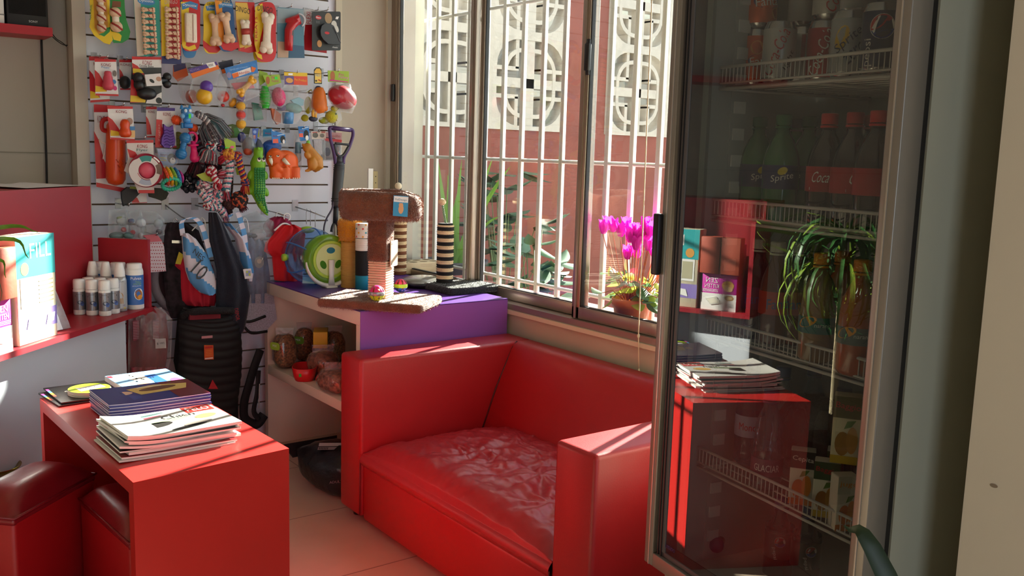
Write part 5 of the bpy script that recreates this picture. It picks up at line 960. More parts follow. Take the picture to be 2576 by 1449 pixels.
P = kcard(300, 310, 3.785, [(270, 266), (334, 268), (339, 354), (278, 350)], 'card with an orange rubber snowman toy tied with red and white cord', w=27, kx=.55, extra=lambda s: s.dot(326, 305, 8, 9, M('a88a78', .6)).poly([(326, 318), (339, 318), (339, 328), (326, 328)], SKY_).poly([(326, 328), (339, 328), (339, 346), (326, 346)], M('e0b878', .5)))
b = MB(); b.lathe([(r_*P.s, -y*P.s) for r_, y in ((0, -24), (7, -23), (11, -17), (12.5, -9), (11, -1), (12.5, 3), (15.5, 10), (15, 17), (10, 23), (0, 24))], KORA, 24, P.Q(310, 323, .026)); P.mesh('orange_rubber_toy', b)
def rope(b, pts, r, cols, turns, n=64, rs=None):
    pts = crom(pts, max(3, n//max(1, len(pts)-1))); N = len(pts); prev = None; fr_ = []
    for i, p in enumerate(pts):
        t = (pts[min(i+1, N-1)]-pts[max(i-1, 0)]).normalized(); u = V((0, 1, 0)) if prev is None else prev
        u = (u-t*u.dot(t)); u = u.normalized() if u.length > 1e-5 else V((1, 0, 0)); prev = u; fr_.append((u, t.cross(u)))
    K = len(cols)
    for k, c in enumerate(cols):
        o = []
        for i, p in enumerate(pts):
            a = 2*pi*(k/K+turns*i/N); u, w = fr_[i]; o.append(p+(u*cos(a)+w*sin(a))*r*.52)
        b.tube(o, r*.58, c, 6)
def tassel(b, p, d, ln, spread, cols, n=46, seed=0, w=.0016):
    rr = random.Random(seed); d = d.normalized(); s = d.cross(V((0, 1, 0))); s = s.normalized() if s.length > 1e-4 else V((1, 0, 0)); q = d.cross(s)
    for i in range(n):
        a = rr.uniform(0, 2*pi); R = sqrt(rr.random())*spread; e = p+d*ln*rr.uniform(.7, 1.05)+(s*cos(a)+q*sin(a))*R; m = (p*2+e)/3+(s*cos(a)+q*sin(a))*R*.45
        b.tube([p+(s*cos(a)+q*sin(a))*spread*.2, m, e], [w*1.3, w*1.2, w*.7], cols[i % len(cols)], 4)
def knotball(b, p, r, cols, seed=0, n=9):
    rr = random.Random(seed)
    for i in range(n):
        ax = V((rr.gauss(0, 1), rr.gauss(0, 1), rr.gauss(0, 1))).normalized(); u = ax.cross(V((.3, .5, .8))).normalized(); w = ax.cross(u)
        rope(b, [p+(u*cos(a)+w*sin(a))*r*.72+ax*r*.28*sin(a*2+i) for a in [2*pi*k/7 for k in range(8)]], r*.3, [cols[i % len(cols)], cols[(i+1) % len(cols)]], 5, 28)
C_ = lambda h: M(h, .9, bump=(300, .4))
cR, cW, cG, cB, cP, cT, cK, cY, cO, cM = C_('a81e30'), C_('d8d2ce'), C_('77777a'), C_('25306e'), C_('d88a98'), C_('2f6a78'), C_('2a2022'), C_('d89a3a'), C_('c05a3a'), C_('5a1a26')
# toys on the third row
P = Prod('rubber_ring_toy', 'pink flying disc in a round white card sleeve, left of the rainbow rings', 'toy pack', 358, 420, 3.78)
P.card('backing_card', [(318, 354), (386, 352), (388, 486), (348, 486), (338, 460), (330, 440), (312, 430), (322, 400)], M('d2cac4', .45), 0, .0016, lambda s: s.poly([(318, 354), (386, 352), (386, 359), (318, 360)], REDC).poly([(320, 374), (340, 382), (352, 400), (326, 396)], REDC).txt('KONG', 358, 368, 25, 9, KRED).txt('Flyer', 358, 378, 28, 8, M('2f6a66', .5)).poly([(348, 478), (388, 478), (388, 486), (348, 486)], REDC))
b = MB(); D_ = P.Q(362, 428, .03); RXm = MX.Rotation(pi/2, 3, 'X'); b.lathe([(43*P.s, .010), (44*P.s, .002), (41*P.s, -.006), (26*P.s, -.008), (22*P.s, -.004), (20*P.s, .004), (10*P.s, .010), (0, .012)], M('d04a60', .45), 44, D_, RXm); P.mesh('pink_disc', b)
b = MB(); f = frame(D_+V((0, -.0125, 0)), (1, 0, 0), (0, 0, 1)); ring(b, [(36*P.s*cos(a)*(1.18 if 2.2 < a < 5 else 1)-3*P.s, 36*P.s*sin(a)*(1.15 if a > 3.5 else 1)) for a in [2*pi*i/40 for i in range(40)]], [(21.5*P.s*cos(2*pi*i/40), 21.5*P.s*sin(2*pi*i/40)) for i in range(40)], f, 0, .001, M('cfc6c0', .5))
def arc(b, f, r0, r1, a0, a1, h, mat, n=12): b.poly([(r0*cos(a0+(a1-a0)*i/n), r0*sin(a0+(a1-a0)*i/n)) for i in range(n+1)]+[(r1*cos(a1-(a1-a0)*i/n), r1*sin(a1-(a1-a0)*i/n)) for i in range(n+1)], f, h, mat)
arc(b, f, 24*P.s, 38*P.s, 1.2, 2.1, .0014, M('2a8078', .5)); arc(b, f, 24*P.s, 38*P.s, -.3, .55, .0014, M('6d5648', .6)); arc(b, f, 23*P.s, 25*P.s, 3.4, 5.0, .0014, M('b04a50', .5)); arc(b, f, 24*P.s, 38*P.s, 4.1, 5.0, .0014, M('9aa0b0', .5)); arc(b, f, 36*P.s, 40*P.s, .6, 1.1, .0018, M('e6e2de', .5)); P.mesh('card_sleeve', b)
P = kcard(378, 300, 3.84, [(367, 268), (394, 268), (394, 346), (369, 346)], 'half-hidden dark red rubber toy card behind the purple rabbit card', bot=False, w=16)
P = kcard(415, 320, 3.80, [(395, 270), (440, 272), (444, 372), (390, 371)], 'card with a purple cat-shaped rubber plate and a purple top strip', top=M('4a2f8a', .4), w=19, kx=.55, bot=False, extra=lambda s: s.poly([(393, 300), (408, 302), (402, 371), (390, 371)], REDC).txt('Ziggies', 400, 335, 44, 6, M('e0a0a0', .5), pi/2))
b = MB(); PU_ = M('5a2a94', .42, bump=(60, .3)); b.slab(P.L([(408, 312), (414, 318), (424, 320), (431, 315), (433, 335), (437, 352), (435, 366), (426, 372), (410, 371), (402, 362), (403, 348), (409, 334)]), FR, .004, .022, PU_)
for i in range(6): b.tube(crom([P.Q(407+i*.5, 330+7*i, .023), P.Q(416, 327+7*i, .024), P.Q(424, 331+7*i, .024), P.Q(432, 328+7*i, .023)], 5), .0013, M('44207a', .5), 5)
P.mesh('purple_plate', b)
P = Prod('squeaky_toy', 'light blue plastic dog squeaky toy with a green price sticker', 'pet toy', 462, 295, 3.78); BLT = M('2f86c8', .35, coat=.3); b = MB()
b.sph(P.Q(462, 282, .03), (13*P.s, 11*P.s, 12*P.s), BLT, 18, 12); b.sph(P.Q(452, 292, .036), (6*P.s, 6*P.s, 7*P.s), M('7ab4e0', .35), 12, 8); b.sph(P.Q(473, 291, .036), (6*P.s, 6*P.s, 7*P.s), M('7ab4e0', .35), 12, 8); b.sph(P.Q(464, 302, .03), (10*P.s, 9*P.s, 12*P.s), BLT, 16, 10)
for x in (451, 471): b.lathe([(5*P.s, 0), (3*P.s, 8*P.s), (0, 12*P.s)], BLT, 10, P.Q(x, 275, .03))
for x in (457, 468): b.sph(P.Q(x, 279, .05), (4*P.s, 2*P.s, 4.4*P.s), M('cfe2f0', .4), 10, 8)
P.mesh('dog_body', b); b = MB(); b.box(P.Q(465, 316, .03), (24*P.s, .03, 13*P.s), M('1f6fb4', .35), .005, .1); b.box(P.Q(452, 316, .03), (6*P.s, .02, 14*P.s), BLT, .004); P.mesh('blue_foot_block', b); b = MB(); b.rect(FR, *P.q(463, 298), *P.q(469, 287), .056, M('4ad83a', .5)); P.mesh('price_sticker', b)
def spiky(px, py, r_, Y, label):
    P = Prod('spiky_ball', label, 'pet toy', px, py, Y, 'orange spiky balls'); b = MB(); R = r_*P.s; m = M('e8531a', .5); b.sph((0, -.02, 0), R*.86, m, 18, 12); n = 70
    for i in range(n):
        z = 1-2*(i+.5)/n; a = i*2.39996; d = V((sqrt(1-z*z)*cos(a), sqrt(1-z*z)*sin(a), z)); b.lathe([(R*.12, 0), (0, R*.32)], m, 5, V((0, -.02, 0))+d*R*.8, d.to_track_quat('Z', 'Y').to_matrix())
    P.mesh('ball', b)
spiky(440, 302, 13, 3.80, 'orange spiky ball at the left of the blue dog toy'); spiky(482, 323, 12.5, 3.81, 'orange spiky ball at the right below the blue dog toy')
def dumbbell(px, py, e1, e2, r_, mat, Y, label):
    P = Prod('dumbbell_toy', label, 'pet toy', px, py, Y, 'ribbed dumbbell toys'); b = MB(); a, c = P.Q(*e1, .025), P.Q(*e2, .025); d = (c-a).normalized(); L = (c-a).length; s = P.s; prof = []
    for i in range(49):
        t = i/48*1.0; y = -r_*s+t*(L+2*r_*s); dd = min(abs(y), abs(y-L)); R = sqrt(max(0, (r_*s)**2-dd**2)); R = max(R, r_*s*.52 if -r_*s*.4 < y < L+r_*s*.4 else 0); prof.append((R*(1+.06*cos(y/s*1.25)), y))
    b.lathe([(0, prof[0][1])]+prof+[(0, prof[-1][1])], mat, 20, a, d.to_track_quat('Z', 'Y').to_matrix()); P.mesh('ribbed_body', b)
dumbbell(456, 366, (461, 347), (451, 387), 14, M('1f78b4', .4, coat=.2), 3.785, 'blue ribbed rubber dumbbell hanging under the blue dog toy'); dumbbell(442, 355, (444, 342), (440, 372), 11, M('6d6a22', .5), 3.84, 'olive ribbed dumbbell hidden behind the blue one')
P = Prod('pacifier_toy', 'hot pink rubber pacifier-shaped dog toy', 'pet toy', 482, 370, 3.785); HP = M('d81e6a', .42); b = MB(); b.tube([P.Q(479+12*cos(a), 347-14*sin(a), .02) for a in [-1.1+3.4*i/16 for i in range(17)]], 3.2*P.s, HP, 8); b.lathe([(r_*P.s, -y*P.s) for r_, y in ((0, -9), (5, -8), (6, -1), (13, 0), (13, 4), (7, 5), (8, 18), (12, 30), (12, 38), (7, 44), (0, 45))], HP, 22, P.Q(481, 363, .024), MX.Rotation(-.1, 3, 'Y')); P.mesh('pacifier', b)
P = Prod('treat_pouch', 'small pale blue card pack with a black and white cat, under the purple plate card', 'toy pack', 420, 395, 3.79)
P.card('backing_card', [(393, 374), (446, 376), (443, 408), (432, 416), (402, 414)], M('8fa6cc', .4), .012, .002, lambda s: s.poly([(393, 374), (446, 376), (444, 384), (396, 382)], M('aab4dc', .4)).txt('toys', 410, 390, 18, 7, M('6a2a3a', .5)).dot(429, 398, 11, 12, M('3a3a40', .6)).dot(432, 404, 7, 8, M('dcdcdc', .6)).dot(432, 400, 2, 2, BLACK).poly([(400, 395), (416, 397), (416, 399), (400, 397)], M('c9c46a', .5)).poly([(400, 401), (416, 403), (416, 405), (400, 403)], M('c9c46a', .5))); P.bag(dense([(390, 372), (448, 375), (445, 412), (428, 420), (402, 417)], 4), .01)
P = Prod('ring_stack_toy', 'rainbow stack of spiked rubber rings with a teal ring below', 'pet toy', 425, 450, 3.78)
for i, (x, c, r_, n_) in enumerate(((411, 'd8502a', 22, 'orange_ring'), (420, 'e0a81c', 23, 'yellow_ring'), (430, '7aa82a', 22, 'lime_ring'), (440, '2a78b0', 21, 'blue_ring'), (449, 'b0287a', 13, 'magenta_ring'))):
    b = MB(); m = M(c, .45); c0 = P.Q(x, 443, .03); R = r_*P.s; b.lathe([(R*.86, -4*P.s), (R, 0), (R*.86, 4*P.s), (R*.6, 3*P.s), (R*.6, -3*P.s), (R*.86, -4*P.s)], m, 30, c0, MX.Rotation(pi/2-.25, 3, 'Y'))
    for k in range(22): a = 2*pi*k/22; d = MX.Rotation(pi/2-.25, 3, 'Y')@V((cos(a), sin(a), 0)); b.lathe([(2.6*P.s, 0), (0, 5.5*P.s)], m, 6, c0+d*R*.94, d.to_track_quat('Z', 'Y').to_matrix())
    P.mesh(n_, b)
b = MB(); m = M('2aa888', .45)
for k in range(20): a = 2*pi*k/20; b.sph(P.Q(423+22*cos(a), 462+14*sin(a), .04-.02*sin(a)), (4.6*P.s, 4.6*P.s, 6*P.s), m, 8, 6)
b.tube([P.Q(423+22*cos(2*pi*k/24), 462+14*sin(2*pi*k/24), .04-.02*sin(2*pi*k/24)) for k in range(24)], 4*P.s, m, 8, True); P.mesh('teal_ring', b)
P = Prod('rubber_cap_toy', 'black pointed rubber fin toy hanging low behind the pink disc card', 'pet toy', 325, 492, 3.84); b = MB(); b.slab(P.L([(303, 482), (318, 470), (345, 472), (352, 482), (330, 505), (308, 518), (304, 500)]), FR, 0, .02, M('1b1a1d', .6)); b.slab(P.L([(324, 468), (344, 470), (342, 476), (322, 474)]), FR, .02, .022, M('7a8a2a', .5)); P.mesh('fin', b)
P = Prod('felt_disc_toy', 'dark olive felt disc hanging under the rainbow rings', 'pet toy', 398, 488, 3.84); b = MB(); b.slab(P.L([(370, 478), (384, 472), (412, 474), (423, 486), (416, 500), (405, 505), (392, 500), (374, 495)]), FR, 0, .01, M('34362a', .9, bump=(120, .5))); P.mesh('disc', b)
P = kcard(355, 500, 3.86, [(330, 480), (368, 482), (370, 510), (332, 512)], 'bottom of a white and red card hanging behind the black fin toy', bot=False, w=8)
P = Prod('rubber_knob_toy', 'dark blue-black knobbly rubber toy right of the rainbow rings', 'pet toy', 470, 458, 3.84); b = MB()
for i in range(26): a = i*2.4; z = 1-2*(i+.5)/26; b.sph(P.Q(472+22*sqrt(1-z*z)*cos(a), 458-22*z, .02+.03*sqrt(1-z*z)*sin(a)), 7*P.s, M('15161f', .5), 8, 6)
P.mesh('knobs', b)
# rope toys
RG = 'twisted rope toys hanging in a bunch'
def rtoy(px, py, Y, label): return Prod('rope_toy', label, 'rope toy', px, py, Y, RG)
P = rtoy(525, 330, 3.77, 'large grey fringed rope toy at the top of the rope bunch'); b = MB(); tassel(b, P.Q(520, 300, .0), V((.6, 0, -1)), 60*P.s, 42*P.s, [cG, C_('4a3a3c'), cG, C_('8a8a90'), C_('3f5a5e')], 170, 1, .0021); tassel(b, P.Q(505, 290, .0), V((.8, 0, -.35)), 60*P.s, 16*P.s, [C_('4a3a3c'), cG, C_('5f5558')], 50, 2); rope(b, [P.Q(492, 285, .01), P.Q(512, 300, .02), P.Q(530, 330, .03), P.Q(532, 362, .03)], 8*P.s, [cG, C_('5d5558'), cW], 9); P.mesh('grey_rope', b)
P = rtoy(525, 375, 3.755, 'grey, green and red knotted rope toy with a wide fringe'); b = MB(); rope(b, [P.Q(530, 335, 0), P.Q(534, 352, .01), P.Q(530, 366, .01)], 7*P.s, [cT, cW, cG], 4); knotball(b, P.Q(528, 368, .01), 14*P.s, [cW, cT, cR], 3, 7); tassel(b, P.Q(526, 374, .01), V((-.25, 0, -1)), 36*P.s, 26*P.s, [cG, C_('6a7a80'), cG, cW, cR], 120, 4, .002); P.mesh('knotted_rope', b)
P = rtoy(590, 410, 3.76, 'blue, orange and red rope toy looping down at the right of the bunch'); b = MB(); knotball(b, P.Q(572, 388, .01), 16*P.s, [cY, cO, cY], 5, 7); tassel(b, P.Q(566, 392, .01), V((-.8, 0, -.6)), 26*P.s, 10*P.s, [cR], 50, 6, .002); knotball(b, P.Q(596, 392, .01), 11*P.s, [cB, cO, cR], 8, 6); rope(b, [P.Q(578, 392, .01), P.Q(594, 398, .02), P.Q(602, 425, .02), P.Q(612, 455, .02)], 8*P.s, [cB, cY, cR], 8); knotball(b, P.Q(612, 458, .02), 11*P.s, [cB, cO], 9, 6); tassel(b, P.Q(612, 464, .02), V((.0, 0, -1)), 24*P.s, 13*P.s, [cR, cY, cR, cO], 70, 7, .002); P.mesh('rope', b)
P = rtoy(575, 440, 3.765, 'pink, teal and white braided rope toy hanging beneath the orange knot'); b = MB(); tassel(b, P.Q(560, 362, .0), V((-.2, 0, 1)), 14*P.s, 8*P.s, [cP, cB], 40, 4); knotball(b, P.Q(558, 372, 0), 12*P.s, [cB, cP, cK], 4, 6); rope(b, [P.Q(560, 380, 0), P.Q(576, 410, .01), P.Q(572, 445, .01), P.Q(562, 480, .02)], 10*P.s, [cT, cP, cW], 8); tassel(b, P.Q(562, 470, .02), V((.1, 0, -1)), 34*P.s, 12*P.s, [cP, cR, cT], 50, 9); P.mesh('braid', b)
P = rtoy(535, 445, 3.755, 'red and white knotted rope toy in the middle of the bunch'); b = MB(); knotball(b, P.Q(529, 430, .01), 14*P.s, [cR, cW, cR], 11, 8); rope(b, [P.Q(532, 436, .01), P.Q(538, 452, .02), P.Q(546, 462, .02)], 8*P.s, [cR, cW], 4); knotball(b, P.Q(543, 466, .02), 12*P.s, [cR, cR, cW], 12, 7); tassel(b, P.Q(546, 440, .0), V((1, 0, .1)), 22*P.s, 14*P.s, [cR, C_('7a3a3a'), cP], 50, 13); P.mesh('rope', b)
P = rtoy(525, 490, 3.77, 'tangled pink, teal and white rope toy hanging lowest in the bunch'); b = MB(); rope(b, [P.Q(498, 462, 0), P.Q(520, 470, .01), P.Q(525, 495, .01), P.Q(545, 505, .01), P.Q(560, 480, .01)], 10*P.s, [cP, cT, cW], 11, 80); rope(b, [P.Q(500, 480, .01), P.Q(515, 500, .02), P.Q(522, 520, .02), P.Q(545, 522, .02), P.Q(560, 540, .02)], 9*P.s, [cW, cT, cP], 10, 80); knotball(b, P.Q(510, 472, .01), 16*P.s, [cP, C_('6a5a5e'), cW], 21, 8); knotball(b, P.Q(545, 490, .01), 16*P.s, [cT, cP, cW], 22, 8); knotball(b, P.Q(518, 516, .02), 12*P.s, [cR, cW], 23, 6); tassel(b, P.Q(558, 520, .01), V((.2, 0, -1)), 40*P.s, 10*P.s, [cT, cB, cP], 40, 14); P.mesh('tangle', b)
P = rtoy(602, 500, 3.765, 'black and orange-red ball knot rope toy at the lower right of the bunch'); b = MB(); knotball(b, P.Q(600, 502, .01), 21*P.s, [cK, cO, cK], 31, 11); tassel(b, P.Q(604, 512, .01), V((.4, 0, -1)), 20*P.s, 12*P.s, [cK, cM], 40, 15); P.mesh('ball_knot', b)
P = rtoy(575, 515, 3.775, 'dark brown frayed rope toy beside the black and orange ball knot'); b = MB(); rope(b, [P.Q(588, 430, -.02), P.Q(586, 470, -.01), P.Q(580, 505, 0)], 3*P.s, [cK, C_('4a3a30')], 10); knotball(b, P.Q(576, 512, 0), 17*P.s, [C_('3a1c1e'), C_('4a2a26')], 32, 9); tassel(b, P.Q(574, 522, 0), V((-.2, 0, -1)), 18*P.s, 14*P.s, [C_('3a1c1e'), cK], 50, 16); P.mesh('dark_knot', b)
P = rtoy(495, 420, 3.80, 'dark maroon fringed rope toy at the left of the bunch'); b = MB(); rope(b, [P.Q(500, 345, -.02), P.Q(510, 385, -.01), P.Q(500, 420, 0)], 12*P.s, [cK, cM, cG], 6); tassel(b, P.Q(500, 405, 0), V((-.3, 0, -1)), 44*P.s, 22*P.s, [cM, C_('3a2024'), cK], 120, 17, .002); tassel(b, P.Q(535, 395, -.02), V((.1, 0, -1)), 40*P.s, 26*P.s, [cK, cM, C_('3a2a2e')], 80, 18, .002); P.mesh('maroon_rope', b)
def tagcard(px, py, Y, pts, label, col='9ab82c', deco=None): P = Prod('swing_tag', label, 'tag', px, py, Y, 'lime swing tags'); P.card('tag', pts, M(col, .45), 0, .0014, deco)
tagcard(580, 362, 3.745, [(562, 344), (592, 358), (594, 379), (568, 378)], 'lime green tag with a green sticker on the ropes', deco=lambda s: s.poly([(566, 370), (578, 372), (577, 379), (566, 378)], M('2fd84a', .5)).dot(584, 370, 5, 3, M('d8508a', .5)))
tagcard(512, 448, 3.75, [(494, 440), (520, 432), (532, 440), (534, 458), (510, 454)], 'crumpled olive-lime tag beside the red and white rope', '9aa82a'); tagcard(602, 432, 3.80, [(592, 422), (616, 418), (616, 440), (596, 440)], 'small lime tag peeking out behind the blue and orange rope')
b_ = Prod('bagged_toy', 'folded olive and lime bagged toys hanging behind the rope bunch', 'toy bag', 580, 330, 3.86); b_.card('header_card', [(555, 318), (585, 312), (630, 322), (625, 345), (565, 348)], M('5a6a24', .5), 0, .004, lambda s: s.poly([(588, 322), (604, 320), (606, 340), (590, 344)], M('4a8a3a', .5)).poly([(572, 318), (582, 318), (582, 323), (572, 323)], M('b9b9a0', .5)))
# right half of the third row
P = Prod('bagged_toy', 'grey egg-shaped toy with an orange belly, left of the crocodile snout', 'toy bag', 620, 368, 3.80, 'bagged toys in the third row'); P.ball('grey_egg', 620, 367, 15, 22, M('5f656c', .4, coat=.2), .02); P.ball('orange_belly', 616, 381, 11, 9, M('b0482a', .45), .034); P.ball('white_beak', 626, 388, 5, 3.4, M('e0ddd4', .5), .03); P.ball('blue_cap', 606, 346, 10, 13, M('1f2f7a', .45), .01); P.bag(dense([(598, 335), (636, 340), (642, 385), (630, 398), (604, 392)], 4), .02, None, 'clear_bag', .03)
P = Prod('bagged_toy', 'dark grey shark-like toy with a narrow blue tag above the crocodile', 'toy bag', 640, 350, 3.815, 'bagged toys in the third row'); P.card('header_card', [(628, 324), (644, 322), (640, 352), (636, 362), (630, 358)], M('3a5ab0', .45), .03, .002, lambda s: s.dot(634, 332, 4, 4, M('88aadc', .5)).poly([(630, 340), (636, 340), (636, 349), (631, 349)], M('c8604a', .5))); b = MB(); b.lathe([(r_*P.s, -y*P.s) for r_, y in ((0, -20), (7, -14), (11, 0), (13, 14), (8, 24), (0, 28))], M('4a5262', .45), 18, P.Q(646, 368, .02), MX.Rotation(-.15, 3, 'Y')); P.mesh('grey_toy', b); b = MB(); b.slab(P.L([(643, 322), (650, 320), (652, 345), (646, 345)]), FR, .0, .002, M('a8b02c', .5)); P.mesh('lime_strip', b)
P = Prod('bagged_toy', 'blue latex toy bagged under a bright blue header, behind the mammoth', 'toy bag', 675, 360, 3.84, 'bagged toys in the third row'); P.card('header_card', [(658, 325), (680, 323), (682, 344), (657, 346)], M('1f86b8', .45), .02, .002, lambda s: s.txt('toys', 670, 336, 16, 5, M('d8506a', .5)).poly([(657, 343), (681, 341), (681, 344), (657, 346)], M('9cd0e8', .5))); b = MB(); b.sph(P.Q(680, 368, .02), (24*P.s, 12*P.s, 16*P.s), M('2a5cb0', .4), 18, 10); b.tube([P.Q(670, 368, .03), P.Q(664, 385, .03), P.Q(662, 398, .03)], [8*P.s, 6*P.s, 4*P.s], M('2a5cb0', .4), 10); P.mesh('blue_toy', b); P.bag(dense([(658, 346), (718, 346), (724, 400), (660, 400)], 4), .02)
ORE = M('e05c14', .5, noise=(14, .1))
P = Prod('latex_animal_toy', 'orange latex mammoth toy with white tusks under a blue header card', 'animal toy', 703, 412, 3.775, 'latex animal toys')
header(P, [(679, 326), (715, 338), (716, 359), (683, 360)], M('1f78c4', .4), .01, lambda s: s.poly([(684, 350), (697, 349), (698, 360), (684, 360)], M('e0604a', .5)).txt('toys', 690, 343, 12, 5, M('8a2a3a', .5)).poly([(680, 326), (690, 331), (684, 330)], WHITE).dot(709, 351, 6, 9, M('1c1c20', .6)).dot(711, 356, 3, 5, WHITE).poly([(694, 340), (712, 336), (713, 338), (695, 342)], M('b8d8f0', .5)))
b = MB(); s = P.s
b.sph(P.Q(712, 406, .02), (33*s, .035, 27*s), ORE, 22, 14); b.sph(P.Q(722, 414, .02), (23*s, .03, 24*s), ORE, 18, 12); b.sph(P.Q(689, 401, .03), (24*s, .036, 23*s), ORE, 20, 12); b.sph(P.Q(684, 384, .03), (16*s, .026, 11*s), ORE, 14, 10); b.sph(P.Q(668, 398, .03), (6*s, .014, 16*s), ORE, 12, 8)
b.sph(P.Q(706, 402, .064), (9*s, .008, 15*s), ORE, 14, 10, MX.Rotation(.25, 3, 'Y')); b.tube([P.Q(682, 412, .05), P.Q(688, 424, .055), P.Q(700, 432, .05)], [10*s, 9*s, 6*s], ORE, 12)
for x, y0, d, w in ((682, 418, .04, 14), (705, 420, .045, 14), (731, 420, .04, 13), (716, 418, .0, 11)): b.tube([P.Q(x, y0, d), P.Q(x+1, y0+14, d), P.Q(x+1, 446, d), P.Q(x+1, 449, d)], [w*s*1.05, w*s*.95, w*s, w*s*.9], ORE, 14)
remesh(P.mesh('body', b), .0035, 5)
IVO = M('ece2cc', .5); b = MB(); b.tube([P.Q(696, 400, .07), P.Q(702, 410, .085), P.Q(710, 413, .082)], [5*s, 4.4*s, .6*s], IVO, 10); P.mesh('tusk', b); b = MB(); b.tube([P.Q(666, 399, .06), P.Q(666, 407, .07), P.Q(669, 415, .065)], [4.6*s, 4*s, .6*s], IVO, 10); P.mesh('tusk', b)
for x, y in ((683, 392), (668, 393)): b = MB(); b.sph(P.Q(x, y, .066 if x > 670 else .05), (4*s, .004, 2.2*s), IVO, 10, 6); b.sph(P.Q(x+.5, y-1, .0695 if x > 670 else .0535), (1.8*s, .002, 1.4*s), BLACK, 8, 6); P.mesh('eye', b)
for x0 in (671, 697, 722):
    b = MB()
    for k in range(4): b.sph(P.Q(x0+5*k, 447, .04+14*s), (2*s, .003, 1.6*s), IVO, 8, 6)
    P.mesh('toenails', b)
GC, GC2 = M('6fae1c', .45), M('1f7a34', .5)
P = Prod('latex_animal_toy', 'green latex crocodile toy hanging tail down with big white eyes', 'animal toy', 643, 450, 3.765, 'latex animal toys'); b = MB(); s = P.s
def path(rows, d0): return [P.Q(x, y, d0) for x, y, r_ in rows], [r_*s for x, y, r_ in rows]
pp_, rr_ = path([(643, 371, 9), (643, 378, 11.5), (643, 390, 11), (642, 400, 15), (642, 410, 19), (642, 420, 17), (641, 432, 16), (641, 450, 18), (641, 470, 19), (643, 485, 17), (646, 500, 12), (651, 516, 9), (657, 528, 6), (664, 538, 3), (668, 541, 1.5)], .03); b.tube(pp_, rr_, GC, 18, flat=1, up=(0, 1, 0))
for x, y in ((624, 440), (661, 440), (623, 478), (663, 482)): b.sph(P.Q(x, y, .025), (7*s, .014, 12*s), GC, 12, 8, MX.Rotation(.3 if x < 640 else -.3, 3, 'Y'))
for x in (639, 647): b.sph(P.Q(x, 374, .045), (4.6*s, .008, 4.6*s), GC, 10, 8)
remesh(P.mesh('body', b), .0032, 4)
b = MB(); k = 0
for y, hw in [(424+6*i, 11 if i < 10 else 11-(i-10)*1.15) for i in range(19)]:
    xc = 641 if y < 485 else 641+((y-485)/56)**1.3*27; base = .03+{True: 17, False: 12}[y < 485]*s; n = max(1, int(hw*2/5))
    for i in range(n+1):
        x = xc-hw+2*hw*i/max(1, n); zz = .03+sqrt(max(0, (max(2.5, (18.5 if y < 480 else 18.5*(1-(y-480)/66)))**2-(x-xc)**2)))*s; b.lathe([(3.4*s, 0), (0, 4*s)], GC2, 6, P.Q(x, y, zz-.001), MX.Rotation(pi/2, 3, 'X')); b.sph(P.Q(x, y, zz-.0025), (3.6*s, .002, 3.6*s), GC2, 8, 6)
P.mesh('back_spikes', b)
for x in (638, 649): b = MB(); b.sph(P.Q(x, 401, .058), (4.6*s, .006, 5.4*s), M('f0efe6', .4), 12, 8); b.sph(P.Q(x, 398.5, .0625), (3.4*s, .004, 3.4*s), BLACK, 10, 8); P.mesh('eye', b)
KG = M('b9791c', .5, noise=(14, .12))
P = Prod('latex_animal_toy', 'ochre latex kangaroo toy seen from behind under a blue header card', 'animal toy', 780, 400, 3.78, 'latex animal toys')
header(P, [(747, 318), (774, 318), (775, 352), (752, 355)], M('1f78c4', .4), .012, lambda s: s.poly([(749, 336), (759, 335), (760, 345), (750, 345)], M('e0604a', .5)).txt('toys', 755, 330, 11, 5, M('8a2a3a', .5)).dot(767, 338, 6, 10, M('1c1c20', .6)).dot(769, 347, 4, 6, WHITE).poly([(756, 322), (772, 319), (773, 321), (757, 325)], M('b8d8f0', .5)))
b = MB(); s = P.s; b.sph(P.Q(766, 372, .03), (11*s, .018, 12*s), KG, 14, 10); b.sph(P.Q(757, 368, .03), (3.4*s, .008, 8*s), KG, 10, 8, MX.Rotation(-.5, 3, 'Y')); b.tube([P.Q(769, 372, .03), P.Q(776, 386, .03), P.Q(785, 404, .03), P.Q(788, 418, .03), P.Q(780, 428, .03)], [9*s, 13*s, 19*s, 17*s, 8*s], KG, 16); b.sph(P.Q(762, 391, .045), (7*s, .012, 10*s), KG, 12, 8, MX.Rotation(-.6, 3, 'Y')); b.sph(P.Q(772, 412, .055), (12*s, .018, 15*s), KG, 14, 10); b.tube([P.Q(771, 422, .05), P.Q(762, 428, .05), P.Q(755, 429, .05)], [5*s, 4*s, 2.4*s], KG, 10); b.tube([P.Q(785, 425, .02), P.Q(796, 424, .02), P.Q(803, 416, .02)], [7*s, 6*s, 4*s], KG, 10)
remesh(P.mesh('body', b), .003, 3); P.ball('green_tag', 768, 358, 4.5, 5, M('7ac04a', .5), .03)
P = Prod('bagged_toy', 'teal and white capsule toy in a clear sleeve between the mammoth and the kangaroo', 'toy bag', 744, 385, 3.80, 'bagged toys in the third row'); b = MB(); b.lathe([(0, 26*P.s), (6*P.s, 25*P.s), (7*P.s, 20*P.s), (7*P.s, 0)], M('1f7a96', .4), 16, P.Q(745, 385, .02)); P.mesh('teal_half', b); P.ball('white_half', 744, 397, 8.5, 11, M('c9c6c4', .45), .02); P.bag(dense([(736, 330), (752, 330), (754, 425), (740, 440), (732, 415)], 4), .02, None, 'clear_bag', .02)
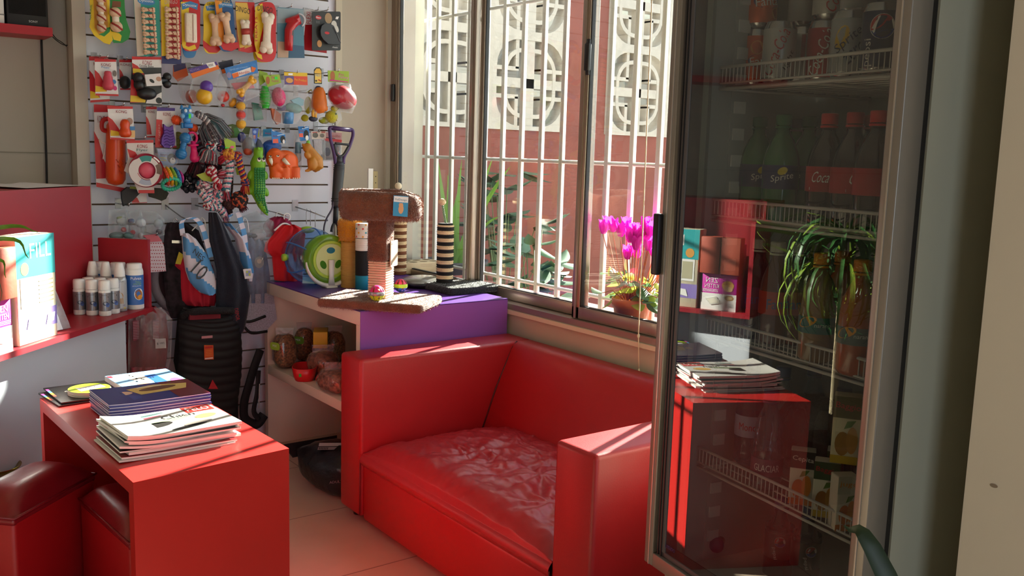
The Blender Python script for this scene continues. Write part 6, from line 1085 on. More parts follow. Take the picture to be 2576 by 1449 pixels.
P = Prod('bagged_toy', 'clear sleeve of white sticks under a beige header with two grey ovals', 'toy bag', 796, 365, 3.82, 'bagged toys in the third row'); header(P, [(778, 331), (815, 330), (815, 349), (779, 350)], M('d8ccc0', .5), .02, lambda s: s.poly([(781, 332), (793, 332), (793, 335), (781, 335)], M('c05a5a', .5)).poly([(803, 331), (813, 331), (813, 334), (803, 334)], M('c05a5a', .5)).dot(788, 340, 7, 6, M('6a6a64', .6)).dot(805, 341, 5.5, 4.5, M('8a8a82', .6))); b = MB(); b.slab(P.L([(784, 352), (804, 352), (806, 388), (788, 388)]), FR, .005, .02, M('cfcad0', .6, bump=(120, .3))); P.mesh('white_sticks', b); P.bag(dense([(780, 350), (814, 349), (816, 402), (788, 404)], 4), .018)
P = Prod('bagged_toy', 'clear pack with a red and black header and a dog picture behind the scooper handle', 'toy bag', 836, 370, 3.84, 'bagged toys in the third row'); P.card('header_card', [(812, 332), (857, 334), (856, 360), (812, 350)], M('b9888a', .5), .012, .002, lambda s: s.poly([(812, 346), (857, 352), (856, 361), (812, 354)], REDC).poly([(812, 344), (840, 348), (840, 350), (812, 346)], BLACK).txt('cepillo', 838, 343, 30, 8, M('a8484c', .5))); b = MB(); b.slab(P.L([(812, 352), (856, 361), (854, 404), (806, 402)]), FR, 0, .006, M('8f8a8c', .5)); b.disc(FR, *P.q(847, 370), 8*P.s, 12*P.s, .0065, M('5a2a1c', .6)); b.disc(FR, *P.q(846, 366), 4*P.s, 4*P.s, .007, M('2a1a14', .6)); b.disc(FR, *P.q(846, 388), 8*P.s, 5*P.s, .007, REDC); b.disc(FR, *P.q(822, 382), 8*P.s, 10*P.s, .007, M('2a2f4a', .5)); P.mesh('pictured_insert', b); P.bag(dense([(806, 350), (858, 358), (856, 406), (804, 406)], 4), .012, None, 'clear_bag', .012)
# scooper
P = Prod('pet_waste_scooper', 'long black pet scooper with purple grip edges leaning against the panel edge', 'scooper', 848, 450, 3.80); DG, PUH = M('232428', .45), M('43245f', .45); b = MB()
b.tube(crom([P.Q(822, 328, .03), P.Q(822, 322, .03), P.Q(832, 321, .03), P.Q(860, 325, .03), P.Q(876, 326, .03), P.Q(880, 332, .03), P.Q(879, 345, .03), P.Q(870, 372, .03), P.Q(858, 395, .03), P.Q(856, 412, .03)], 5), 4*P.s, PUH, 8); b.tube(crom([P.Q(822, 328, .03), P.Q(824, 350, .03), P.Q(831, 378, .03), P.Q(835, 400, .03), P.Q(836, 412, .03)], 5), 4*P.s, PUH, 8); b.tube([P.Q(828, 322, .03), P.Q(874, 327, .03)], 5*P.s, PUH, 10); P.mesh('purple_grip', b)
b = MB(); b.tube(crom([P.Q(834, 360, .034), P.Q(850, 362, .034), P.Q(869, 364, .034)], 4), 2.6*P.s, DG, 8); b.tube(crom([P.Q(832, 362, .034), P.Q(838, 385, .034), P.Q(846, 393, .034), P.Q(856, 388, .034), P.Q(868, 368, .034)], 6), 3*P.s, DG, 8); b.tube([P.Q(846, 394, .034), P.Q(846, 412, .034)], 7*P.s, DG, 12, flat=.6); P.mesh('trigger', b)
b = MB(); b.tube([P.Q(846, 408, .03), P.Q(846, 420, .03), P.Q(845, 430, .03), P.Q(841, 480, .03), P.Q(839, 500, .03), P.Q(838, 515, .03), P.Q(838, 522, .03)], [v*P.s for v in (11, 12.5, 13, 12, 11.5, 11, 8)], DG, 16, flat=.7)
for y in (415, 420, 425, 498, 504): b.tube([P.Q(846-(y-410)*.075, y, .03), P.Q(846-(y-410)*.075, y+1.6, .03)], 13.4*P.s, M('16171a', .4), 16, flat=.72)
b.tube([P.Q(838, 520, .03), P.Q(836, 560, .03)], 6*P.s, DG, 10); b.tube(crom([P.Q(836, 556, .03), P.Q(829, 568, .03), P.Q(826, 582, .03)], 4), 3.4*P.s, DG, 8); b.tube(crom([P.Q(836, 556, .03), P.Q(842, 568, .03), P.Q(843, 590, .03)], 4), 3.4*P.s, DG, 8); P.mesh('shaft', b)
b = MB(); b.tube(crom([P.Q(830, 505, .035), P.Q(826, 525, .035), P.Q(812, 550, .035), P.Q(806, 575, .035), P.Q(808, 600, .035)], 5), 2.2*P.s, M('4a4458', .5), 6); P.mesh('pull_cable', b); b = MB(); b.slab(P.L([(800, 600), (870, 600), (862, 690), (806, 690)]), FR, 0, .05, DG); P.mesh('scoop_jaws', b)
# -- lower row: bags and pet clothes
CLR = THIN('eef0f2', 1.5, .12, .16, 'c8d0d4', (50, .7))
BG = 'clear bags of accessories beside the counter'
def accbag(px, py, Y, pts, label, items, deco=None):
    P = Prod('accessory_bag', label, 'accessory bag', px, py, Y, BG)
    for n_, x, y, rx, ry, c in items: P.ball(n_, x, y, rx, ry, M(c, .5), .012, min(rx, ry, 8))
    P.bag(dense(pts, 5), .012, CLR, 'clear_bag', .018)
    if deco: deco(P)
accbag(300, 565, 3.80, [(272, 528), (318, 524), (330, 560), (325, 602), (268, 602)], 'clear bag of grey-green accessories with a red button, nearest the counter', [('grey_bundle', 292, 592, 20, 10, '6f8a88'), ('pale_bundle', 306, 556, 16, 12, 'a8aeac'), ('red_button', 309, 577, 7, 6.5, 'c8242c'), ('green_bit', 300, 548, 9, 5, '8a9438')])
accbag(340, 570, 3.785, [(314, 535), (352, 525), (362, 570), (356, 605), (318, 602)], 'clear bag of pale teal accessories with a red button, second from the counter', [('teal_bundle', 322, 592, 14, 9, '5f8082'), ('white_tag', 352, 560, 14, 12, 'c4ccd0'), ('red_button', 332, 584, 6.5, 6.5, 'c8242c'), ('blue_bit', 328, 555, 8, 6, '34508a')])
accbag(385, 565, 3.79, [(352, 530), (392, 532), (412, 552), (412, 590), (380, 602), (358, 598)], 'crinkled clear bag with silver cards, above the white polka-dot bag', [('silver_card', 396, 562, 12, 12, 'a8b4ba'), ('dark_bit', 398, 582, 8, 7, '3f4650'), ('white_bundle', 352, 592, 7, 8, 'd4d4d8')])
P = Prod('dotted_bag', 'white plastic bag printed with rows of small red hearts', 'bag', 393, 640, 3.775); DOT = M('a01828', .5)
def dots(s):
    for j in range(9):
        for i in range(7):
            x = 379+6*i+(3 if j % 2 else 0)-.2*j+.5; y = 612+8.6*j
            if x < 411+.6*(j): s.b.disc(FR, *s.q(x, y), 1.6*s.s, 1.4*s.s, s.d, DOT, 8)
P.card('dotted_bag_body', [(376, 606), (405, 604), (412, 620), (417, 682), (378, 685)], M('d4c4cc', .5), .004, .014, dots); b = MB(); b.slab(P.L([(358, 592), (392, 588), (406, 606), (376, 608)]), FR, .002, .012, M('c05a66', .5)); P.mesh('pink_top', b)
def sheetpx(P, name, rows, mat, d=.0, bulge=.02, fold=(5, .006), nx=26, seed=0, stripes=None, sd=1):
    """hanging cloth: px rows (y, xl, xr); front and back sheets joined at the edges"""
    b = MB(); R = []
    ys = []
    for k in range(len(rows)-1):
        for i in range(4): t = i/4; a, c = rows[k], rows[k+1]; ys.append(tuple(a[m]+(c[m]-a[m])*t for m in range(3)))
    ys.append(rows[-1])
    for sgn in (1, -1):
        G = []
        for j, (y, xl, xr) in enumerate(ys):
            row = []
            for i in range(nx+1):
                u = i/nx; e = sqrt(max(0, 1-(2*u-1)**2)); h = bulge*e*(1 if sgn > 0 else .5)*sgn+fold[1]*e*sin(u*fold[0]*2*pi+seed+j*.12)+.003*NZ.noise(V((u*5, j*.4, seed)))*e
                row.append(P.Q(xl+(xr-xl)*u, y, d+h))
            G.append(row)
        b.grid(G, mat)
        if sgn > 0: P.G = G
    if stripes:
        for n_, m2 in stripes(b, P): pass
    o = b.done(name, P.t); return o
def garment(name, label, cat, px, py, Y, grp=None): return Prod(name, label, cat, px, py, Y, grp)
CLO = 'small pet clothes on the rail'
P = garment('dog_coat', 'dark plum patterned dog coat hanging at the left of the blue and white bib', 'pet clothes', 445, 640, 3.82, CLO); sheetpx(P, 'coat', [(560, 420, 470), (580, 414, 500), (640, 410, 520), (700, 412, 520), (770, 418, 530), (800, 430, 530)], M('241a20', .9, noise=(45, .9)), 0, .03, (3, .01))
b = MB(); b.slab(P.L([(424, 602), (452, 603), (452, 610), (424, 609)]), FR, .04, .043, CHROME); b.tube(crom([P.Q(430, 560, .02), P.Q(436, 548, .02), P.Q(444, 556, .02)], 5), .002, CHROME, 6); P.mesh('clip_hanger', b)
P = garment('dog_shirt', 'plain crimson dog shirt hanging behind the blue and white bib', 'pet clothes', 490, 700, 3.79, CLO); sheetpx(P, 'shirt', [(640, 470, 500), (652, 445, 520), (668, 440, 535), (680, 452, 538), (720, 452, 542), (755, 455, 545), (768, 470, 540)], M('b3122c', .85), 0, .03, (4, .007)); b = MB(); b.slab(P.L([(437, 662), (446, 632), (458, 640), (450, 664)]), FR, .02, .022, M('b9a81c', .6)); P.mesh('yellow_tag', b)
ARG, ARW = M('5a9ad0', .7), M('d9d6e2', .7)
def bib(label, px, py, Y, rows, letters, sd, strapL, strapR):
    P = garment('pet_bandana', label, 'pet clothes', px, py, Y, 'blue and white striped bibs'); b = MB(); ys = []
    for k in range(len(rows)-1):
        for i in range(5): t = i/5; a, c = rows[k], rows[k+1]; ys.append(tuple(a[m]+(c[m]-a[m])*t for m in range(3)))
    ys.append(rows[-1]); nx = 24
    def pt(j, u, off=0):
        j0 = max(0, min(len(ys)-1, int(j))); y, xl, xr = ys[j0]; e = sqrt(max(0, 1-(2*u-1)**2)); return P.Q(xl+(xr-xl)*u, y, .012+.03*e+.006*e*sin(u*9+sd+j*.2)+off)
    for j in range(len(ys)-1):
        for i in range(nx):
            u = (i+.5)/nx; y, xl, xr = ys[j]; x = xl+(xr-xl)*u; band = int(((y+(x-500)*-.75)-300)/36) % 2
            b.add([pt(j, i/nx), pt(j, (i+1)/nx), pt(j+1, (i+1)/nx), pt(j+1, i/nx)], [(0, 1, 2, 3)], ARG if band else ARW, True)
    b.grid([[pt(j, i/nx, -.012) for i in range(nx+1)] for j in range(len(ys))], ARW)
    if letters: letters(b, P)
    P.mesh('bib', b); b = MB()
    for st in (strapL, strapR):
        pts = crom([P.Q(x, y, d) for x, y, d in st], 8); w = 6*P.s
        for i in range(len(pts)-1): s_ = V((w, 0, w*.3)); b.add([pts[i]-s_, pts[i]+s_, pts[i+1]+s_, pts[i+1]-s_], [(0, 1, 2, 3)], ARG if (i//4) % 2 else ARW)
    o = P.mesh('straps', b); m = o.modifiers.new('thick', 'SOLIDIFY'); m.thickness = .0015
    b = MB(); b.tube(crom([P.Q(px-14, py-60, .01), P.Q(px+6, py-82, .01), P.Q(px+12, py-92, .0), P.Q(px+18, py-84, .01), P.Q(px+22, py-56, .01)], 5), .0022, WHITE, 6); P.mesh('hanger', b); return P
def let(b, P):
    f = frame(P.Q(490, 660, .052), (.8, -.25, -.55), (.35, .0, .93)); b.txt('NES', f, -.012, .03, .05, .022, 0, BLACK, -.2); b.txt('10', f, .012, -.022, .05, .07, .002, BLACK, -.35)
bib('blue and white striped bib with black lettering, in front of the crimson shirt', 495, 640, 3.765, [(585, 456, 468), (600, 457, 490), (640, 460, 520), (680, 466, 535), (710, 476, 542), (735, 500, 540), (740, 515, 530)], let, 0, [(456, 590, .02), (451, 560, .03), (462, 548, .03), (485, 548, .03)], [(485, 548, .03), (500, 565, .03), (512, 600, .03), (524, 645, .03)])
P = garment('dog_coat', 'dark navy fleece dog coat with a white square tag and red stitched mark', 'pet clothes', 575, 680, 3.755, CLO); NV = M('0f1424', .95, bump=(200, .3), sheen=.2)
sheetpx(P, 'coat', [(534, 520, 540), (560, 520, 556), (600, 522, 575), (680, 540, 612), (740, 540, 625), (790, 538, 618), (820, 548, 612), (834, 565, 605)], NV, .02, .03, (2, .007)); b = MB(); b.slab(P.L([(597, 673), (617, 671), (621, 695), (602, 697)]), FR, .062, .064, M('d8d8d8', .6)); b.rect(FR, *P.q(604, 690), *P.q(616, 676), .0645, M('8a96b8', .5)); b.rect(FR, *P.q(605, 682), *P.q(609, 677), .065, M('b8c83a', .5)); b.rect(FR, *P.q(611, 689), *P.q(615, 683), .065, M('b8c83a', .5)); P.mesh('white_tag', b)
b = MB(); b.txt('DEPOR', frame(P.Q(583, 785, .062), (.15, 0, -1), (1, 0, .1)), 0, 0, .05, .016, 0, M('a01828', .6)); P.mesh('red_stitching', b)
bib('blue and white striped bib half hidden behind the navy coat, without visible lettering', 602, 640, 3.79, [(560, 560, 575), (600, 590, 610), (640, 600, 625), (680, 606, 634), (705, 615, 628)], None, 2, [(566, 555, .02), (575, 538, .03), (588, 532, .03), (592, 532, .03)], [(592, 532, .03), (600, 560, .03), (608, 590, .03), (612, 630, .03)])
P = garment('dog_coat', 'pale blue printed dog coat in a clear bag behind the striped bib', 'pet clothes', 640, 680, 3.83, CLO); sheetpx(P, 'coat', [(585, 600, 655), (620, 600, 668), (700, 598, 680), (760, 605, 678)], M('5a6f92', .6, noise=(30, .3)), 0, .03, (3, .008)); b = MB(); b.disc(FR, *P.q(642, 657), 12*P.s, 14*P.s, .045, M('8a8a86', .6)); b.disc(FR, *P.q(642, 654), 6*P.s, 6*P.s, .046, M('c9b9a0', .6)); P.mesh('dog_print', b); P.bag(dense([(592, 570), (660, 560), (690, 600), (682, 762), (600, 760)], 6), .03, None, 'clear_bag', .03)
P = garment('dog_shirt', 'bright red dog shirt on a white hanger beside the hamster ball', 'pet clothes', 710, 640, 3.79, CLO); sheetpx(P, 'shirt', [(565, 710, 740), (574, 700, 760), (590, 688, 768), (610, 668, 766), (632, 664, 764), (645, 684, 764), (690, 688, 760), (705, 690, 760)], M('cf121c', .8), .0, .035, (3, .008))
P2_ = P; b = MB(); b.tube(crom([P.Q(690, 580, .0), P.Q(715, 562, .0), P.Q(742, 576, .0)], 6), .004, WHITE, 8); b.tube([P.Q(722+8*cos(a), 546-9*sin(a), 0) for a in [-1.2+5*i/14 for i in range(15)]], .0024, WHITE, 6); P.mesh('hanger', b)
P = garment('dog_shirt', 'magenta dog shirt on a hanger behind the bright red one', 'pet clothes', 690, 565, 3.83, CLO); sheetpx(P, 'shirt', [(545, 690, 710), (552, 672, 728), (566, 662, 735), (580, 662, 735), (596, 668, 730)], M('8f1440', .8), 0, .03, (3, .007)); b = MB(); b.tube([P.Q(702+8*cos(a), 543-9*sin(a), 0) for a in [-1.2+5*i/14 for i in range(15)]], .0022, M('d8d8d8', .4), 6); P.mesh('hanger', b)
P = garment('pet_toy_hat', 'lime green soft toy peeking over the red shirt', 'pet toy', 768, 576, 3.80); P.ball('lime_cap', 768, 577, 18, 8, M('8aae2a', .7), .02, 12)
P = Prod('plastic_wrapped_bundle', 'crinkled clear plastic wrapped bundle above the magenta shirt', 'bundle', 650, 565, 3.83); P.ball('pale_bundle', 645, 590, 22, 16, M('a8a8b0', .6), .01); P.ball('dark_strap', 630, 592, 12, 6, M('2f3a40', .5), .03); P.bag(dense([(600, 545), (640, 530), (690, 560), (690, 600), (610, 610)], 5), .02, CLR)
P = Prod('pet_bed', 'dark oval pet bed with a grey padded rim standing behind the clothes', 'pet bed', 440, 720, 3.86); b = MB(); b.tube([P.Q(448+64*cos(a), 700-78*sin(a), .02) for a in [2*pi*i/40 for i in range(40)]], 11*P.s, M('77727a', .85, bump=(60, .3)), 10, True); P.mesh('padded_rim', b); b = MB(); b.slab([P.q(448+60*cos(2*pi*i/32), 700-74*sin(2*pi*i/32)) for i in range(32)], FR, -.02, .02, M('2a181c', .95)); P.mesh('bed_base', b)
P = Prod('dog_coat', 'crimson dog coat in a clear bag with a white price label, beside the counter', 'pet clothes', 370, 860, 3.77, CLO); sheetpx(P, 'coat', [(770, 330, 390), (790, 318, 418), (850, 318, 424), (900, 318, 420), (945, 320, 412)], M('83101c', .85), 0, .04, (3, .008)); b = MB(); b.grid([[P.Q(322+90*i/24, 918+26*j, .045+.008*sin(i*1.3)) for i in range(25)] for j in (0, 1)], M('b04a5a', .8)); P.mesh('ruffle', b)
for x0 in (332, 382): b = MB(); b.slab(P.L([(x0-8, 802), (x0+8, 800), (x0+8, 848), (x0-6, 852)]), FR, .05, .054, M('8a3a4a', .7)); [b.rect(FR, *P.q(x0-7, 806+4*k), *P.q(x0+7, 804+4*k), .0545, M('c9a0a8', .7)) for k in range(11)]; P.mesh('striped_cuff', b)
b = MB(); b.slab(P.L([(378, 845), (404, 844), (405, 868), (379, 869)]), FR, .066, .068, M('d4cccc', .6)); b.txt('$ 185', FR, *P.q(391, 856), .03, .008, .0685, BLACK); P.mesh('price_label', b); P.bag(dense([(318, 778), (400, 770), (428, 800), (424, 900), (410, 950), (316, 950)], 6), .03, FILM, 'clear_bag', .045)
P = Prod('dog_coat', 'large black quilted dog coat with an orange label and red triangle, hanging low', 'pet clothes', 520, 880, 3.76, CLO); QB = M('131116', .75)
def qrows(): return [(770, 455, 560), (785, 445, 580), (820, 442, 598), (880, 444, 602), (940, 440, 600), (1000, 450, 592), (1060, 470, 590), (1085, 480, 580)]
b = MB(); G = []; rr = qrows()
for k in range(140):
    t = k/139*(len(rr)-1); i0 = min(int(t), len(rr)-2); f = t-i0; y, xl, xr = [rr[i0][m]+(rr[i0+1][m]-rr[i0][m])*f for m in range(3)]
    G.append([P.Q(xl+(xr-xl)*i/20, y+8*sin(pi*i/20), .03+.05*sqrt(max(0, 1-(2*i/20-1)**2))+.006*abs(sin(k/139*pi*20))) for i in range(21)])
b.grid(G, QB); b.grid([[p+V((0, .06, 0)) for p in r_] for r_ in (G[0], G[70], G[-1])], QB); P.mesh('quilted_coat', b)
b = MB(); b.tube(crom([P.Q(448, 792, .05), P.Q(470, 776, .09), P.Q(520, 772, .1), P.Q(570, 776, .07)], 6), 9*P.s, M('1a171a', .95, bump=(150, .6)), 8); P.mesh('fleece_collar', b); b = MB(); b.slab(P.L([(458, 782), (535, 776), (535, 792), (458, 796)]), FR, .08, .094, M('6d1424', .85)); P.mesh('red_lining', b)
b = MB(); b.slab(P.L([(494, 858), (517, 858), (518, 893), (495, 894)]), FR, .092, .0935, M('c9531c', .5)); b.rect(FR, *P.q(496, 867), *P.q(515, 860), .0938, M('b01c1c', .5)); b.rect(FR, *P.q(496, 893), *P.q(516, 888), .0938, M('d8c8c8', .5)); [b.rect(FR, *P.q(498, 872+4*k), *P.q(513, 870+4*k), .0938, M('e8b04a', .5)) for k in range(4)]; P.mesh('orange_label', b); b = MB(); b.slab(P.L([(488, 836), (515, 834), (515, 840), (488, 842)]), FR, .092, .0935, M('b9808a', .5)); P.mesh('pink_label', b); b = MB(); b.slab(P.L([(515, 943), (529, 966), (505, 966)]), FR, .092, .0935, M('b01c2c', .5)); P.mesh('red_triangle', b)
P = Prod('mesh_carrier', 'white mesh pet carrier with black piping behind the navy coat', 'pet carrier', 625, 800, 3.83); b = MB(); b.slab(P.L([(596, 740), (680, 735), (690, 800), (660, 832), (620, 830), (598, 810)]), FR, 0, .03, M('a8a8b8', .7, noise=(200, .3))); P.mesh('mesh_body', b); b = MB(); b.tube(crom([P.Q(596, 800, .034), P.Q(620, 806, .036), P.Q(660, 792, .036)], 6), 3.4*P.s, BLACK, 8); P.mesh('piping', b); b = MB(); b.tube(crom([P.Q(604, 816, .034), P.Q(625, 834, .036), P.Q(664, 830, .036)], 6), 3.4*P.s, BLACK, 8); P.mesh('piping', b)
P = Prod('dog_coat', 'dark plum spotted dog coat hanging lowest, beside the black quilted one', 'pet clothes', 585, 1020, 3.80, CLO); sheetpx(P, 'coat', [(960, 562, 596), (1000, 560, 598), (1050, 562, 598), (1128, 565, 596)], M('1c1218', .9, noise=(140, .9)), 0, .03, (2, .008))
P = Prod('dog_harness', 'black webbing dog harness hanging low beside the shelf unit', 'harness', 635, 980, 3.78); b = MB(); b.tube(crom([P.Q(655, 880, .0), P.Q(638, 920, .01), P.Q(622, 965, .02), P.Q(610, 1010, .02), P.Q(612, 1050, .02), P.Q(640, 1064, .02), P.Q(660, 1040, .02)], 7), 12*P.s, M('121014', .8), 10, flat=.5); b.tube(crom([P.Q(646, 930, .02), P.Q(640, 985, .03), P.Q(632, 1030, .03), P.Q(645, 1050, .03)], 6), 9*P.s, M('17151a', .8), 10, flat=.5); P.mesh('webbing', b); b = MB(); b.tube([P.Q(643, 960, .045), P.Q(641, 1020, .045)], 1.4*P.s, M('b9b6ba', .5), 6); P.mesh('reflective_strip', b)
# rail hooks
for px, py, Y, lb in ((287, -3, 3.78, 'above the yellow and green chew packs'), (372, -8, 3.785, 'holding the teal strip of bones'), (480, -6, 3.785, 'holding the red stick pack'), (668, 2, 3.77, 'holding the largest bone pack'), (730, 18, 3.785, 'holding the blue torch card'), (822, 26, 3.77, 'holding the black leash card'), (268, 147, 3.785, 'holding the pink snowman toy card'), (387, 141, 3.785, 'holding the black bone card'), (505, 166, 3.775, 'holding the purple ball bag'), (600, 160, 3.77, 'holding the yellow plastic bone bag'), (678, 190, 3.77, 'holding the pink egg bag'), (745, 184, 3.775, 'holding the purple and yellow header bag'), (848, 180, 3.77, 'holding the crimson football bag'), (309, 266, 3.77, 'holding the orange snowman toy card'), (422, 270, 3.785, 'holding the purple cat plate card'), (362, 350, 3.765, 'holding the pink flying disc'), (427, 374, 3.775, 'holding the blue cat pack'), (501, 284, 3.75, 'holding the grey fringed rope'), (702, 330, 3.76, 'holding the orange mammoth'), (762, 322, 3.765, 'holding the ochre kangaroo'), (800, 332, 3.80, 'holding the white sticks sleeve'), (834, 318, 3.77, 'holding the scooper'), (322, 518, 3.78, 'above the clear accessory bags'), (250, 143, 3.845, 'holding the rear card at the panel left edge'), (317, 151, 3.845, 'holding the half-hidden black toy card'), (381, 269, 3.825, 'holding the dark red card behind the purple plate card'), (797, 26, 3.815, 'holding the red and white card'), (392, 592, 3.762, 'holding the white heart-dotted bag'), (350, 482, 3.845, 'holding the white and red card behind the black fin'), (768, 228, 3.83, 'holding the yellow-green squeaky toy')): hook(px, py, Y, lb)
for pts, lb in (([(415, 515), (432, 528), (455, 545), (470, 552)], 'with a bent end carrying the left group of pet clothes'), ([(664, 528), (690, 534), (726, 545)], 'carrying the red and magenta shirts'), ([(742, 520), (780, 532), (818, 546)], 'that hangs empty, right of the red shirts'), ([(490, 516), (520, 524), (545, 532)], 'carrying the navy coat')):
    p0 = onY(*pts[0], YS); t = thing('clothes_rail_hook', 'long chrome display hook '+lb, 'hook', (p0.x, YS, p0.z)); b = MB(); n = len(pts); b.tube([onY(*q, YS-.13*i/(n-1))-p0 for i, q in enumerate(pts)], .0026, CHROME, 8); b.done('prong', t); MB().b2((-.014, -.004, -.02), (.014, 0, .03), THIN('f0f0f0', 1.5, .1, .3)).done('hook_plate', t)
for i, (x, y, dd_) in enumerate(((771, 529, .05), (781, 532, .067), (793, 536.6, .088))):
    p = onY(x, y, YS-dd_)-V((0, 0, .007)); MB().tube([(0, 0, 0), (0, 0, -.055)], .0022, M('e6e6ea', .3), 6).tube([(0, 0, .0), (.006, 0, .008), (0, 0, .014)], .0018, M('e6e6ea', .3), 6).solo('plastic_loop', 'clear plastic tag loop on the empty rail hook, %s of three' % ('leftmost', 'middle', 'rightmost')[i], 'loop', p, 0, 'tag loops on the empty hook')
# ================================================================== drinks fridge
FA = radians(10.5); FO = onZ(1620, 1410, .43); FO = V((FO.x, FO.y, 0)); FXD = V((-sin(FA), -cos(FA), 0)); FIN = V((cos(FA), -sin(FA), 0)); FRZ = atan2(FXD.y, FXD.x); FWD = .592
def fl(px, py, yy): w = onP(px, py, FO+FIN*yy, FIN); return V(((w-FO).dot(FXD), yy, w.z))
def fw2(v): return FO+FXD*v.x+FIN*v.y+V((0, 0, v.z))
fg = thing('drinks_fridge', 'tall grey glass-door drinks fridge full of cans and bottles', 'fridge', FO, FRZ)
FGR, FSD, FIN_ = M('8f918c', .4, .3), M('a9aa97', .45), M('a9adaa', .55)
DZ0, DZ1 = .43, 2.06; CY = .058; CDp = .56
b = MB(); b.b2((0, CY, .0), (.03, CDp, 2.12), FSD).b2((FWD-.03, CY, 0), (FWD, CDp, 2.12), FSD).b2((.03, CDp-.03, 0), (FWD-.03, CDp, 2.12), FSD).b2((0, CY, 2.08), (FWD, CDp, 2.12), FSD).b2((.03, CY, .0), (FWD-.03, CY+.02, .41), FSD); b.done('cabinet', fg)
b = MB(); b.b2((.03, CY+.02, .41), (.04, CDp-.03, 2.08), FIN_).b2((FWD-.04, CY+.02, .41), (FWD-.03, CDp-.03, 2.08), FIN_).b2((.04, CDp-.045, .41), (FWD-.04, CDp-.03, 2.08), M('8d928f', .6)).b2((.04, CY, .40), (FWD-.04, CDp-.045, .425), FIN_).b2((.04, CY, 2.06), (FWD-.04, CDp-.045, 2.08), FIN_); b.done('inner_liner', fg)
b = MB(); [b.b2((.012+.03*i*.6, CY-.004, .08), (.02+.03*i*.6, CY, .36), BLACK) for i in range(30)]; b.done('vent_grille', fg)
b = MB(); b.b2((.002, .044, DZ0), (FWD-.002, CY+.002, DZ1), BLACK).done('gasket_frame', fg) if False else None
g = MB()
for lo, hi in (((.004, .046, DZ0+.004), (.03, CY, DZ1)), ((FWD-.03, .046, DZ0+.004), (FWD-.004, CY, DZ1)), ((.03, .046, DZ0+.004), (FWD-.03, CY, DZ0+.03)), ((.03, .046, DZ1-.03), (FWD-.03, CY, DZ1))): g.b2(lo, hi, BLACK)
g.done('door_gasket', fg)
df = MB(); st = .03; DFR = M('928e86', .38, .55); DGY = M('4f4e50', .5)
for lo, hi in (((0, 0, DZ0), (st, .045, DZ1)), ((FWD-st, 0, DZ0), (FWD, .045, DZ1)), ((st, 0, DZ0), (FWD-st, .045, DZ0+st)), ((st, 0, DZ1-st), (FWD-st, .045, DZ1))): df.b2(lo, hi, DFR, .002)
for x in (st*.55, FWD-st*.55): df.b2((x-.0015, -.0012, DZ0), (x+.0015, .001, DZ1), M('c2beb4', .35, .6))
dr = df.done('door_frame', fg); ins = MB()
for lo, hi in (((st, .008, DZ0+st), (st+.032, .04, DZ1-st)), ((FWD-st-.008, .008, DZ0+st), (FWD-st, .04, DZ1-st)), ((st, .008, DZ0+st), (FWD-st, .04, DZ0+st+.012)), ((st, .008, DZ1-st-.012), (FWD-st, .04, DZ1-st))): ins.b2(lo, hi, DGY, .002)
for k in (0.008, .018): ins.b2((st+k, .006, DZ0+st), (st+k+.003, .010, DZ1-st), BLACK)
ins.done('glazing_bead', dr)
MB().add([(st, .010, DZ0+st), (FWD-st, .010, DZ0+st), (FWD-st, .010, DZ1-st), (st, .010, DZ1-st)], [(0, 1, 2, 3)], THIN('ccd2cf', 1.9, .004, .01, '8a8f90')).done('glass_pane', dr)
h0, h1 = fl(1672, 538, 0).z, fl(1662, 692, 0).z; MB().b2((-.012, -.014, h1), (.007, -.0, h0), M('1a1618', .4), .003).done('handle', dr)
b = MB(); b.txt('Ilumino', frame((.075, .0095, DZ0+.06), (1, 0, 0), (0, 0, 1)), 0, 0, .04, .012, .0006, M('23286a', .5)); b.done('maker_mark', dr)
b = MB()
for k in range(28): z = .47+.0545*k; b.b2((.04, .135, z), (.046, .163, z+.024), M('d4d4cf', .5))
b.b2((.04, .128, .43), (.042, .17, 2.04), FIN_); b.done('shelf_rail', fg)
WW = M('c9c6c2', .4); SHZ = (1.452, 1.186, .938, .655); FY = .095
for k, z in enumerate(SHZ):
    b = MB(); x0, x1 = .05, FWD-.05
    for i in range(13): y = FY+.01+i*.034; b.tube([(x0, y, z-.004), (x1, y, z-.004)], .0018, WW, 5)
    for x in (x0, (x0+x1)/2, x1): b.tube([(x, FY, z-.009), (x, .51, z-.009)], .0028, WW, 6)
    b.tube([(x0-.006, FY, z-.009), (x1+.006, FY, z-.009)], .0032, WW, 6); s_ = b.done('wire_shelf', fg)
    b = MB(); b.tube([(x0-.006, FY, z+.034), (x1+.006, FY, z+.034)], .0032, WW, 6); b.tube([(x0-.006, FY, z+.002), (x1+.006, FY, z+.002)], .0022, WW, 6)
    for i in range(44): x = x0+(x1-x0)*i/43; b.tube([(x, FY, z+.002), (x, FY, z+.033)], .0013, WW, 4)
    b.done('front_fence', s_)
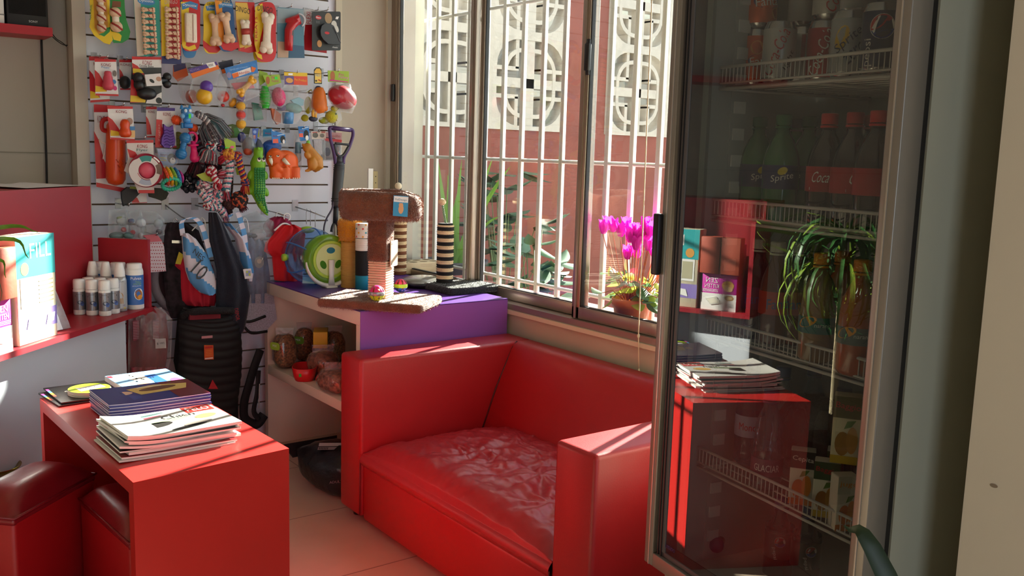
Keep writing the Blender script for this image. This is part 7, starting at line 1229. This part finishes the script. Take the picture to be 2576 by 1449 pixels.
# ---- drinks
def drink(name, label, cat, px, py, yy, z, grp, turn=0):
    l = fl(px, py, yy); w = fw2(V((l.x, yy, z))); return thing(name, label, cat, w, faceCam(w)+turn, grp)
def cylf(R, tilt=0): return lambda x, y, h=0: V(((R+h)*sin(x/R), -(R+h)*cos(x/R), y))
ALT = M('b4b4b4', .22, .95)
def can(label, px, py, yy, z, col, deco, grp='cans in the fridge', turn=0):
    t = drink('drink_can', label, 'can', px, py, yy, z, grp, turn); R, H = .0315, .116
    MB().lathe([(R, .010), (R, H-.014)], M(col, .3, .35), 28).lathe([(0, .004), (.024, .0), (.026, .002), (R, .010)], ALT, 28).lathe([(R, H-.014), (.0265, H-.002), (.027, H), (.025, H), (.024, H-.004), (0, H-.004)], ALT, 28).done('can_body', t)
    b = MB(); deco(b, cylf(R+.0003), R, H); b.done('print', t)
RD, WHT, DB = M('b01420', .4), M('e4e2de', .4), M('12224e', .4)
def fanta(b, c, R, H):
    b.disc(c, .0, .052, .03, .014, .0002, M('1d2f6e', .4)); b.txt('Fanta', c, 0, .052, .05, .017, .0006, WHT, .12); b.disc(c, -.012, .078, .014, .014, .0002, M('e08a3a', .4)); b.disc(c, .022, .03, .012, .012, .0002, M('e08a3a', .4))
def colal(b, c, R, H): b.txt('Coca-Cola', c, -.006, .058, .092, .022, .0004, RD, 1.2, .25); b.txt('light', c, .021, .042, .04, .013, .0004, M('3a3a3c', .4), 1.2, .25)
def cola(b, c, R, H): b.txt('Coca-Cola', c, -.006, .058, .09, .022, .0004, WHT, 1.25, .25); b.poly([(.014, .012), (.02, .012), (.014, .06), (.019, .104), (.014, .104), (.009, .06)], c, .0004, WHT)
def spz(b, c, R, H): b.disc(c, -.012, .068, .012, .022, .0002, M('d8b21c', .4), 14, -.3); b.txt('Sprite', c, .0, .064, .058, .02, .0006, DB, .75, .2); b.txt('zero', c, .012, .042, .042, .018, .0006, DB, .75, .2); b.rect(c, -.016, .012, .02, .034, .0002, M('8d97a8', .4))
def pepsi_logo(b, c, x, z, r):
    n = 20; b.disc(c, x, z, r*1.06, r*1.06, .0002, WHT, 24); up = [(x+r*cos(a), z+r*sin(a)) for a in [radians(200-i*160/n) for i in range(n+1)]]
    b.poly([(x+r*cos(radians(40)), z+r*sin(radians(40)))]+[(x+r*cos(radians(40+160*i/n)), z+r*sin(radians(40+160*i/n))) for i in range(1, n+1)]+[(x-.2*r, z-.1*r)], c, .0006, RD); b.poly([(x+r*cos(radians(200+150*i/n)), z+r*sin(radians(200+150*i/n))) for i in range(n+1)]+[(x+.1*r, z-.35*r)], c, .0006, M('1c3f94', .4))
def pepsi(b, c, R, H): pepsi_logo(b, c, .002, .076, .0195); b.txt('pepsi', c, -.0195, .034, .045, .017, .0004, WHT, pi/2)
def silver(b, c, R, H): b.rect(c, -.004, .052, .004, .1, .0002, RD); [b.rect(c, .008, .05+.007*k, .022, .054+.007*k, .0002, M('44444a', .5)) for k in range(7)]
S1 = SHZ[0]
can('orange soda can at the left end of the top fridge shelf, lower one', 1902, 150, .19, S1, 'd0561c', fanta, turn=.4); can('orange soda can stacked at the left end of the top shelf, upper one', 1916, 20, .19, S1+.117, 'd0561c', fanta, turn=.4)
can('orange soda can half hidden behind the silver light cola can', 1950, 20, .26, S1+.117, 'd0561c', fanta, turn=.2); can('silver light cola can with red script, second from left on the top fridge shelf', 1962, 100, .15, S1, 'bdbcba', colal); can('plain silver can side with small print, behind the light cola can', 2022, 100, .24, S1, 'b4b4b4', silver); can('red cola can with white script on the top fridge shelf', 2074, 100, .21, S1, 'a81420', cola)
can('silver can stacked above the plain silver can', 2024, 10, .24, S1+.117, 'b4b4b4', silver, turn=.8); can('silver light cola can stacked above the red cola can', 2088, 10, .21, S1+.117, 'b9b8b6', colal, turn=.7); can('red cola can stacked behind the lemon-lime can', 2130, 5, .3, S1+.117, 'a81420', cola, turn=.5)
can('silver lemon-lime zero can with dark lettering on the top fridge shelf', 2134, 110, .155, S1, 'aab0b4', spz); can('dark blue cola can with a round tricolour emblem, rightmost on the top shelf', 2214, 110, .135, S1, '10294f', pepsi); can('silver can stacked above the lemon-lime zero can', 2160, 3, .2, S1+.117, 'b4b4b4', silver, turn=1.2); can('dark blue cola can peeking out behind the lemon-lime zero can', 2170, 100, .25, S1, '10294f', pepsi, turn=-.3)
def bottle(label, px, py, yy, z, body, cap, band, deco, grp, H=.205, R=.031, name='drink_bottle', bz=(.062, .108), liquid=None, turn=0):
    t = drink(name, label, 'bottle', px, py, yy, z, grp, turn)
    prof = [(0, 0), (R*.8, 0), (R, .008), (R*.97, bz[0]-.012), (R, bz[0]), (R, bz[1]), (R*.97, bz[1]+.012), (R*.86, H*.66), (R*.6, H*.77), (.0135, H-.036), (.0125, H-.018), (0, H-.018)]
    MB().lathe(prof, body, 26).done('bottle_body', t); MB().lathe([(.0152, H-.02), (.0152, H-.002), (.014, H), (0, H)], cap, 20).lathe([(.0158, H-.026), (.0158, H-.022)], cap, 20).done('cap', t)
    if band: b = MB(); b.lathe([(R+.0004, bz[0]), (R+.0004, bz[1])], band, 28); deco(b, cylf(R+.0007), R, (bz[0]+bz[1])/2); b.done('label', t)
    if liquid: MB().lathe([(0, .003), (R*.78, .003), (R*.96, .01), (R*.94, bz[1]+.01), (R*.68, H*.72), (0, H*.72)], liquid, 22).done('liquid', t)
COLA, SPG = M('0c0706', .08, coat=.6), M('1c6a36', .1, coat=.6); S2, S3, S4 = SHZ[1], SHZ[2], SHZ[3]
def spr(b, c, R, m): b.rect(c, -.045, m-.02, .045, m-.004, .0001, M('2f8a3a', .4)); b.disc(c, -.0, m+.012, .010, .007, .0004, M('d8c21c', .4), 14, .5); b.txt('Sprite', c, 0, m-.001, .044, .016, .0008, WHT, .2, .2)
def cok(b, c, R, m): b.txt('Coca-Cola', c, 0, m+.004, .068, .02, .0004, WHT, .0, .3); b.poly([(-.04, m-.015), (.02, m-.011), (.045, m-.007), (.02, m-.013), (-.04, m-.02)], c, .0004, WHT); b.disc(c, .042, m+.01, .005, .006, .0004, M('3a5a50', .4))
G2 = 'bottles on the second fridge shelf'
bottle('green lemon-lime bottle, leftmost on the second fridge shelf', 1913, 300, .19, S2, SPG, M('1a5a38', .4), M('1c2a5c', .4), spr, G2, R=.0355, turn=.3); bottle('green lemon-lime bottle second from left, in front on the second fridge shelf', 1973, 300, .15, S2, SPG, M('1a6a3c', .4), M('1c2a5c', .4), spr, G2, R=.0355, turn=.1); bottle('green lemon-lime bottle set further back, beside the cola bottles', 2038, 305, .22, S2, SPG, M('16502f', .4), M('1c2a5c', .4), spr, G2, R=.0355, turn=-.9)
bottle('cola bottle with a red cap and readable red label, left of the three colas', 2088, 300, .16, S2, COLA, M('c81a1c', .4), M('a8141e', .4), cok, G2, R=.0355, turn=.25); bottle('cola bottle with a red cap in the middle of the three colas', 2152, 305, .15, S2, COLA, M('b0181a', .4), M('a8141e', .4), cok, G2, R=.0355, turn=.9); bottle('cola bottle with a red cap, half behind the right door stile', 2212, 303, .13, S2, COLA, M('c81a1c', .4), M('a8141e', .4), cok, G2, R=.0355, turn=1.8); bottle('cola bottle standing in the row behind, between the two right colas', 2195, 315, .24, S2, COLA, M('7a1414', .4), M('a8141e', .4), cok, G2, turn=2.5)
for i, px in enumerate((1900, 1955, 2005)): bottle('dark-capped bottle in the back row of the second shelf, %s of three' % ('left', 'middle', 'right')[i], px, 308, .29, S2, SPG, M('1a1a2c', .4), None, None, 'back row bottles on the second shelf')
G3 = 'bottles on the third fridge shelf'; GRAPE, FOR, OJ = M('241224', .1, coat=.5), M('5a2410', .1, coat=.5), M('a84a18', .2, coat=.4)
def fan(b, c, R, m): b.txt('Fanta', c, 0, m, .05, .02, .0004, M('23408a', .4), .1, .1); b.disc(c, .035, m-.008, .008, .006, .0004, WHT)
bottle('white-capped purple grape soda bottle, leftmost on the third fridge shelf', 1912, 620, .17, S3, GRAPE, M('b9b4a6', .5), M('4a1f4a', .4), fan, G3); bottle('white-capped orange soda bottle second from left on the third shelf', 1958, 625, .16, S3, FOR, M('b9b4a6', .5), M('b02a14', .4), fan, G3, turn=.3); bottle('white-capped soda bottle with a pink-red label, third from left on the third shelf', 2010, 632, .2, S3, FOR, M('a8a49a', .5), M('8a3a3a', .4), fan, G3, turn=.2); bottle('white-capped dark bottle tucked behind, fourth from left on the third shelf', 2046, 640, .26, S3, GRAPE, M('a8a49a', .5), None, None, G3)
def oj(b, c, R, m): b.disc(c, -.02, m+.006, .02, .009, .0003, M('d8921c', .4), 14, .4); b.txt('naranja', c, .01, m, .03, None, .0006, M('c9d8d4', .4))
bottle('orange juice bottle with an orange cap and teal label, front of the third shelf', 2070, 640, .125, S3, M('8a6a4a', .15, coat=.5), M('d0801c', .45), M('1f6a6c', .4), oj, G3, .2, .034, bz=(.055, .085)); bottle('orange juice bottle with an orange cap beside the right door stile', 2172, 655, .115, S3, OJ, M('d0801c', .45), M('4a6468', .4), oj, G3, .2, .034, bz=(.055, .085)); bottle('orange juice bottle behind the two front juices', 2122, 640, .2, S3, OJ, M('c9701c', .45), M('b02a14', .4), oj, G3, .2, .033, bz=(.055, .085))
WTR = THIN('c4d4dc', 1.6, .06, .12, '9ab0c0', (40, .4)); G4 = 'water bottles on the fourth fridge shelf'
def mond(b, c, R, m): b.txt('Mondo', c, 0, m, .046, .016, .0004, M('b02430', .4))
def glac(b, c, R, m): b.txt('GLACIAR', c, 0, m, .052, .014, .0004, WHT)
BC = M('1c3f7a', .4)
bottle('water bottle with a blue cap and pale label, leftmost on the fourth fridge shelf', 1895, 930, .2, S4, WTR, BC, M('b0a8c0', .4), mond, G4, .225); bottle('water bottle with a blue cap in the middle of the fourth fridge shelf', 1972, 930, .22, S4, WTR, BC, M('7a88a8', .4), glac, G4, .225, bz=(.03, .07)); bottle('water bottle with a dark blue cap at the back of the fourth shelf', 2050, 935, .3, S4, WTR, M('22305a', .4), None, None, G4, .225); bottle('water bottle at the front of the fourth shelf with white lettering', 1945, 940, .13, S4, WTR, M('22305a', .4), M('6a4a5c', .4), glac, G4, .2, bz=(.03, .065)); bottle('plum-capped dark bottle at the right of the fourth fridge shelf', 2165, 985, .2, S4, GRAPE, M('2f1a3c', .4), None, None, G4, .2); bottle('plum-capped dark bottle second from the right on the fourth shelf', 2125, 975, .28, S4, GRAPE, M('2f1a3c', .4), None, None, G4, .2)
def carton(label, px, py, yy, z, w, h, top, word, wc, fruit, turn=0, body='d8d4c4'):
    t = drink('juice_carton', label, 'carton', px, py, yy, z, 'small juice cartons in the fridge', turn); d = w*.75; b = MB(); b.box((0, d/2, h/2), (w, d, h), M(body, .45), .002); f = frame((0, 0, 0), (1, 0, 0), (0, 0, 1))
    b.rect(f, -w/2, h*.68, w/2, h, .0006, M(top, .4)); b.txt(word, f, 0, h*.85, w*.86, h*.11, .0012, M(wc, .4), -.08); b.disc(f, -w*.12, h*.3, w*.26, h*.18, .0008, M(fruit, .45)); b.disc(f, w*.2, h*.36, w*.2, h*.2, .0012, M('b8863a' if fruit != 'd8741c' else 'e08a2c', .45)); b.poly([(-w*.1, h*.52), (w*.15, h*.56), (w*.3, h*.66), (0, h*.64)], f, .0014, M('4a7a2c', .5)); b.rect(f, -w/2, 0, w/2, h*.12, .0006, M('d0b01c' if fruit != 'd8741c' else fruit, .45)); b.done('carton_body', t)
    b = MB(); b.tube([(w*.2, d+.001, h*.1), (-w*.1, d+.001, h*.9)], .002, WHT, 6); b.done('straw', t)
carton('juice carton with a dark top and oranges, leftmost of the small cartons', 2012, 1270, .125, S4, .045, .105, '1c2018', 'Cepita', 'e4e0d8', 'd8741c'); carton('juice carton with a green top and fruit picture, second of the small cartons', 2072, 1295, .12, S4, .045, .105, '244a24', 'Baggio', 'c8202a', 'a8702c'); carton('pale juice carton with oranges, third of the small cartons, by the door stile', 2128, 1310, .11, S4, .04, .1, 'c4c8b4', 'jugo', 'e08a2c', 'd8741c', .5); carton('yellow and green juice carton stacked above the others by the right door stile', 2122, 1180, .14, S4+.106, .05, .125, '4a4a1c', 'Baggio', 'c8202a', 'a87a2c', 0, 'd8d0b0')
carton('juice carton underneath the stacked yellow one at the back', 2110, 1260, .19, S4, .055, .105, '244a24', 'Baggio', 'c8202a', 'a8702c')
t = drink('shrink_wrapped_pack', 'plastic wrapped multipack of water behind the small cartons', 'pack', 2035, 1150, .22, S4, None); b = MB(); pill(b, (0, .06, .085), (.07, .07, .085), THIN('aab4b4', 1.7, .1, .3, '5c6664', (50, .9)), 5, amp=.1); b.done('plastic_wrap', t); b = MB(); [b.lathe([(0, 0), (.026, 0), (.026, .1), (.013, .14), (0, .14)], M('4a5a58', .2), 14, (x, y, .008)) for x in (-.03, .03) for y in (.03, .085)]; b.done('packed_bottles', t)
S5 = .426; G5 = 'bottles on the fridge floor'
def pep(b, c, R, m): pepsi_logo(b, c, .002, m+.012, .011); b.txt('pepsi', c, -.008, m-.014, .026, .009, .0004, WHT, -1.4)
bottle('dark cola bottle with a round tricolour emblem, left of two on the fridge floor', 1962, 1330, .24, S5-.06, COLA, M('1c2f6a', .4), M('17130f', .3), pep, G5, .23, bz=(.1, .155)); bottle('dark cola bottle with a round tricolour emblem, right of two on the fridge floor', 2030, 1350, .26, S5-.06, COLA, M('1c2f6a', .4), M('17130f', .3), pep, G5, .23, bz=(.1, .155), turn=.3)
l = fl(1800, 1412, .16); w = fw2(l); t = thing('drink_bottle', 'clear water bottle lying on its side on the fridge floor, blue cap forward', 'bottle', (w.x, w.y, S5+.034), faceCam(w)); RX = MX.Rotation(-pi/2, 3, 'X'); H = .22
MB().lathe([(0, 0), (.03, 0), (.033, .01), (.033, .13), (.014, .19), (.013, .2), (0, .2)], WTR, 24, (0, .2, 0), MX.Rotation(pi/2, 3, 'X')).done('bottle_body', t); MB().lathe([(.0155, 0), (.0155, .018), (0, .02)], M('1f2a5a', .4), 20, (0, .005, 0), MX.Rotation(pi/2, 3, 'X')).done('cap', t)
l = fl(1880, 1420, .3); w = fw2(l); t = dup(t, (w.x, w.y, S5+.034), FRZ+1.9, 'clear water bottle lying crosswise on the fridge floor behind the other')
# ================================================================== long-leaved plants near the viewer
def dracaena(name, label, base, crowns, n, ln, seed, mats, extra=(), dro=(.1, 1.5), lw_=.011):
    r = random.Random(seed); t = thing(name, label, 'plant', base); b = MB(); pot(b, .08, .11, .24, M('6a3a2c', .6)); b.done('pot', t); MB().lathe([(0, .215), (.1, .215)], SOIL).done('soil', t)
    for c in crowns: b = MB(); c = V(c); b.tube([(c.x*.3, c.y*.3, .2), (c.x*.8, c.y*.8, c.z*.6), c], [.014, .012, .011], M('a89878', .8, bump=(60, .5)), 10); b.done('cane', t)
    b = MB()
    for i in range(n):
        c = V(crowns[i % len(crowns)]); a = r.uniform(0, 2*pi); L = ln*r.uniform(.6, 1.1); dr_ = r.uniform(*dro); d = V((cos(a), sin(a), 0)); pts = [c+V((0, 0, .02*r.random()))]; el = r.uniform(.5, 1.4)
        for k in range(8): el -= .16*(1+dr_); pts.append(pts[-1]+(d*cos(el)+V((0, 0, sin(el))))*L/8)
        rows = []; s = V((-d.y, d.x, 0))
        for k, p in enumerate(pts): w = lw_*min(1, .4+k*.3)*(1-(k/8)**3)+.0006; rows.append([p-s*w, p-V((0, 0, w*.4)), p+s*w])
        b.grid(rows, mats[i % len(mats)])
    for p0, p1, p2, w in extra:
        pts = crom([V(p)-V(base) for p in (p0, p1, p2)], 6); N = len(pts); rows = []
        for k, p in enumerate(pts):
            tn = (pts[min(k+1, N-1)]-pts[max(k-1, 0)]).normalized(); s = tn.cross(FW).normalized(); ww = w*min(1, (N-1-k)/(N*.45))+.0008; rows.append([p-s*ww, p+FW*ww*.35, p+s*ww])
        b.grid(rows, mats[0])
    b.done('leaves', t); return t
D1, D2 = M('6f8a2c', .4, noise=(30, .3)), M('2f5a2c', .4, noise=(30, .3))
pb = V((.07, 2.62, 0)); at_ = lambda px, py, t: CAM+ray(px, py)*t
dracaena('potted_dracaena', 'slender drooping dracaena left of the counter, seen mirrored in the fridge door, leaf tips showing at the left edge', pb, [(-.01, .03, 1.0), (.03, -.03, .9)], 150, .52, 5, [D1, D2, D2], [(pb+V((-.01, .03, 1.0)), at_(0, 572, 2.4), at_(96, 584, 2.35), .005), (pb+V((-.01, .03, 1.0)), at_(8, 600, 2.4), at_(72, 650, 2.35), .005), (pb+V((.03, -.03, .9)), at_(-20, 655, 2.4), at_(15, 699, 2.35), .004)], (1.3, 2.4), .0065)['label'] = 'slim dracaena left of the counter, mirrored in the fridge door, leaf tips at frame edge'
DK = M('1d3316', .45, noise=(20, .2))
tip, mid, root = at_(2123, 1322, 1.12), at_(2230, 1449, 1.09), at_(2330, 1640, 1.05); fb = V((1.06, .36, 0))
dracaena('potted_yucca', 'dark green strap-leaved yucca at the bottom right in front of the fridge', fb, [(0, 0, .40)], 14, .26, 9, [DK], [(fb+V((0, 0, .40)), (mid+root)/2, mid, .02)] and [(fb+V((0, 0, .40)), mid, tip, .0115)])
SUN_E, SKY_E, EXPO = 36.0, 1.6, 0.85
# ================================================================== light
def sun(az, el, st):
    l = bpy.data.lights.new('sun', 'SUN'); l.energy = st; l.angle = radians(.53); l.color = (1, .93, .82)
    o = bpy.data.objects.new('sun', l); COL.objects.link(o)
    d = V((cos(radians(az))*cos(radians(el)), sin(radians(az))*cos(radians(el)), sin(radians(el))))
    o.rotation_euler = d.to_track_quat('Z', 'Y').to_euler(); o.location = V((1, 3, 2))+d*4
sun(21, 25, SUN_E)
wd = bpy.data.worlds.new('sky'); SC.world = wd; wd.use_nodes = True; nt = wd.node_tree
bg = nt.nodes['Background']; bg.inputs[0].default_value = (.78, .88, 1, 1); bg.inputs[1].default_value = SKY_E
def portal(loc, rot, sx, sy):
    l = bpy.data.lights.new('daylight_portal', 'AREA'); l.shape = 'RECTANGLE'; l.size = sx; l.size_y = sy; l.cycles.is_portal = True
    o = bpy.data.objects.new('daylight_portal', l); COL.objects.link(o); o.location = loc; o.rotation_euler = rot
portal((XO+.01, (W0+W1)/2, (ZS+ZH)/2), (0, pi/2, 0), ZH-ZS, W1-W0)
portal((-.35, YF-.1, 1.15), (pi/2, 0, 0), 1.9, 2.3)
vs = SC.view_settings; SC.display_settings.display_device = 'sRGB'; vs.view_transform = 'Standard'; vs.look = 'None'; vs.exposure = EXPO; vs.gamma = 1; vs.use_curve_mapping = False
cy_ = SC.cycles; cy_.max_bounces = 9; cy_.diffuse_bounces = 4; cy_.glossy_bounces = 4; cy_.transmission_bounces = 4; cy_.transparent_max_bounces = 24
cy_.use_denoising = True; cy_.sample_clamp_indirect = 6; cy_.caustics_reflective = False; cy_.caustics_refractive = False; cy_.blur_glossy = 1
